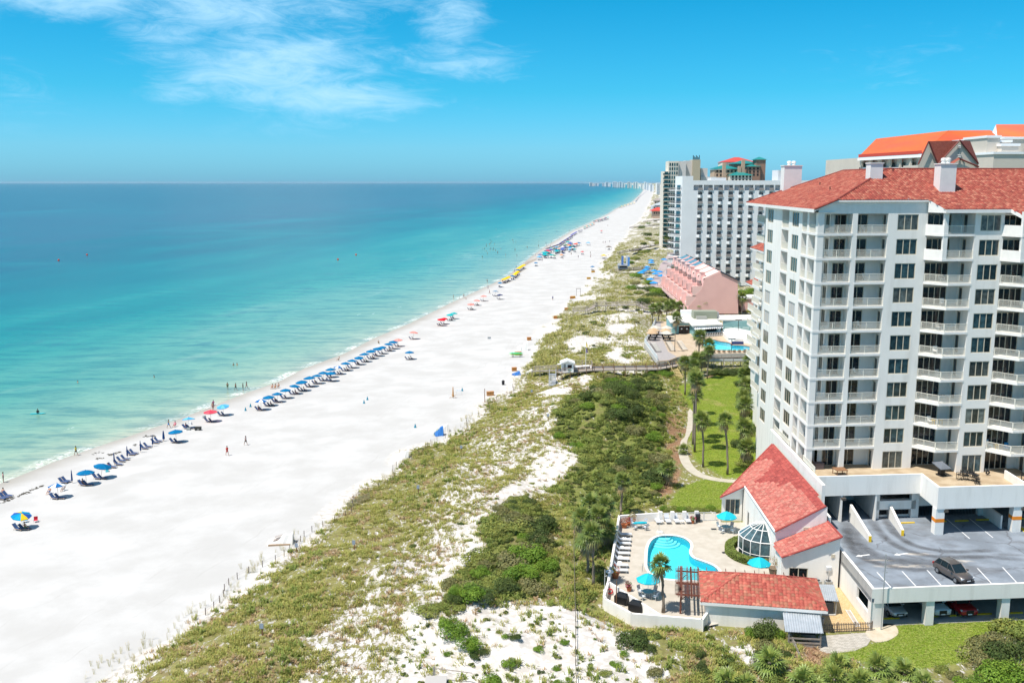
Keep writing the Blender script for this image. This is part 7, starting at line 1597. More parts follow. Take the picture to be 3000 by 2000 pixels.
M_BEI=mat('beige_stucco',(.74,.67,.57),.85,(.70,.63,.54),.15);M_BEI2=mat('tan_stucco',(.46,.39,.28),.85);M_GRY=mat('pale_grey_stucco',(.62,.58,.55),.85);M_TG=glass_mat('far_teal_glass',(.02,.08,.09),.1);M_TEALR=mat('teal_roof',(.015,.19,.18),.4,(.02,.23,.21),.1);M_REDR=mat('red_roof_far',(.52,.07,.05),.5);M_BRICK=mat('brown_block',(.32,.19,.14),.85);M_PEACH=mat('peach_stucco',(.50,.35,.25),.85)
t,c=far_block('glass_tower','slim beige tower with stacked teal glass balconies beyond the white hotel',670,[('wall',1959,1988,472,16,M_BEI,0),('wing',1945,1959,502,16,M_BEI,-1),('curved_wing',1988,2010,472,14,M_GRY,2),('lift_shaft',2006,2030,471,14,M_GRY,6),('core',2029,2052,468,14,M_BEI2,4),('annex',2052,2072,493,14,M_GRY,10),('annex',2052,2098,518,14,M_GRY,8)])
ys=[482+12.6*k for k in range(26)]
grid_windows(t,c,670,0,1960,1987,ys,4,.62,2.0,M_TG);grid_windows(t,c,670,-1,1946,1958.5,[508+12.6*k for k in range(25)],1,.8,2.2,M_TG,name='glazing')
for k in range(25):
 y=514+12.6*k;a=PD(1941,y,668);b=PD(1960,y,668);m=MB();m.box(a.x-c.x,b.x-c.x,-4.5,-1,a.z-4,a.z-3.7);o=obj('balcony',m,M_BEI,t);m=MB();m.box(a.x-c.x,b.x-c.x,-4.5,-4.4,a.z-3.7,a.z-2.7);obj('glass_rail',m,M_TG,o)
m=MB()
for i in range(7):x=PD(2031+i*3,460,676).x-c.x;m.tube([(x,6,PD(2031,468,676).z-4),(x,6,PD(2031,455+(i%3)*3,676).z-4)],.25,4)
obj('antenna',m,M_BLACK,t)
def hip(t,name,c,x0,x1,ye,yr,Y,dep,m_,base=4.0,over=.8):
 a,b=PD(x0,ye,Y),PD(x1,ye,Y);zr=PD(x0,yr,Y+dep/2).z-base;ze=a.z-base;X0,X1=a.x-c.x-over,b.x-c.x+over;y0=Y-c.y-over;y1=y0+dep+2*over;r_=min((X1-X0)/2-.5,(y1-y0)/2);ym=(y0+y1)/2;m=MB()
 m.add([(X0,y0,ze),(X1,y0,ze),(X1,y1,ze),(X0,y1,ze),(X0+r_,ym,zr),(X1-r_,ym,zr)],[(0,1,5,4),(1,2,5),(2,3,4,5),(3,0,4),(3,2,1,0)]);return obj(name,m,m_,t)
Yt=800;t,c=far_block('teal_roofed_hotel','brown and beige resort block with teal hipped roofs behind the white hotel',Yt,[('wing',2093,2165,497,20,M_PEACH,0),('wing',2140,2205,513,18,M_BEI,-12),('wall',2150,2225,480,22,M_BRICK,8),('wing',2190,2228,488,18,M_BRICK,-4),('tower',2217,2244,468,14,M_BRICK,-2)])
for(x0,x1,ye,yr,Y,d)in((2093,2165,495,483,Yt,20),(2140,2205,514,502,Yt-12,18),(2150,2225,480,469,Yt+8,22),(2190,2228,488,482,Yt-4,18),(2216,2245,468,460,Yt-2,14)):hip(t,'roof',c,x0,x1,ye,yr,Y,d,M_TEALR)
grid_windows(t,c,Yt,0,2096,2160,[502,513,524],6,.4,1.8,M_DARK);grid_windows(t,c,Yt,-12,2142,2203,[518,527],6,.5,1.8,M_DARK);grid_windows(t,c,Yt,-4,2192,2226,[494,503,512],3,.45,1.6,M_DARK)
for(x,yt)in((2123,476),(2179,468),(2168,487)):a=PD(x,yt,Yt-6);m=MB();m.box(a.x-c.x-1.2,a.x-c.x+1.2,-6,-3,a.z-16,a.z-4);obj('chimney',m,M_PEACH,t)
t,c=far_block('red_roofed_block','beige block with bright red roof far behind the teal roofs',900,[('wall',2118,2214,476,25,M_BEI,0)]);hip(t,'roof',c,2120,2213,475,461,900,25,M_REDR)
# orange roofed building at the upper right
OY=266.;M_ORR=mat('orange_metal_roof',(.78,.17,.035),.45,(.72,.12,.06),.08,spec=.5);M_CRM=mat('cream_stucco',(.60,.54,.46),.85,(.56,.50,.43),.2)
c=PD(2700,470,OY);ot=thing('orange_roofed_building','cream building with long bright orange metal roof behind the tower','building',(c.x,OY,4));L3=lambda px,py,Y:(PD(px,py,Y).x-c.x,Y-OY,PD(px,py,Y).z-4)
A=[L3(2514,462,280),L3(2700,451,262),L3(2905,446,262),L3(3040,446,262)];Bq=[L3(2568,407,300),L3(2779,383,282),L3(2900,382,282),L3(2960,400,282)]
m=MB();m.add([A[0],A[1],Bq[1],Bq[0]],[(0,1,2,3)]);m.add([A[1],A[2],Bq[2],Bq[1]],[(0,1,2,3)]);m.add([A[2],A[3],Bq[3],Bq[2]],[(0,1,2,3)])
back=[L3(2600,430,325),L3(2800,430,310),L3(2990,430,310)];m.add([Bq[0],Bq[1],back[1],back[0]],[(3,2,1,0)]);m.add([Bq[1],Bq[2],back[2],back[1]],[(3,2,1,0)]);m.add([A[0],Bq[0],back[0]],[(0,1,2)]);rf_=obj('roof',m,M_ORR,ot)
sm=MB()
for(a0,a1,b0,b1,n)in((A[0],A[1],Bq[0],Bq[1],44),(A[1],A[2],Bq[1],Bq[2],44)):
 for k in range(n+1):q0,q1=Vector(a0).lerp(Vector(a1),k/n),Vector(b0).lerp(Vector(b1),k/n);sm.tube([q0+Vector((0,0,.05)),q1+Vector((0,0,.05))],.05,3,caps=False)
obj('roof_seam',sm,M_ORR,rf_)
m=MB()
for a,b in((A[0],A[1]),(A[1],A[3])):a,b=Vector(a),Vector(b);m.add([a+Vector((-.5,-1,-.9)),b+Vector((0,-1,-.9)),b+Vector((0,-1,-.1)),a+Vector((-.5,-1,-.1)),a+Vector((-.5,1,-.9)),b+Vector((0,1,-.9))],[(0,1,2,3),(0,4,5,1)])
obj('fascia',m,M_WHITE,ot);m=MB();a,b=Vector(A[0]),Vector(A[1]);m.add([a+Vector((0,-.4,.05)),b+Vector((0,-.4,.05)),b+Vector((0,0,.9)),a+Vector((0,0,.9))],[(0,1,2,3)]);obj('eave_band',m,mat('red_band',(.40,.05,.03),.6),ot)
m=MB();N_=6;e0,e1=Vector(A[0])+Vector((1.2,2.2,0)),Vector(A[1])+Vector((0,2.2,0));dz=e0.z-.9;d=(e1-e0)/N_;m.add([(e0.x,e0.y,0),(e1.x,e1.y,0),(e1.x,e1.y,e1.z),(e0.x,e0.y,e0.z)],[(0,1,2,3)]);m.box(e1.x,A[3][0],e1.y-1.6,e1.y+20,0,A[1][2]-.5);m.add([(e0.x,e0.y+30,0),(e0.x,e0.y,0),(e0.x,e0.y,e0.z),(e0.x,e0.y+30,e0.z)],[(0,1,2,3)]);obj('wall',m,M_CRM,ot)
fin=MB();fin.box(-.25,.25,-3,.2,0,60);
for k in range(N_+1):q=e0+d*k;m=MB();m.box(q.x-.25,q.x+.25,q.y-2.6,q.y,20,q.z-.6);obj('fin',m,M_CRM,ot)
for f in range(3):
 zf=dz-2.9-f*3.1;m=MB();a,b=e0+Vector((0,-2.4,0)),e1+Vector((0,-2.4,0));m.add([(a.x,a.y,zf),(b.x,b.y,zf-.4),(b.x,e1.y,zf-.4),(a.x,e0.y,zf)],[(0,1,2,3)]);m.add([(a.x,a.y,zf-.3),(b.x,b.y,zf-.7),(b.x,b.y,zf+.75),(a.x,a.y,zf+1.05)],[(0,1,2,3)]);obj('balcony',m,M_WHITE,ot)
 for k in range(N_):q=e0+d*(k+.35);window(ot,(q.x,q.y-.1,zf+.1),math.atan2(d.y,d.x),d.length*.5,2.2,3,gm=M_GLASS)
 # gabled stair head and pale blocks right of it
gy=205.;c=PD(2790,500,gy);gt=thing('gabled_stair_head','cream gabled stair head with red brown tiled roof behind the tower ridge','building',(c.x,gy,4));L4=lambda px,py,Y=gy:(PD(px,py,Y).x-c.x,Y-gy,PD(px,py,Y).z-4)
m=MB();m.add([L4(2690,505),L4(2690,482),L4(2722,417),L4(2748,480),L4(2748,505)],[(0,4,3,2,1)]);m.add([L4(2748,505,gy-.3),L4(2748,478,gy-.3),L4(2812,415,gy-.3),L4(2866,478,gy-.3),L4(2866,505,gy-.3)],[(0,4,3,2,1)]);m.box(L4(2690,500)[0],L4(2866,500)[0],.3,8,20,L4(2690,484)[2]);obj('wall',m,M_CRM,gt)
q=[Vector(L4(2721,413)),Vector(L4(2842,413,gy+1)),Vector(L4(2868,481,gy-.5)),Vector(L4(2745,481,gy-.5))];m=MB();m.add([L4(2720,414,gy-.2),L4(2812,412,gy+3),L4(2748,481,gy-.6)],[(0,2,1)]);m.add([L4(2812,411,gy-.6),L4(2867,481,gy-.6),L4(2867,476,gy+3),L4(2842,413,gy+3)],[(0,1,2,3)]);m.add([L4(2762,490,gy-.7),L4(2808,463,gy-.7),L4(2812,466,gy-2),L4(2780,490,gy-2)],[(0,3,2,1)]);rf_=obj('roof',m,mat('brown_red_tile',(.24,.055,.035),.7,(.32,.09,.06),2.5,.5),gt)
m=MB()
for a,b in(((2690,482),(2721,414)),((2721,414),(2748,481)),((2748,481),(2812,411)),((2812,411),(2867,480)),((2762,490),(2808,464)),((2808,464),(2868,489))):m.tube([L4(*a,gy-.7),L4(*b,gy-.7)],.16,4)
obj('barge_board',m,mat('dark_red_trim',(.16,.03,.025),.6),gt);m=MB()
for yy in(428,432,455,460):m.tube([L4(2806,yy,gy-.6),L4(2816,yy+1,gy-1.2)],.12,4)
m.tube([L4(2811,428,gy-.5),L4(2811,464,gy-.5)],.08,4);obj('aerial',m,M_GREY,gt)
q=lambda px:PD(px,450,232).x
bt=thing('stepped_block','pale stepped rooftop block right of the gabled stair head','building',(q(2940),232,4))
for(x0,x1,yt,sb,dp,cap)in((2893,2930,404,0,12,1),(2925,2962,417,1,12,1),(2935,2985,428,-2,10,1),(2912,3060,452,-5,14,1),(2900,3060,408,6,20,1)):
 a,b=PD(x0,yt,232+sb),PD(x1,yt,232+sb);m=MB();m.box(a.x-q(2940),b.x-q(2940),sb,sb+dp,10,a.z-4);w_=obj('wall',m,M_CRM,bt);m=MB();m.box(a.x-q(2940)-.25,b.x-q(2940)+.25,sb-.25,sb+dp,a.z-4,a.z-4+.55);obj('coping',m,M_WHITE,w_)
t2=thing('orange_roofed_wing','second orange metal roof at the right edge above the pale blocks','building',(PD(2960,400,262).x,262,4));c2=PD(2960,400,262);m=MB();f=lambda px,py,Y:(PD(px,py,Y).x-c2.x,Y-262,PD(px,py,Y).z-4);m.add([f(2922,400,250),f(3080,402,250),f(3080,364,262),f(2918,365,262)],[(0,1,2,3)]);obj('roof',m,M_ORR,t2);m=MB();m.add([f(2922,400,250.2),f(2907,388,262),f(2917,366,262.1)],[(0,2,1)]);m.add([f(2922,400,250.1),f(3080,402,250.1),f(3080,440,250.1),f(2922,440,250.1)],[(3,2,1,0)]);obj('wall',m,M_WHITE,t2)
# houses and towers further along the coast
t,c=far_block('beach_house','orange beach house with red roof on stilts at the foot of the glass tower',1150,[('wall',1913,1950,619,14,M_PEACH,0)],base=6);hip(t,'roof',c,1910,1952,618,607,1150,14,M_REDR,6,1.5);grid_windows(t,c,1150,0,1914,1948,[624],5,.5,2.2,M_DARK,6)
t,c=far_block('beach_house','large grey roofed beach house behind the red roofed one',1350,[('wall',1911,1950,603,16,mat('pale_blue_wall',(.50,.55,.58),.8),0)],base=6);hip(t,'roof',c,1921,1952,601,592,1350,16,mat('grey_roof_far',(.38,.42,.45),.7),6,1.5);grid_windows(t,c,1350,0,1913,1948,[608],4,.5,2.2,M_DARK,6)
rf2=random.Random(12)
for i in range(26):
 Y=1700*1.075**i;x0=XE(np.array([Y]))[0]+rf2.uniform(15,60)*max(1,Y/2500);px=1500+2800*x0/Y;
 wd=rf2.uniform(14,24);hh=rf2.uniform(9,15);cl=rf2.choice([(.62,.60,.56),(.55,.45,.38),(.50,.55,.58),(.60,.50,.40),(.66,.64,.62)]);rc_=rf2.choice([(.36,.38,.40),(.30,.26,.24),(.45,.10,.07),(.50,.50,.48)])
 t=thing('beach_house','%s house from the red roofed one in the far row behind the beach'%nth(i),'house',(x0,Y,4),0,'houses along the far beach');m=MB();m.box(0,wd,0,16,0,hh);obj('wall',m,mat('house_%d'%int(cl[0]*100+cl[2]*10),cl,.8),t);m=MB();m.add([(-1,-1,hh),(wd+1,-1,hh),(wd+1,17,hh),(-1,17,hh),(wd*.3,8,hh+4),(wd*.7,8,hh+4)],[(0,1,5,4),(1,2,5),(2,3,4,5),(3,0,4)]);obj('roof',m,mat('hroof_%d'%int(rc_[0]*100),rc_,.7),t)
 m=MB();
 for k in range(4):m.box(wd*(k+.25)/4,wd*(k+.7)/4,-.1,0,hh*.55,hh*.8);m.box(wd*(k+.25)/4,wd*(k+.7)/4,-.1,0,hh*.15,hh*.4)
 obj('window',m,M_DARK,t)
sk=[(1728,1742,533,12500),(1744,1754,534,13000),(1774,1789,530.5,11000),(1796,1806,529,9800),(1802,1811,528,9000),(1808,1818,531,9600),(1815,1826,528.5,8800),(1838,1842,530,8000),(1840,1851,529,8400),(1856,1864,530,7600),(1862,1873,529,7400),(1888,1898,528,6200),(1896,1902,531,5900),(1924,1943,528.5,3600),(1905,1916,533,5000),(1878,1886,534,6800),(1825,1832,533,8800),(1765,1772,534,11800)]
for i,(x0,x1,yt,Y)in enumerate(sorted(sk)):
 a,b=PD(x0,yt,Y),PD(x1,yt,Y);cl=rf2.choice([(.82,.82,.82),(.75,.70,.66),(.70,.74,.77),(.84,.80,.76)]);t=thing('skyline_tower','%s distant tower from the left on the hazy coast at the horizon'%nth(i),'building',(a.x,Y,3),0,'towers on the far coast');w_=b.x-a.x;h_=max((a.z-3)*.82,20);m=MB();m.box(0,w_*.55,0,w_,0,h_);m.box(w_*.55,w_,-4,w_*.7,0,h_*.86);obj('wall',m,mat('sky_%d'%int(cl[0]*100),cl,.8),t);m=MB()
 for k in range(8):m.box(w_*.06,w_*.5,-1,0,h_*(k+.2)/8,h_*(k+.6)/8)
 obj('window',m,mat('far_window',(.40,.45,.50),.4),t)
fl=MB();flr=random.Random(3)
for Y in np.linspace(3500,26000,160):x=float(XE(np.array([Y]))[0])+flr.uniform(200,900)*Y/6000;w_=flr.uniform(40,200);fl.box(x,x+w_*Y/6000,Y,Y+80,0,flr.uniform(6,16))
obj('far_woodland',fl,mat('far_wood',(.07,.09,.05),.9),kind='stuff')
# hotel beach terrace with blue parasols and loungers
ter=plane_pts([(1905,838),(1935,775),(1962,740),(1985,742),(2000,830),(1985,838),(1960,850),(1925,848)],4.6);m=MB();m.prism(ter,2,4.62);obj('paved_terrace',m,mat('mauve_paving',(.36,.28,.27),.85,(.42,.34,.33),.5),kind='structure')
BLU=[srgb(40,140,215),srgb(50,155,225)]
for i,(px,py)in enumerate(((1907,765),(1908,772),(1896,786),(1893,793),(1885,798),(1878,803),(1916,797),(1920,806),(1931,800),(1905,823),(1915,834),(1945,762),(1938,812))):
 q=P(px,py+10,4.62);proto('hu',umbrella_maker('blue_parasol',1.9,2.2,.7,8,BLU,base=False),q,i,'%s blue parasol from the back on the mauve hotel terrace'%nth(i),'blue parasols on the hotel terrace')
n=0
for ri,(a,b,k)in enumerate((((1922,772),(1935,752),7),((1945,772),(1960,754),7),((1918,806),(1934,786),8),((1938,800),(1953,784),7),((1890,815),(1900,795),7),((1925,832),(1955,838),6),((1905,842),(1920,846),4))):
 for i in range(k):t=i/(k-1);q=P(a[0]+(b[0]-a[0])*t,a[1]+(b[1]-a[1])*t,4.62);proto('hl',lounger_maker('sun_lounger',M_SLINGW,M_WOODB),q,R(80),'%s cream lounger from the near end, %s row of mauve hotel terrace'%(nth(i),('far left','far right','middle left','middle right','seaward','near right','near left')[ri]),'loungers on the hotel terrace')
kq=P(1826,788,3.8);kt=thing('beach_kiosk','grey beach kiosk with pale roof near striped flags','kiosk',kq);kt.scale=(.62,)*3;m=MB();m.box(-4,4,0,5,0,3);obj('wall',m,mat('kiosk_blue',(.22,.28,.36),.7),kt);m=MB();m.slab([(-5,-1,3),(5,-1,3),(4,6,4.4),(-4,6,4.4)],.3);obj('roof',m,M_GREY,kt);m=MB();m.box(-3,3,-.1,0,1.2,2.4);obj('hatch',m,M_DARK,kt)
for i,(px,py,c)in enumerate(((1820,766,(.10,.22,.55)),(1834,765,(.70,.74,.80)),(1838,770,(.12,.3,.65)))):
 q=P(px,py+22,3.8);t=thing('feather_flag','%s feather flag from the left behind the beach kiosk'%nth(i),'flag',q,0,'feather flags at the kiosk');m=MB();m.tube([(0,0,0),(0,0,7)],.08,4);obj('pole',m,M_GREY,t);m=MB();m.box(0,1.1,-.04,.04,2.2,6.8);obj('banner',m,mat('banner%d'%i,c,.8),t)
 # ------------------------------------------------------------------ the beach
def Z8(x,y):return(.3827*x,1000+.3827*y)
def Z7(x,y):return(700+.34*x,860+.34*y)
def Z9(x,y):return(1400+.17*x,640+.17*y)
def foot(px,py,h): # ground point under something seen h metres up
 z=1.2
 for _ in range(5):p=P(px,py,z+h);z=max(0.02,Hs(p.x,p.y))
 return Vector((p.x,p.y,z))
B1=[srgb(0,108,158),srgb(4,116,168)];NAVY=[srgb(28,42,92),srgb(36,52,108)];LB=[srgb(80,165,215),srgb(110,190,228)];PINKU=[srgb(232,140,130),srgb(238,156,146)];REDU=[srgb(205,25,45),srgb(220,40,55)]
TEALU=[srgb(20,165,170),srgb(35,180,180)];STR=[srgb(20,105,170),srgb(235,238,240)];MULTI=[srgb(10,140,190),srgb(20,165,205),srgb(235,200,40),srgb(40,90,170)];YELU=[srgb(240,190,10),srgb(250,205,30)]
M_NAVYC=mat('navy_canvas',(.04,.085,.20),.8);M_WOODC=mat('pale_wood',(.40,.27,.17),.7)
def beach_chair():
 t=thing('beach_chair','x','beach chair');m=MB();m.box(-.28,.28,-.75,.35,.26,.29);obj('seat',m,M_NAVYC,t);m=MB();c_,s_=math.cos(R(48)),math.sin(R(48));m.box(-.28,.28,0,.8,0,.03,lambda x,y,z:(x,.35+y*c_-z*s_,.27+y*s_+z*c_));obj('backrest',m,M_NAVYC,t);m=MB()
 for x in(-.3,.3):m.box(x-.025,x+.025,-.8,.4,.2,.26);m.tube([(x,.35,.27),(x,.92,.88)],.025,4)
 obj('frame',m,M_WOODC,t)
 for x in(-.3,.3):
  for y in(-.7,.6):m=MB();m.tube([(x,y*.9,.24),(x,y,0)],.025,4);obj('leg',m,M_WOODC,t)
 return t
_ub={}
def bumb(px,py,cols,key,lab,r=1.32,grp='beach umbrellas',tilt=0.0,chairs=2,sit=0,labc=''):
 q=foot(px,py,2.15)
 u_=proto('ub'+key,umbrella_maker('beach_umbrella',r,1.95,.42,8,cols,tilt=tilt,pole=M_WOODC,base=False),q,px*.7,lab,grp);u_.rotation_euler[0]=random.gauss(0,.06);u_.rotation_euler[1]=random.gauss(0,.06);u_.scale=(random.uniform(.94,1.1),)*3
 for k in range(chairs):
  w=Vector((q.x+(-.45+.9*k),q.y-.25,q.z));proto('bchair',beach_chair,w,R(70+14*k),'%s navy beach chair under %s'%(('left','right')[k],labc),'beach chairs under the umbrellas')
 return q
ROW=[(187,920,'s'),(259,885,'b'),(330,855,'b'),(402,823,'b'),(473,788,'b'),(545,762,'b'),(610,728,'b'),(672,703,'b'),(727,677,'b'),(795,682,'b'),(793,650,'b'),(858,625,'s'),(917,596,'b'),(973,573,'b'),(1035,545,'b'),(1083,523,'b'),(1140,497,'b'),(1190,475,'b'),(1236,455,'b'),(1285,434,'b'),(1328,415,'b')]
spots=[]
for i,(x,y,c)in enumerate(ROW):spots.append(bumb(*Z7(x,y),STR if c=='s' else B1,c,'%s %s umbrella from the near end of the long row by the water'%(nth(i),'white and blue' if c=='s' else 'blue'),labc='the %s umbrella of the long row'%nth(i)))
for(x,y,cols,key,lab,sh,tl_)in((165,1325,MULTI,'m','tilted turquoise and yellow beach umbrella alone at the near left','the tilted turquoise umbrella',.25),(440,1098,STR,'s2','white and blue segmented beach umbrella nearest the left edge','the nearest white and blue umbrella',0),(655,1000,B1,'b','left of two large blue beach umbrellas side by side at the near end','the left of two large blue umbrellas',0),(765,952,B1,'b','right of two large blue beach umbrellas side by side at the near end','the right of two large blue umbrellas',0),(1348,688,B1,'b','blue beach umbrella in front of the pale blue striped one','the blue umbrella before the pale blue one',0),(1442,585,LB,'lb','pale blue striped tilted umbrella near the man in blue shorts','the pale blue striped umbrella',.12),(1612,537,[srgb(225,70,90),srgb(232,90,105)],'rp','coral red beach umbrella between two pale blue ones','the coral red umbrella',0),(1708,490,LB,'lb','pale blue umbrella right of the coral red one','the pale blue umbrella by the coral one',0)):
 spots.append(bumb(*Z8(x,y),cols,key,lab,tilt=tl_,labc=sh))
for(x,y,cols,key,lab,sh)in((1373,395,PINKU,'p','pink beach umbrella at the far end of the long blue row','the pink umbrella ending the row'),(1500,335,PINKU,'p','pink beach umbrella beside a lone deck chair','the lone pink umbrella'),(1470,502,B1,'b','single blue beach umbrella set back from the row','the single set back blue umbrella'),(1738,224,REDU,'r','left of two red beach umbrellas overlapping','the left red umbrella'),(1768,211,REDU,'r','right of two red beach umbrellas overlapping','the right red umbrella'),(1818,181,TEALU,'t','left of two teal beach umbrellas overlapping','the left teal umbrella'),(1853,167,TEALU,'t','right of two teal beach umbrellas overlapping','the right teal umbrella'),(1998,92,PINKU,'p','nearest of three pink beach umbrellas beyond the teal pair','the nearest of three pink umbrellas'),(2047,57,PINKU,'p','middle of three pink beach umbrellas beyond the teal pair','the middle of three pink umbrellas'),(2108,22,PINKU,'p','farthest of three pink beach umbrellas beyond the teal pair','the farthest of three pink umbrellas')):
 spots.append(bumb(*Z7(x,y),cols,key,lab,labc=sh))
bumb(*Z9(300,1255),[srgb(120,150,175)],'gb','grey blue umbrella left of the navy one past the pink umbrellas',labc='the grey blue umbrella');bumb(*Z9(380,1308),NAVY,'n','dark navy umbrella past the pink umbrellas',1.5,labc='the dark navy umbrella')
# one-mesh umbrellas for the crowded far beach, a few pixels each
def small_umb(r,cols,tent=False):
 m=MB()
 if tent:m.box(-r,r,-r,r,2.0,2.15,col=cols[0]);m.add([(-r,-r,2.15),(r,-r,2.15),(r,r,2.15),(-r,r,2.15),(0,0,2.8)],[(0,1,4),(1,2,4),(2,3,4),(3,0,4)],0,cols[-1]);[m.box(x*r-.05,x*r+.05,y*r-.05,y*r+.05,0,2,col=(.5,.5,.5))for x in(-.95,.95)for y in(-.95,.95)]
 else:
  c=canopy_mesh(r,.5,8,cols,seg=2);c.v=[(v[0],v[1],v[2]+1.95)for v in c.v];m=c;m.tube([(0,0,0),(0,0,2.3)],.04,4,col=(.4,.35,.3));
 for s in(-.5,.5):m.box(s-.28,s+.28,-.9,.4,.25,.32,col=(.06,.08,.18));m.box(s-.28,s+.28,.4,.5,.3,.8,col=(.06,.08,.18))
 return m.mesh('beach_umbrella')
SU={}
PALET={'yellow':YELU,'blue':B1,'navy':NAVY,'turquoise':TEALU,'red':REDU,'orange':[srgb(235,130,60),srgb(240,150,80)],'pale blue':LB,'violet':[srgb(90,90,160),srgb(110,110,180)],'brown':[srgb(110,90,75)],'green':[srgb(60,130,90)],'white':[srgb(235,235,235)]}
for k,v in PALET.items():
 for tent in(0,1):SU[(k,tent)]=small_umb(1.5 if tent else 1.25,v,tent);SU[(k,tent)].materials.append(M_CLOTH)
def sumb(px,py,colr,lab,grp,tent=0,s=1.0):
 q=foot(px,py,2.0);o=obj('beach_tent' if tent else 'beach_umbrella',SU[(colr,tent)],None,None,q,px);o.scale=(s,)*3;return tag(o,lab,'tent' if tent else 'umbrella',grp)
yel=[(440,1050),(462,1040),(487,1030),(512,1018),(535,1010),(635,965),(652,950),(672,932),(692,915),(695,862),(715,848),(735,836),(755,824),(778,812),(795,803)]
for i,(x,y)in enumerate(yel):sumb(*Z9(x,y),'yellow','%s yellow umbrella from the near end of the bright yellow rows by the water'%nth(i),'yellow umbrellas by the water')
for(x,y,lab)in((685,885,'blue umbrella between two rows of yellow ones'),(597,990,'pale blue umbrella below the middle yellow row'),(383,1112,'small blue umbrella at the near end of the yellow rows'),(1000,765,'blue umbrella alone below the crowded beach'),(1975,830,'wide blue canopy at the edge of the dunes')):sumb(*Z9(x,y),'blue',lab,'umbrellas on the crowded beach')
for i in range(15):t=i/14;q=foot(*Z9(815+195*t,795-95*t),.8);m=SU.setdefault('fold',None)or MB().lathe([(.03,.2),(.16,.5),(.05,2.0),(0,2.1)],6,col=srgb(200,160,120)).mesh('folded_umbrella');SU['fold']=m;(m.materials.append(M_CLOTH)if not m.materials else None);tag(obj('folded_umbrella',m,None,None,q),'%s folded tan umbrella in the line after the yellow rows'%nth(i),'umbrella','folded tan umbrellas')
rc7=random.Random(21);crowd=[];cl=['blue','blue','turquoise','red','orange','pale blue','violet','navy','white','green','turquoise']
for i in range(48):
 t=rc7.random();x=1060+560*t+rc7.gauss(0,40)+(rc7.random()**2)*140;y=610-190*t+rc7.gauss(0,22)+rc7.random()*40;c_=rc7.choice(cl);tent=int(rc7.random()<.3)
 crowd.append((x,y,c_,tent))
crowd+=[(1070,620,'red',0),(1180,585,'turquoise',1),(1590,500,'blue',1),(1555,410,'turquoise',1),(1680,445,'red',1),(1800,572,'red',0),(1440,625,'orange',0),(1475,600,'navy',0),(1670,530,'turquoise',0),(1900,420,'pale blue',1),(2130,213,'red',0),(2255,490,'brown',1),(2170,640,'yellow',1),(1320,640,'green',0),(1250,630,'red',0)]
cnt_c={}
for x,y,c_,tent in sorted(crowd):cnt_c[c_,tent]=cnt_c.get((c_,tent),-1)+1;sumb(*Z9(x,y),c_,'%s %s %s from the left in the crowded part of the beach'%(nth(cnt_c[c_,tent]),c_,'tent' if tent else 'umbrella'),'%s %s in the beach crowd'%(c_,'tents' if tent else 'umbrellas'),tent)
far_row=[]
for a,b,n,cs in(((1190,520),(1420,440),12,('navy','brown','navy')),((1420,430),(1620,300),14,('violet','brown','navy')),((1610,285),(1700,232),7,('violet',)),((1740,210),(1790,205),3,('navy',)),((1835,155),(2000,85),9,('green','turquoise','orange')),((2000,45),(2200,0),10,('navy','brown','red'))):
 for k in range(n):t=k/max(1,n-1);far_row.append((*Z9(a[0]+(b[0]-a[0])*t,a[1]+(b[1]-a[1])*t),cs[k%len(cs)]))
def Z2(x,y):return(1650+.1488*x,500+.1488*y)
for a,b,n,cs in(((690,985),(880,935),8,('brown','turquoise','navy')),((1120,720),(1400,640),10,('green','yellow')),((1430,610),(1480,540),7,('navy','turquoise','red')),((1490,530),(1650,400),12,('navy','violet')),((1650,395),(1610,340),6,('navy',))):
 for k in range(n):t=k/(n-1);far_row.append((*Z2(a[0]+(b[0]-a[0])*t,a[1]+(b[1]-a[1])*t),cs[k%len(cs)]))
far_n={}
for px,py,c_ in sorted(far_row,key=lambda q:-q[1]):far_n[c_]=far_n.get(c_,-1)+1;s=1.0 if py>640 else 1.5;sumb(px,py,c_,'%s nearest %s umbrella of the long line along the far waterline'%(nth(far_n[c_]),c_),'%s umbrellas along the far waterline'%c_,0,s)
# closed umbrellas and chairs in the near rows
cm=MB();cm.tube([(0,0,0),(0,0,.5)],.03,5,col=(.4,.25,.14));cm.lathe([(.03,.35),(.13,.45),(.10,1.2),(.05,1.95),(.0,2.05)],7,col=srgb(30,70,125));cmm=cm.mesh('closed_umbrella');cmm.materials.append(M_CLOTH)
for i,(x,y)in enumerate(((553,1084),(877,945),(976,893),(1078,850),(1170,803),(1254,762))):
 q=foot(*Z8(x,y),0);o=obj('closed_umbrella',cmm,None,None,q);o.scale=(1.15,1.15,1.1)if i<5 else(1.9,1.9,1.0);tag(o,'%s closed navy umbrella from the left standing among empty beach chairs'%nth(i),'umbrella','closed umbrellas among the chairs')
for i,(x,y)in enumerate(((488,1075),(512,1066),(862,958),(908,938),(930,912),(962,898),(1006,862),(1028,853),(1106,815),(1134,803),(1190,772),(1214,760),(62,1178),(36,1190),(8,1200))):
 q=foot(*Z8(x,y),.2);proto('bchair',None,q,R(75),'%s empty navy beach chair in the near row of chairs'%nth(i)if i<12 else '%s navy beach chair at the left edge of the beach'%('right','middle','left')[i-12],'empty beach chairs')
q=foot(*Z8(258,1372),.2)
for k,(dx,c_,nm)in enumerate(((-1.2,(.02,.25,.45),'blue'),(.3,(.55,.02,.05),'red'))):tt=chair_maker('beach_chair',mat('canvas_%s'%nm,c_,.8),M_ALU)();tt.location=(q.x+dx,q.y,q.z);tt.rotation_euler=(0,0,.4);tt.scale=(1,1,.75);tag(tt,'%s folding beach chair beside the tilted turquoise umbrella'%nm,'beach chair')
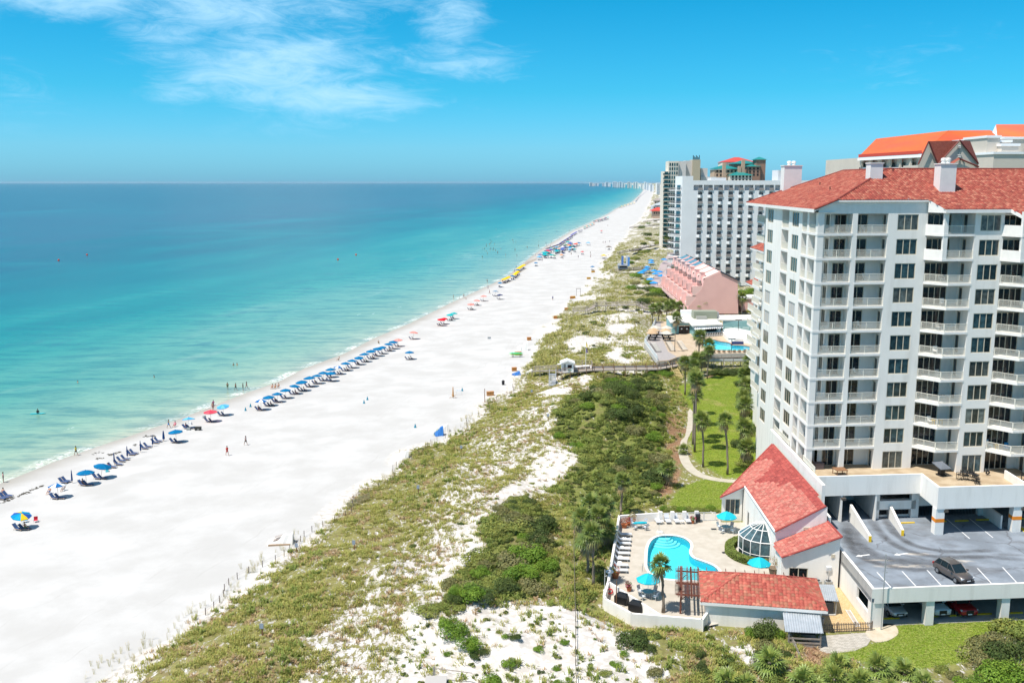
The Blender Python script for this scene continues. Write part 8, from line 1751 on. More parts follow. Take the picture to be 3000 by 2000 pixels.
# people
SH=[(.03,.05,.12),(.35,.03,.05),(.02,.02,.025),(.05,.25,.5),(.5,.3,.35),(.1,.2,.08)]
for(x,y,pose,sh,st,lab,rz)in((27,1078,'stand',(.25,.2,.18),(.55,.30,.30),'person in a pale pink top standing at the waterline at the left edge',2),(583,872,'walk',(.02,.02,.025),(.6,.55,.05),'person in a yellow top walking along the waterline',1.2),(1292,662,'walk',(.03,.22,.5),None,'man in bright blue shorts walking by the pale blue umbrella',1.5),(1740,873,'walk',(.5,.03,.03),(.6,.03,.03),'person all in red walking across the open sand',.8),(1882,793,'walk',(.03,.03,.035),(.5,.4,.38),'person in a dark skirt walking across the open sand',1.1),(1743,368,'stand',(.1,.14,.06),None,'man in green shorts standing ankle deep left of three walkers',0),(1805,374,'walk',(.03,.03,.04),None,'man in dark shorts walking at the water edge',1),(1861,374,'stand',(.02,.02,.02),(.02,.02,.02),'person in black beside the pair at the water edge',1.7),(1888,362,'walk',(.4,.2,.2),(.2,.12,.1),'person in pink shorts at the water edge, rightmost of four',1.4),(1632,527,'stand',(.3,.1,.1),None,'person standing behind the coral red umbrella',.5)):
 q=foot(*Z8(x,y),0);person(q,rz,pose,lab,sh,st)
for(x,y,pose,sh,st,lab)in((1340,652,'sit',(.5,.15,.2),(.6,.2,.25),'person in pink sitting on the sand by the man in blue shorts'),(1632,487,'sit',(.2,.1,.3),(.25,.05,.15),'person in purple sitting on a towel near the waterline'),(2085,360,'sit',(.4,.2,.15),None,'left of three people sitting on the sand near the waterline'),(2108,360,'sit',(.5,.25,.05),None,'middle of three people sitting on the sand near the waterline'),(2133,354,'sit',(.05,.08,.1),None,'right of three people sitting on the sand near the waterline'),(380,1163,'sit',(.1,.2,.4),None,'person sitting left of the nearest white and blue umbrella'),(490,1140,'sit',(.4,.4,.4),(.5,.42,.4),'person reclining right of the nearest white and blue umbrella'),(22,1172,'sit',(.02,.02,.03),None,'person sitting in a chair at the left edge of the beach'),(825,978,'sit',(.45,.02,.03),(.4,.02,.04),'person in red sitting under the right large blue umbrella')):
 q=foot(*Z8(x,y),.0);person(q,R(-10),pose,lab,sh,st)
for(x,y,pose,lab)in((1848,45,'stand','person standing alone in the shallows beyond the red umbrellas'),(1902,45,'stand','person standing left of a small child at the water edge'),(1938,38,'walk','person walking at the water edge by a small child'),(1957,54,'stand','small child at the water edge'),(1203,432,'sit','person sitting on the sand seaward of the long blue row'),(860,578,'sit','person sitting near the waterline before the long blue row')):
 q=foot(*Z7(x,y),0);person(q,rc7.random()*6,pose,lab,rc7.choice(SH),None,.6 if 'child' in lab and 'small child at' in lab else 1)
for i,q in enumerate(spots):
 if rc7.random()<.6:k=rc7.choice((0,1));person(Vector((q.x+(-.45+.9*k),q.y-.1,q.z+.02)),R(70+14*k),'sit','sunbather reclining in the %s chair %s'%(('left','right')[k],('under the %s umbrella of the long row'%nth(i))if i<21 else 'under umbrella '+('alone at the near left','nearest the left edge','left of the large pair','right of the large pair','before the pale blue one','with pale blue stripes','of coral red','right of the coral one','of pink at the row end','of pink beside deck chair','of blue set back','left of the red pair','right of the red pair','left of the teal pair','right of the teal pair','of pink, nearest of three','of pink, middle of three','of pink, farthest of three')[i-21]),rc7.choice(SH),rc7.choice([None,None,(.3,.05,.08)]))
def swimmer(px,py,lab,grp=None,sub=1.15,pose='stand'):
 q=P(px,py,.15);person((q.x,q.y,-sub),rc7.random()*6,pose,lab,rc7.choice(SH),None,1,grp)
for(x,y,lab)in((595,312,'swimmer alone in the shallows off the near beach'),(1180,270,'swimmer with a pale float off the near beach'),(1787,178,'left of two swimmers close together off the near beach'),(1815,176,'right of two swimmers close together off the near beach')):swimmer(*Z8(x,y),lab)
q=P(*Z8(290,552),.1);person((q.x,q.y,-.62),.4,'stand','paddler leaning over a turquoise board near the left edge',(.02,.02,.03),(.03,.03,.04));t=thing('paddle_board','turquoise paddle board floating with a paddler near the left edge','paddle board',(q.x,q.y,.1),.15);m=MB();m.prism([(-1.6,0),(-1.2,-.3),(.9,-.33),(1.6,0),(.9,.33),(-1.2,.3)],-.05,.06);obj('board',m,mat('board_turq',(.03,.45,.50),.4),t)
for i,(x,y)in enumerate(sorted((rc7.gauss(210,85),rc7.gauss(505,55))for _ in range(20))):swimmer(*Z9(x,y),'%s bather from the left in the loose group off the yellow umbrellas'%nth(i),'bathers off the yellow umbrellas',rc7.uniform(.5,1.2))
for i,(x,y)in enumerate(sorted(((615,415),(655,412),(643,545),(637,545),(672,640),(345,590),(160,1090),(480,640),(77,668),(850,495),(1045,480),(1210,138),(1360,228),(1505,183),(1575,220),(1710,138),(600,372),(1052,400)))):swimmer(*Z9(x,y),'%s bather from the left standing apart in the shallows off the far beach'%nth(i),'bathers off the far beach',rc7.uniform(.2,.8))
for i,(x,y)in enumerate(sorted(((1108,735),(632,925),(660,860),(1265,420),(1175,440),(1190,488),(2240,135),(2158,425),(2195,425),(2272,415),(1940,610),(1945,650),(1940,680),(1610,630),(1465,705),(1730,680),(990,650),(425,1105),(200,1300),(175,1215),(315,195),(1290,1410),(1350,520),(1250,500),(1520,520),(1620,560),(1700,500)))):q=foot(*Z9(x,y),0);person(q,rc7.random()*6,rc7.choice(('stand','walk')),'%s beachgoer from the left on the sand around the far umbrellas'%nth(i),rc7.choice(SH),rc7.choice([None,(.3,.3,.32),(.05,.1,.3)]),1,'beachgoers on the far sand')
# small things on the sand
bu=MB();bu.lathe([(0,-.3),(.3,-.2),(.42,.1),(.3,.42),(.08,.55),(0,.56)],10);bum=bu.mesh('buoy');bum.materials.append(mat('buoy_red',(.55,.06,.02),.4))
for i,(px,py)in enumerate(((172,763),(255,747),(990,761),(1043,747))):o=obj('buoy',bum,None,None,P(px,py,.0));o.scale=(1.6,)*3;tag(o,'%s red buoy from the left floating offshore'%nth(i),'buoy','red buoys offshore')
cn=MB();cn.lathe([(.26,0),(.24,.04),(.05,.75),(0,.78)],10);cnm=cn.mesh('cone');cnm.materials.append(mat('cone_teal',(.02,.22,.32),.6))
for i,(x,y)in enumerate(((57,1008),(100,975),(1078,945),(1107,915),(1519,1153),(1924,838))):q=foot(*Z7(x,y),0);tag(obj('marker_cone',cnm,None,None,q),'%s small teal cone from the left on the open sand'%nth(i),'cone','teal cones on the sand')
def crate(px,py,lab,c=(.42,.20,.07),w=1.2,h=.85,d=.8):
 q=foot(px,py,0);t=thing('wooden_box',lab,'box',q,.2);mm=mat('box_%d'%int(c[0]*100),c,.8)
 m=MB();m.box(-w/2,w/2,-d/2,d/2,.08,h);obj('body',m,mm,t);m=MB()
 for k in range(4):m.box(-w/2-.02,w/2+.02,-d/2-.03,-d/2,.12+k*h/4,.05+(k+1)*h/4)
 obj('slat',m,mat('box_slat_%d'%int(c[0]*100),tuple(v*1.25 for v in c),.8),t);m=MB();m.box(-w/2-.06,w/2+.06,-d/2-.08,d/2+.05,h,h+.07);obj('lid',m,mm,t);return t
crate(*Z7(2150,878),'left of two wooden bins at the dune edge by the leaning pole',w=.75);crate(*Z7(2180,876),'right of two wooden bins at the dune edge by the leaning pole',w=.75)
for(x,y),lab in(((355,262),'low orange crate nearest the white hut at the dune edge'),((445,192),'orange crate at the seaward end of the grey boardwalk'),((488,98),'orange crate beside the empty sign frame'),((50,560),'large orange crate beneath a white tarpaulin by the kayak rack'),((18,690),'white topped wooden bin at the dune edge left of the ramp'),((140,438),'small orange crate beside a dark board in the dunes')):crate(1500+.357*x,840+.357*y,lab,(.45,.19,.05),1.7 if 'large' in lab else 1.15)
for(x,y),lab in(((1640,1375),'orange crate far along the dune edge past the sign frame'),((1910,1045),'yellow crate at the dune edge below the wide blue canopy'),((1985,930),'small yellow crate at the dune edge')):crate(*Z9(x,y),lab,(.55,.28,.03),1.8)
def tarp(px,py,lab,c,w,h,rz,name='tarpaulin'):
 q=foot(px,py,0);t=thing(name,lab,'tarpaulin',q,rz);r_=random.Random(int(px));m=MB();n=7;V=[]
 for i in range(n+1):
  u=i/n;V+=[(-w/2+w*u,-.9+r_.uniform(-.1,.1),0),(-w/2+w*u,-.25,h*(.35+.65*u)*(.9+.2*r_.random())),(-w/2+w*u,.35,h*(.35+.65*u)*(.9+.2*r_.random())),(-w/2+w*u,.9,0)]
 m.add(V,[(i*4+k,(i+1)*4+k,(i+1)*4+k+1,i*4+k+1)for i in range(n)for k in range(3)]+[(0,1,2,3),(n*4+3,n*4+2,n*4+1,n*4)]);obj('cover',m,mat('tarp_%d'%int(c[2]*100),c,.7),t);return t
tw=tarp(823,1590,'white tarpaulin over a stack of chairs nearest the grass edge',(.62,.60,.57),3.2,1.3,.1);m=MB();m.box(-1.5,1.3,-1.0,-.85,0,.22);obj('chair_stack',m,M_WOODC,tw)
for i in range(4):m=MB();m.tube([(-.9+i*.15,-.5,.5),(-.5+i*.25,-.1,1.1+i*.05)],.03,4);obj('pole',m,M_WOODB,tw)
tarp(*Z7(1395,1412),'white tarpaulin half hidden in the dune grass',(.62,.60,.56),2.6,1.2,.15);tb=tarp(*Z7(1722,1218),'bright blue cover over stacked chairs at the dune edge',(.02,.14,.42),1.6,1.6,.3);m=MB();[m.tube([(-1.2+k*.3,-.3,0),(-.2+k*.2,0,1.3)],.035,4)for k in range(3)];obj('pole',m,mat('green_pole',(.35,.4,.1),.6),tb);tarp(*Z7(1775,1185),'grey white bag pile behind the blue cover',(.55,.53,.50),1.3,1.5,.5)
tarp(1500+.357*85,840+.357*520,'white tarpaulin strung above the orange crate by the kayak rack',(.66,.65,.62),3.0,2.4,.1)
q=foot(1512,1046,0);kr=thing('kayak_rack','green and white kayaks stacked on a rack at the dune edge','kayaks',q)
for z,c in((.4,(.7,.7,.68)),(.8,(.25,.6,.05)),(1.15,(.05,.55,.25))):m=MB();m.lathe([(0,-2),(.3,-1.3),(.36,0),(.3,1.3),(0,2)],8);o=obj('kayak',m,mat('kayak_%d'%int(c[0]*100+c[2]*10),c,.4),kr,(0,0,z));o.rotation_euler=(0,R(90),0);o.scale=(.5,1,1)
for s in(-1,1):m=MB();m.box(s-.05,s+.05,-.5,.5,.0,.1);m.box(s-.05,s+.05,-.5,-.4,0,1.3);m.box(s-.05,s+.05,.4,.5,0,1.3);obj('rack',m,M_WOOD,kr)
for(px,py),lab in(((1512,1098),'blue chair stack tipped at the dune edge below the ramp'),((1550,1093),'pale blue board lying at the foot of the ramp')):tarp(px,py,lab,(.02,.13,.40)if 'chair' in lab else(.3,.5,.62),1.8,.9,.4,'blue_cover')
q=foot(*Z8(1517,678),0);t=thing('beach_wagon','dark beach wagon standing on the sand right of the blue umbrella','wagon',q);m=MB();m.box(-.6,.6,-.3,.3,.25,.7);obj('body',m,mat('wagon_dark',(.05,.05,.045),.8),t)
for a in(-.42,.42):
 for b in(-.33,.33):m=MB();m.lathe([(0,-.04),(.16,-.04),(.16,.04),(0,.04)],10);o=obj('wheel',m,M_BLACK,t,(a,b,.16));o.rotation_euler=(math.pi/2,0,0)
for i,(x,y,lab)in enumerate(((1445,678,'pile of grey beach bags left of the dark wagon'),(1562,585,'pale beach bag left of the coral red umbrella'),(820,995,'turquoise cooler under the right large blue umbrella'),(1455,635,'small white cooler under the pale blue striped umbrella'))):q=foot(*Z8(x,y),0);t=thing('beach_bag' if i<2 else 'cooler',lab,'bag' if i<2 else 'cooler',q,i);m=MB();m.add([(-.4,-.25,0),(.4,-.25,0),(.4,.25,0),(-.4,.25,0),(-.34,-.2,.42),(.3,-.2,.5),(.34,.2,.4),(-.3,.2,.45)],[(0,1,5,4),(1,2,6,5),(2,3,7,6),(3,0,4,7),(4,5,6,7)]);obj('body',m,mat('bag_%d'%i,((.28,.3,.3),(.4,.42,.42),(.1,.5,.55),(.7,.7,.7))[i],.8),t);m=MB();m.box(-.3,.3,-.2,.2,.42,.5);obj('lid' if i>1 else 'flap',m,mat('bag_%d'%i,(.3,.3,.3)),t)
q=foot(*Z7(1845,898),0);t=thing('lifeguard_post','tan folded umbrella and wooden chair on the sand near the bins','post',q);m=MB();m.lathe([(.04,0),(.2,.5),(.08,2.4),(0,2.6)],7,col=srgb(205,150,80));obj('umbrella',m,M_CLOTH,t);m=MB();m.tube([(-.8,-.3,.1),(.8,.2,.7)],.05,4);m.tube([(.8,-.3,.1),(-.4,.2,.7)],.05,4);obj('chair',m,M_WOODC,t)
q=foot(*Z7(1895,872),0);t=thing('notice_stand','white notice stand on the sand near the wooden bins','sign',q);m=MB();m.box(-.6,.6,-.03,.03,.8,1.2);obj('board',m,M_WHITE,t);m=MB();m.tube([(-.5,0,0),(-.5,0,.9)],.04,4);m.tube([(.5,0,0),(.5,0,1.2)],.04,4);obj('leg',m,M_ALU,t)
q=foot(*Z7(2157,398),0);t=thing('notice_stand','small grey notice board alone on the wide sand','sign',q);m=MB();m.box(-.5,.5,-.03,.03,.3,.9);obj('board',m,M_GREY,t);m=MB();m.tube([(0,0,0),(0,0,.4)],.04,4);obj('leg',m,M_ALU,t)
q=foot(*Z9(1732,1335),0);t=thing('sign_frame','empty wooden sign frame at the edge of the far dunes','sign',q);m=MB();m.box(-.9,-.75,-.06,.06,0,3.2);m.box(.75,.9,-.06,.06,0,3.2);m.box(-.9,.9,-.06,.06,3.0,3.2);obj('frame',m,M_WOOD,t)
q=foot(*Z7(2118,935),0);pole('leaning_pole',0,0,q.z,3.0,'tall dark pole standing at the dune edge by the bins','pole',.09,M_WOODB,q)
q=foot(*Z7(2277,785),0);t=thing('litter_bin','dark round litter bin at the dune edge beyond the pole','bin',q);m=MB();m.lathe([(.3,0),(.36,.9),(.36,.95),(.28,.95),(0,.9)],12);obj('body',m,M_BLACK,t);m=MB();m.lathe([(.37,.95),(.2,1.1),(0,1.12)],12);obj('lid',m,M_BLACK,t)
# seaweed, sand marks
sw=MB();r_=random.Random(9)
for a,b,n in(((0,1240),(340,1095),60),((60,1215),(230,1150),30),((830,870),(920,845),40),((695,865),(790,850),12),((1090,728),(1190,722),40),((740,898),(790,890),12),((1010,795),(1040,790),10)):
 for i in range(n):t=r_.random();q=foot(*Z8(a[0]+(b[0]-a[0])*t+r_.gauss(0,4),a[1]+(b[1]-a[1])*t+r_.gauss(0,4)),0);s=r_.uniform(.05,.28);an=r_.random()*3;sw.add([(q.x+s*math.cos(an+k*1.57+r_.random()*.6)*(1.6 if k%2 else .6),q.y+s*math.sin(an+k*1.57)*.8,q.z+.03+.03*(k%2))for k in range(4)],[(0,1,2,3)])
obj('seaweed',sw,mat('seaweed',(.07,.06,.045),.9),kind='stuff')
# post lines, signs and the rope at the dune edge
dp=MB();dp.box(-.035,.035,-.035,.035,-.4,.85);dpm=dp.mesh('post');dpm.materials.append(mat('dune_post',(.13,.10,.08),.9))
a=foot(1002,1490,0);sf=thing('dune_fence','thin line of dark posts and wire along the grassy dune edge','fence',a);last=None;wire=MB();n=0
for i in range(80):
 t=i/79;y=80+(225-80)*t**1.2;yw=y;xw=float(XE(np.array([yw]))[0])+1.0+(1.2*math.sin(yw*.4));z=Hs(xw,yw)
 if y<98:continue
 q=Vector((xw,yw,z));obj('post',dpm,None,sf,q-a)
 if last is not None:wire.tube([last-a+Vector((0,0,.7)),q-a+Vector((0,0,.7))],.012,3,caps=False);wire.tube([last-a+Vector((0,0,.45)),q-a+Vector((0,0,.45))],.012,3,caps=False)
 last=q
obj('wire',wire,M_WOOD,sf)
sf2=thing('sand_fence','short slatted sand fence standing in the grass near the beach','fence',foot(1035,1488,0));s0=sf2.location
for i in range(24):q=foot(1018+i*2.8,1492-i*1.3,0)-Vector(s0);m=MB();m.box(q.x-.03,q.x+.03,q.y-.02,q.y+.02,q.z-.2,q.z+1.1);obj('slat',m,M_WOOD,sf2)
for i,(px,py)in enumerate(((870,1618),(1038,1610),(769,1860),(1226,1445),(1352,1325),(1558,1158),(1606,1232))):
 q=G(px,py);t=thing('dune_sign','%s small blue grey sign on a dark post from the left in the dunes'%nth(sorted([870,1038,769,1226,1352,1558,1606]).index(px)),'sign',q,0,'small signs in the dunes');m=MB();m.box(-.06,.06,-.06,.06,-.3,1.25);obj('post',m,M_WOODB,t);m=MB();m.box(-.24,.16,-.1,-.065,.75,1.3);obj('board',m,mat('sign_blue',(.36,.40,.48),.6),t)
rp=[(1684,1537),(1682,1575),(1681,1612),(1683,1680),(1684,1750),(1686,1800),(1687,1860),(1686,1930),(1689,2040)];rq=[G(*p)for p in rp];rt=thing('rope_fence','dark rope fence running down the dune towards the viewer','fence',rq[0]);m=MB();pts=[]
for i in range(len(rq)-1):
 for k in range(5):q=rq[i].lerp(rq[i+1],k/5);q.z=Hs(q.x,q.y)+.55;pts.append(q-rq[0])
M_ROPE=mat('rope',(.13,.115,.09),.9);m.tube(pts,.035,5);obj('rope',m,M_ROPE,rt)
for q in pts[::3]:m=MB();m.box(q.x-.045,q.x+.045,q.y-.045,q.y+.045,q.z-.9,q.z+.1);obj('post',m,M_ROPE,rt)
q=G(1300,1994);t=thing('boardwalk','grey boardwalk end with thin rail at the bottom edge','boardwalk',q);m=MB();m.box(-1.6,.3,-3,.15,.3,.45);obj('deck',m,mat('greyed_deck',(.42,.40,.38),.9),t);m=MB();m.tube([(-.9,.2,1.15),(2.6,-.4,1.0)],.05,4);obj('rail',m,M_WOOD,t);m=MB();m.box(-.95,-.8,.15,.3,-.4,1.3);obj('post',m,M_WOOD,t)
dfb=thing('plank_fence','weathered plank fence running down from the shed corner','fence',P(2312,1875,3));b0=Vector(dfb.location);fe=P(2350,1965,3)-b0
for k in range(9):q=fe*(k/8);m=MB();m.box(-.06,.06,-.06,.06,-.2,1.1);obj('post',m,M_WOOD,dfb,q)
an=math.atan2(fe.y,fe.x)
for z in(.2,.45,.7,.95):m=MB();m.box(0,fe.length,-.02,.02,z-.09,z+.09);obj('plank',m,M_WOOD,dfb,(0,0,0),an)
# ------------------------------------------------------------------ palms
def pl(px,py,h,lab,seed,**k):return palm(px,py,h,lab,seed=seed,**k)
GL='palms round the garden lawn'
for i,(px,py,h,ln)in enumerate(((2007,1156,7.2,-.3),(2029,1128,4.6,.2),(2072,1108,6.5,.2),(2030,1288,11.5,.1),(2035,1322,12.5,-.1),(2030,1300,9.0,.2),(2034,1250,9.5,-.2),(2032,1215,7.5,.3),(2060,1366,7.8,-.5))):pl(px,py,h,'%s palm from the back beside the winding garden path'%nth(sorted([1156,1128,1108,1288,1322,1300,1250,1215,1366]).index(py)),i,z=3.1,group=GL,lean=(ln,.0),Lc=1.85)
pl(2131,1388,8.6,'leaning palm with long bare trunk on the lawn near the clubhouse roof',11,z=3.1,lean=(-.7,.2),Lc=1.8)
for i,(px,py,h)in enumerate(((2190,1118,5.0),(2176,1150,4.0),(2178,1190,4.6),(2176,1225,4.2),(2178,1262,5.0),(2176,1320,4.2),(2182,1362,3.0),(2196,1150,4.5))):pl(px,py,h,'%s palm from the back in the row against the tower foot'%nth(sorted([1118,1150.5,1190,1225,1262,1320,1362,1150]).index(py if px!=2176 or py!=1150 else 1150.5)),i+3,z=3.1,group='palms at the tower foot',Lc=2.1)
for i,(px,py,h,z,lab)in enumerate(((2046,1062,6.6,4.0,'large palm in front of the long pool'),(2074,1078,5.8,3.2,'palm just right of the large one by the long pool'),(2055,1090,3.6,3.2,'short palm below the pool terrace edge'),(2036,1100,4.0,3.2,'palm between the garden stairs and pool terrace'),(1980,978,4.8,5.0,'palm rising through the pool bar deck'),(1911,950,5.0,4.5,'left of two slim palms behind the market umbrellas'),(1929,944,4.8,4.5,'right of two slim palms behind the market umbrellas'),(1953,935,4.4,4.5,'palm before the pink townhouses at the bar corner'),(1968,930,4.4,4.5,'palm under the pink balconies left of the bar'),(1988,934,4.2,4.5,'palm nearest the white flat roof by the pink wall'),(2115,917,6.5,4,'tall palm against the middle of the pink gable'),(2075,918,6.2,4,'tallest palm in the clump at the pink gable'),(2062,920,4.2,4,'middle palm of the clump at the pink gable'),(2046,920,3.6,4,'left palm of the clump at the pink gable'),(2085,918,4.4,4,'right palm of the clump at the pink gable'),(2172,922,6.0,4,'palm right of the pink gable by the tower'))):pl(px,py,h,lab,i,z=z,Lc=2.2 if h<6 else 2.4,group='palms round the pool bar')
for i,(px,py,h,lab)in enumerate(((1738,1716,6.2,'nearest palm of the cluster left of the pool wall'),(1722,1684,4.2,'second nearest palm of the cluster left of the pool wall'),(1704,1624,4.6,'leftmost palm of the cluster left of the pool wall'),(1750,1612,4.4,'middle palm of the cluster left of the pool wall'),(1722,1572,4.4,'rear left palm of the cluster left of the pool wall'),(1764,1582,4.6,'rear right palm of the cluster left of the pool wall'),(1768,1600,2.2,'short palm of the cluster close to the pool wall'))):pl(px,py,h,lab,i+1,Lc=1.75,fronds=i==0,group='palm cluster left of the pool',lean=(-.2+.1*i,0))
pl(1819,1508,4.9,'single slim palm behind the back corner of the pool wall',4,Lc=1.5);pl(1952,1418,2.4,'low full palm beside the winding path',2,Lc=1.9,dead=8)
pl(1943,1793,5.3,'leaning palm on the kidney pool deck beside the pergola',5,z=PZ,Lc=1.55,lean=(-.45,.1),fronds=True,dead=4)
pl(2000,1330,.8,'small palm at the path edge',3,Lc=1.2)
for i,(px,py)in enumerate(((1952,722),(1962,716),(1942,706),(1936,700),(1945,712))):pl(px,py,(6.5,5,5.5,4,4)[i],'%s palm from the left below the far hotel balconies'%nth(sorted([1952,1962,1942,1936,1945]).index(px)),i,z=4.5,Lc=3.2,group='palms below the hotel')
for i,(px,py,h,s,lab)in enumerate(((2250,1968,1.0,2.1,'large saw palmetto left of the plank fence'),(2346,2015,.7,1.9,'saw palmetto below the end of the plank fence'),(2452,1962,.5,1.8,'saw palmetto below the brown mulch bed'),(2440,2004,.5,1.9,'saw palmetto at the bottom edge under the mulch bed'),(2125,2010,.5,1.8,'saw palmetto at the bottom edge left of the large one'),(2566,1978,.7,2.0,'saw palmetto at the foot of the near lawn'),(2646,1984,.6,1.9,'saw palmetto below the middle of the near lawn'),(2514,2015,.5,1.8,'saw palmetto between two larger ones at the bottom edge'),(2700,2010,.4,1.5,'small saw palmetto at the bottom edge right of the lawn foot'),(2180,2020,.4,1.6,'small saw palmetto at the bottom edge beside the large one'),(2390,2030,.3,1.6,'small saw palmetto half cut by the bottom edge'),(2600,2030,.3,1.6,'saw palmetto half cut by the bottom edge under the lawn'))):
 palm(px,py,h,lab,name='saw_palmetto',Lc=s*.85,seed=i+20,dense=30,dead=4,fronds=True,r0=.14,bright=1.25,group='saw palmettos along the bottom edge')
 # ------------------------------------------------------------------ shrubs
rs=random.Random(77)
def in_one(p,poly):return bool(in_poly(np.array([p[0]]),np.array([p[1]]),poly)[0])
def scatter(poly,n,smin,smax,kinds,lab,grp,gap=.75,name='dune_shrub',sz=(.8,1.15),edge=0.0):
 xs_,ys_=[p[0]for p in poly],[p[1]for p in poly];got=[];made=[];tries=0
 while len(got)<n and tries<n*40:
  tries+=1;x,y=rs.uniform(min(xs_),max(xs_)),rs.uniform(min(ys_),max(ys_));s=smin+(smax-smin)*rs.random()**1.6
  if sdf(np.array([x]),np.array([y]),poly)[0]>-edge-s*.2 or any((x-a)**2+(y-b)**2<(gap*(s+c)*.8)**2 for a,b,c in got):continue
  k=rs.choice(kinds);got.append((x,y,s));made.append((y,x,s,k))
 seen={}
 for y,x,s,k in sorted(made):
  seen[k]=seen.get(k,-1)+1;bush((x,y,Hs(x,y)-.06*s),s,k,'%s nearest '%nth(seen[k])+lab%{'dark':'dark green','olive':'olive','bright':'bright green','grey':'grey green','low':'low mixed green'}[k],grp+' (%s)'%{'dark':'dark','olive':'olive','bright':'bright','grey':'grey','low':'low'}[k],name,'shrub',rs.uniform(*sz),rs.randrange(4))
scatter(SCRUB1,70,.9,2.5,['dark','olive','olive','dark','grey','bright','low'],'%s shrub of the thicket beside the garden path','thicket shrubs')
scatter(Gp([(1745,1150),(1900,1130),(1930,1240),(1880,1335),(1770,1345),(1750,1240)]),16,1.8,3.0,['dark','dark','dark','grey'],'%s tall bush at the crown of the thicket','tall bushes in the thicket',.6,sz=(.8,1.1))
scatter(SCRUB2,34,.9,2.2,['olive','dark','olive','bright','grey'],'%s shrub on the mound left of the grass strip','mound shrubs')
scatter(GRASS_E,16,.4,1.1,['olive','low','low'],'%s shrub in the grass strip beside the rope','grass strip shrubs')
scatter(GRASS_S,26,.4,1.2,['olive','low','grey','dark'],'%s shrub in the rough below the pool house','rough shrubs')
scatter(WHITE_LOW,72,.16,.5,['olive','bright','dark','low'],'small %s clump on the bare white sand at the bottom','clumps on the white sand',.9)
scatter(SAND_MID,34,.2,.6,['olive','dark','low'],'small %s clump on the streaked sand slope','clumps on the sand slope',.9,sz=(.5,.8))
MID=Gp([(1640,1080),(1700,940),(1800,860),(1930,840),(1950,905),(1880,935),(1850,1040),(1880,1075)]);scatter(MID,46,.5,1.7,['olive','dark','dark','olive','low','grey'],'%s shrub between the boardwalk and the grey crossing','dune shrubs beyond the boardwalk',1.0,sz=(.5,.9))
for(px,py,s,k,lab,sz)in((1333,1862,1.35,'bright','bushy bright green pine shrub on the white sand, upper of two',1.1),(1312,1835,.95,'bright','smaller bright bush behind the upper pine shrub',1.1),(1375,1905,1.2,'bright','bushy bright green pine shrub on the white sand, lower of two',1.1),(1402,1922,.8,'dark','dark bush joined to the lower pine shrub',1),(1852,1888,1.6,'dark','large dark green bush below the grill corner',.95),(1888,1905,1.0,'dark','darker half of the large bush below the grill corner',.9),(2236,1866,1.5,'dark','tall dark green bush against the pool house wall',1.35),(2206,1866,.9,'bright','bright green bush left of the tall one at the pool house',1.2),(2268,1870,1.0,'bright','bright green bush between tall bush and shed',1.2),(1440,2010,1.0,'bright','bright bush cut by the bottom edge',1),(1490,1948,.7,'bright','lone bright bush near the bottom edge centre',.9),(1645,2010,.7,'bright','green bush at the bottom edge near the rope',.9),(1507,1868,.6,'dark','round dark bush in the middle of the white sand',.9),(1580,1905,.55,'bright','round green bush right of the middle of the white sand',.9),(1772,1975,.6,'olive','olive clump right of the rope near the bottom',.9),(1805,1950,.6,'bright','bright clump right of the rope near the bottom',.9),(1545,1640,2.3,'bright','big bright green pine at the centre of the mound',.95),(1530,1700,2.0,'bright','bright green pine at the near side of the mound',.85),(1500,1545,2.6,'olive','broad smooth olive bush on the far side of the mound',.6),(1575,1590,1.9,'dark','dark bush on the shaded right side of the mound',.9),(1430,1650,1.6,'grey','grey twiggy bush on the seaward side of the mound',.8),(1400,1745,1.9,'dark','wide dark bush at the near foot of the mound',.45),(1255,1790,1.6,'olive','olive bush at the tip of the sand ridge',.5),(1330,1775,1.5,'olive','low olive bush joining the mound to the ridge tip',.4)):
 q=G(px,py);bush((q.x,q.y,q.z-.05),s,k,lab,'single shrubs in the dunes','dune_shrub','shrub',sz)
for i,(px,py,s,k,lab)in enumerate(((2905,1900,2.2,'grey','tangled grey brown bush at the right edge of the near lawn'),(2985,1860,2.4,'olive','olive bush at the right edge by the garage'),(2860,1945,1.8,'grey','grey twiggy bush at the lower right of the lawn'),(2960,1935,2.2,'dark','dark bush in the lower right corner'),(2930,2000,2.0,'bright','yellow green bush in the bottom right corner'),(2990,1990,2.0,'bright','bright bush in the extreme bottom right corner'),(2800,1985,.9,'grey','round grass like bush left of the bottom right bushes'),(2760,1965,.8,'olive','small bush at the foot of the lawn'),(2835,2020,1.3,'bright','bright bush at the bottom edge right'))):
 q=G(px,py);bush((q.x,q.y,q.z-.1),s,k,lab,'bushes at the lower right','bush','bush',1.0)
HED='bushes below the pool terrace'
for i in range(12):q=P(2085+i*10.5,1098-(i%3)*2,3);bush((q.x,q.y+rs.uniform(-1,1),3),rs.uniform(1.0,1.6),rs.choice(['dark','dark','bright']),'%s bush from the left in the bed below the pool terrace'%nth(i),HED,'bush','bush')
for i in range(14):q=P(2160+rs.uniform(0,36),1130+i*18,3);bush((q.x,q.y,3),rs.uniform(.9,1.6),rs.choice(['dark','bright','olive']),'%s bush from the back in the bed against the tower wall'%nth(i),'bushes at the tower foot','bush','bush')
for i in range(16):q=P(1897+i*4.6,1088+rs.uniform(0,16),3.6);bush((q.x,q.y,Hs(q.x,q.y)),rs.uniform(.7,1.3),rs.choice(['bright','dark']),'%s green bush from the left along the near side of the boardwalk'%nth(i),'bushes along the boardwalk','bush','bush')
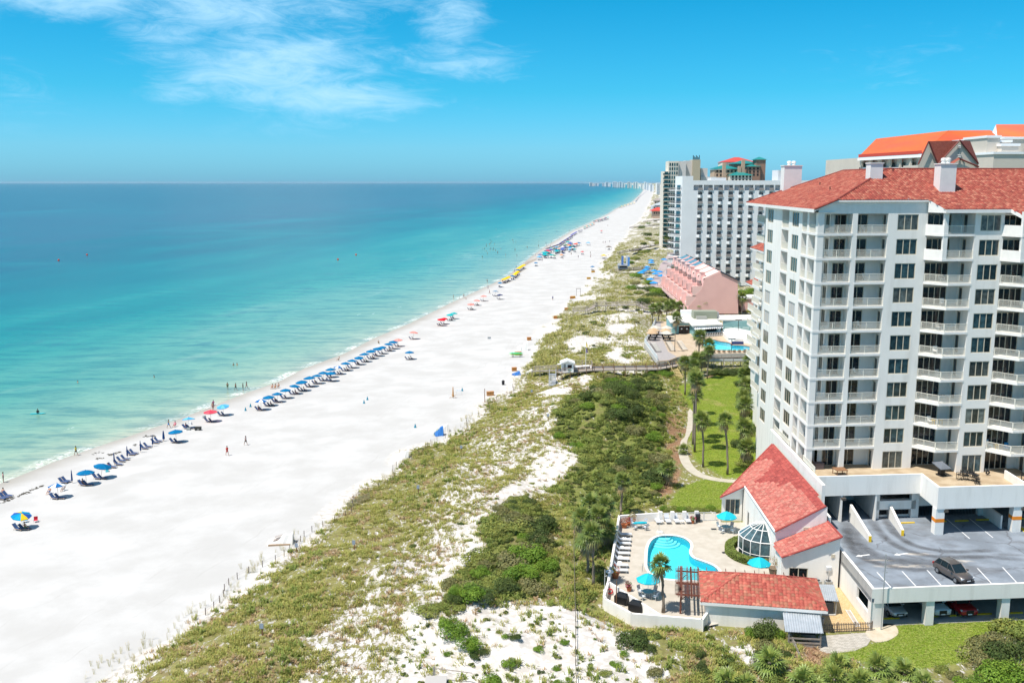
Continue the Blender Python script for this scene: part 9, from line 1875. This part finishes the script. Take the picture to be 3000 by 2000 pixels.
for i in range(14):q=P(1940+rs.uniform(-14,14),1470-i*16,3.2);bush((q.x-1,q.y,Hs(q.x-1,q.y)),rs.uniform(.4,.9),rs.choice(['olive','grey','bright']),'%s nearest small bush in the mulch beside the garden path'%nth(i),'bushes beside the garden path','bush','bush')
for i in range(10):q=P(1945+i*17,1492+(i%2)*4,3.1);bush((q.x,q.y,3),rs.uniform(.5,.8),rs.choice(['olive','bright']),'%s low bush from the left behind the railed pool fence'%nth(i),'bushes behind the pool fence','bush','bush')
# greenery among the far buildings
far_bush=[(1900,878),(1915,866),(1925,858),(1890,862),(1935,880),(1885,885),(1945,865),(1905,850),(1870,855),(1880,846),(1938,852),(1895,830),(1915,705),(1930,712),(1900,700),(1940,698),(1885,715),(1925,688),(1870,735),(1895,690),(1860,760),(1875,745),(1890,740),(1845,770),(1880,668),(1900,655),(1920,648),(2195,870),(2200,850),(2185,860),(2178,905),(2195,910),(1865,830),(1850,845),(1840,870),(1880,800),(1862,812)]
far_bush.sort(key=lambda q:-q[1])
for i,(px,py)in enumerate(far_bush):q=P(px,py,4.2);bush((q.x,q.y,max(Hs(q.x,q.y),3)-.2),rs.uniform(1.8,3.4)*(1 if py>780 else 1.3),rs.choice(['dark','bright','olive','grey']),'%s nearest shrub among the far dunes before the townhouses and hotel'%nth(i),'shrubs in the far dunes','bush','bush',.8,None,False)
wood=MB();r_=random.Random(31)
for i in range(2600):
 Y=300+2900*r_.random()**1.5;x=float(XE(np.array([Y]))[0])+r_.uniform(95,480);
 if Y<560 and x<135+(Y-300)*.3:continue
 s=r_.uniform(2,6);c=jit(r_.choice(DKG),r_,.3);z=3
 for k in range(5):a=r_.random()*6.28;q=Vector((x+s*.7*math.cos(a),Y+s*.7*math.sin(a),z+s*r_.uniform(.3,1)));t1=Vector((r_.uniform(-1,1),r_.uniform(-1,1),r_.uniform(-.3,.6))).normalized()*s*.6;t2=t1.orthogonal().normalized()*s*.5;wood.add([q-t1,q-t2,q+t1,q+t2],[(0,1,2,3)],0,jit(c,r_,.2))
obj('inland_woodland',wood,M_LEAF,kind='stuff')
# ------------------------------------------------------------------ dune grass: blades on the ground nobody could count
def tuft_mesh(seed,cols,n=16,h=.75,spread=.28):
 r=random.Random(seed);m=MB()
 for i in range(n):
  a=r.random()*6.283;b=Vector((r.gauss(0,spread*.45),r.gauss(0,spread*.45),-.03));ln=h*r.uniform(.5,1.1);lean=r.uniform(.15,.65);d=Vector((math.cos(a)*lean,math.sin(a)*lean,1)).normalized();s=Vector((-math.sin(a),math.cos(a),0))*.022*(1+h);m1=b+d*ln*.55;tip=b+d*ln*.9+Vector((math.cos(a),math.sin(a),-.45))*ln*.28;c=jit(r.choice(cols),r,.25)
  m.add([b-s,b+s,m1+s*.8,m1-s*.8,tip],[(0,1,2,3),(3,2,4)],0,c)
 me=m.mesh('tuft');me.materials.append(M_LEAF);o=bpy.data.objects.new('tuft_source',me);return o
def gn_scatter(name,pts,src,scl,label=None):
 me=bpy.data.meshes.new(name);me.from_pydata(pts,[],[]);o=bpy.data.objects.new(name,me);COL.objects.link(o);o['kind']='stuff'
 ng=bpy.data.node_groups.new(name+'_nodes','GeometryNodeTree');ng.interface.new_socket('Geometry',in_out='INPUT',socket_type='NodeSocketGeometry');ng.interface.new_socket('Geometry',in_out='OUTPUT',socket_type='NodeSocketGeometry')
 N_=ng.nodes;L_=ng.links;gi=N_.new('NodeGroupInput');go=N_.new('NodeGroupOutput');ip=N_.new('GeometryNodeInstanceOnPoints');oi=N_.new('GeometryNodeObjectInfo');oi.inputs['Object'].default_value=src;oi.inputs['As Instance'].default_value=True
 rv=N_.new('FunctionNodeRandomValue');rv.data_type='FLOAT_VECTOR';rv.inputs[0].default_value=(-.12,-.12,0);rv.inputs[1].default_value=(.12,.12,6.283);rsn=N_.new('FunctionNodeRandomValue');rsn.data_type='FLOAT';rsn.inputs[2].default_value=scl[0];rsn.inputs[3].default_value=scl[1];rsn.inputs['Seed'].default_value=5
 mp=N_.new('GeometryNodeMeshToPoints');L_.new(gi.outputs[0],mp.inputs[0]);L_.new(mp.outputs[0],ip.inputs['Points']);L_.new(oi.outputs['Geometry'],ip.inputs['Instance']);L_.new(rv.outputs[0],ip.inputs['Rotation']);L_.new(rsn.outputs[1],ip.inputs['Scale']);L_.new(ip.outputs[0],go.inputs[0])
 md=o.modifiers.new('scatter','NODES');md.node_group=ng;return o
def sample(n,ymax,fn,seed):
 g=np.random.default_rng(seed);out=[]
 Y=74+(ymax-74)*g.random(n)**1.35;xe=XE(Y);X=xe-2.5+g.random(n)*(75-0*Y);c,gr,lw,mu=COVER(X,Y);k=fn(X,Y,c,gr,lw,mu,g.random(n));site=(sdf(X,Y,FLAT)>.4)&(sdf(X,Y,FLAT2)>.3)
 k&=site&(X-XE(Y)>-2.0);X,Y=X[k],Y[k];Z=H(X,Y);return np.stack([X,Y,Z],-1).tolist()
cl_=lambda X,Y:fbm(X*.55+31,Y*.55,3)
GOLD=[(.34,.31,.10),(.28,.28,.075),(.40,.34,.14),(.23,.245,.06)];BRN=[(.32,.22,.125),(.26,.18,.10),(.38,.29,.165)];GRN=[(.19,.235,.05),(.235,.27,.06),(.16,.195,.045)]
gn_scatter('dune_grass',sample(140000,260,lambda X,Y,c,g,l,m,r:(r<(c-.1)*sstep(cl_(X,Y),.38,.62))&(g<.75)&(l<.3)&(m<.3),1),tuft_mesh(1,GOLD,14,.5),(.6,1.35))
gn_scatter('dry_grass',sample(45000,220,lambda X,Y,c,g,l,m,r:(r<(c*.8-.02)*sstep(fbm(X*.4+3,Y*.4,3),.46,.62))&(l<.3)&(c>.03)&(g<.7),2),tuft_mesh(2,BRN,13,.42),(.6,1.4))
gn_scatter('green_grass',sample(60000,260,lambda X,Y,c,g,l,m,r:(r<c*(.25+.8*g)*sstep(fbm(X*.5+13,Y*.5,3),.40,.6))&(l<.3)&(m<.4)&(g>.3),3),tuft_mesh(3,GRN,18,.62),(.6,1.5))
low_src=bpy.data.objects.new('low_source',BUSH[('low',0)])
gn_scatter('scrub_cover',sample(16000,330,lambda X,Y,c,g,l,m,r:(r<.75*c*sstep(g,.5,.8))&(l<.2)&(m<.3),4),low_src,(.35,.85))
low2=bpy.data.objects.new('low_source',BUSH[('olive',1)])
gn_scatter('olive_scrub_cover',sample(6000,330,lambda X,Y,c,g,l,m,r:(r<.6*c*sstep(g,.5,.8)*sstep(fbm(X*.2,Y*.2,2),.45,.6))&(l<.2)&(m<.3),5),low2,(.4,.9))
def sample_far(n,seed):
 g=np.random.default_rng(seed);Y=230+520*g.random(n)**1.5;X=XE(Y)-1+g.random(n)*(60+Y*.12);c,gr,lw,mu=COVER(X,Y);k=(g.random(n)<(c-.1)*sstep(fbm(X*.2+3,Y*.12,3),.38,.6))&(lw<.3)&(X-XE(Y)>-1)&(sdf(X,Y,FLAT)>1)&(sdf(X,Y,FLAT2)>.3)&(sdf(X,Y,ter)>.3)&(X<85+(Y-230)*.08);X,Y=X[k],Y[k];return np.stack([X,Y,H(X,Y)],-1).tolist()
gn_scatter('far_dune_grass',sample_far(30000,6),tuft_mesh(4,GOLD+GRN,16,.7,.5),(1.0,2.2))
# sea oats standing up along the edge of the sand
oat=MB();r_=random.Random(4)
for i in range(9):a=r_.random()*6.28;b=Vector((r_.gauss(0,.12),r_.gauss(0,.12),0));t_=b+Vector((.25*math.cos(a),.25*math.sin(a),r_.uniform(.9,1.4)));s=Vector((.014,0,0));oat.add([b-s,b+s,t_+s,t_-s],[(0,1,2,3)],0,(.40,.35,.15));oat.add([t_-s*3,t_+s*3,t_+Vector((.1*math.cos(a),.1*math.sin(a),.16))],[(0,1,2)],0,(.48,.38,.2))
om=oat.mesh('oat');om.materials.append(M_LEAF);oso=bpy.data.objects.new('oat_source',om);g=np.random.default_rng(8);Yo=84+150*g.random(380)**1.3;Xo=XE(Yo)+g.normal(0.9,1.2,380);gn_scatter('sea_oats',np.stack([Xo,Yo,H(Xo,Yo)],-1).tolist(),oso,(.35,.65))
# lawns: short blades
def lawn_pts(poly,n,seed):
 g=np.random.default_rng(seed);a=np.array(poly);X=g.uniform(a[:,0].min(),a[:,0].max(),n);Y=g.uniform(a[:,1].min(),a[:,1].max(),n);k=sdf(X,Y,poly)<-.1;return np.stack([X[k],Y[k],H(X[k],Y[k])],-1).tolist()
LG=[(.20,.285,.03),(.24,.31,.045),(.17,.25,.028),(.29,.30,.08)]
gn_scatter('lawn_grass',lawn_pts(LAWN3,9000,1)+lawn_pts(LAWN2,5000,2)+lawn_pts(LAWN1,16000,3),tuft_mesh(9,LG,12,.16,.3),(.7,1.3))
# ------------------------------------------------------------------ sea haze: one closed box of thin air round everything
m=MB();m.box(-100000,100000,-2000,125000,-4.2,82)
hz=bpy.data.materials.new('haze_air');hz.use_nodes=True;n=hz.node_tree.nodes;l=hz.node_tree.links;n.clear();o_=n.new('ShaderNodeOutputMaterial');v_=n.new('ShaderNodeVolumePrincipled');v_.inputs['Color'].default_value=(.62,.86,1.0,1);v_.inputs['Density'].default_value=1.0e-5;v_.inputs['Anisotropy'].default_value=.2;l.new(v_.outputs[0],o_.inputs['Volume'])
obj('haze',m,hz,kind='stuff')
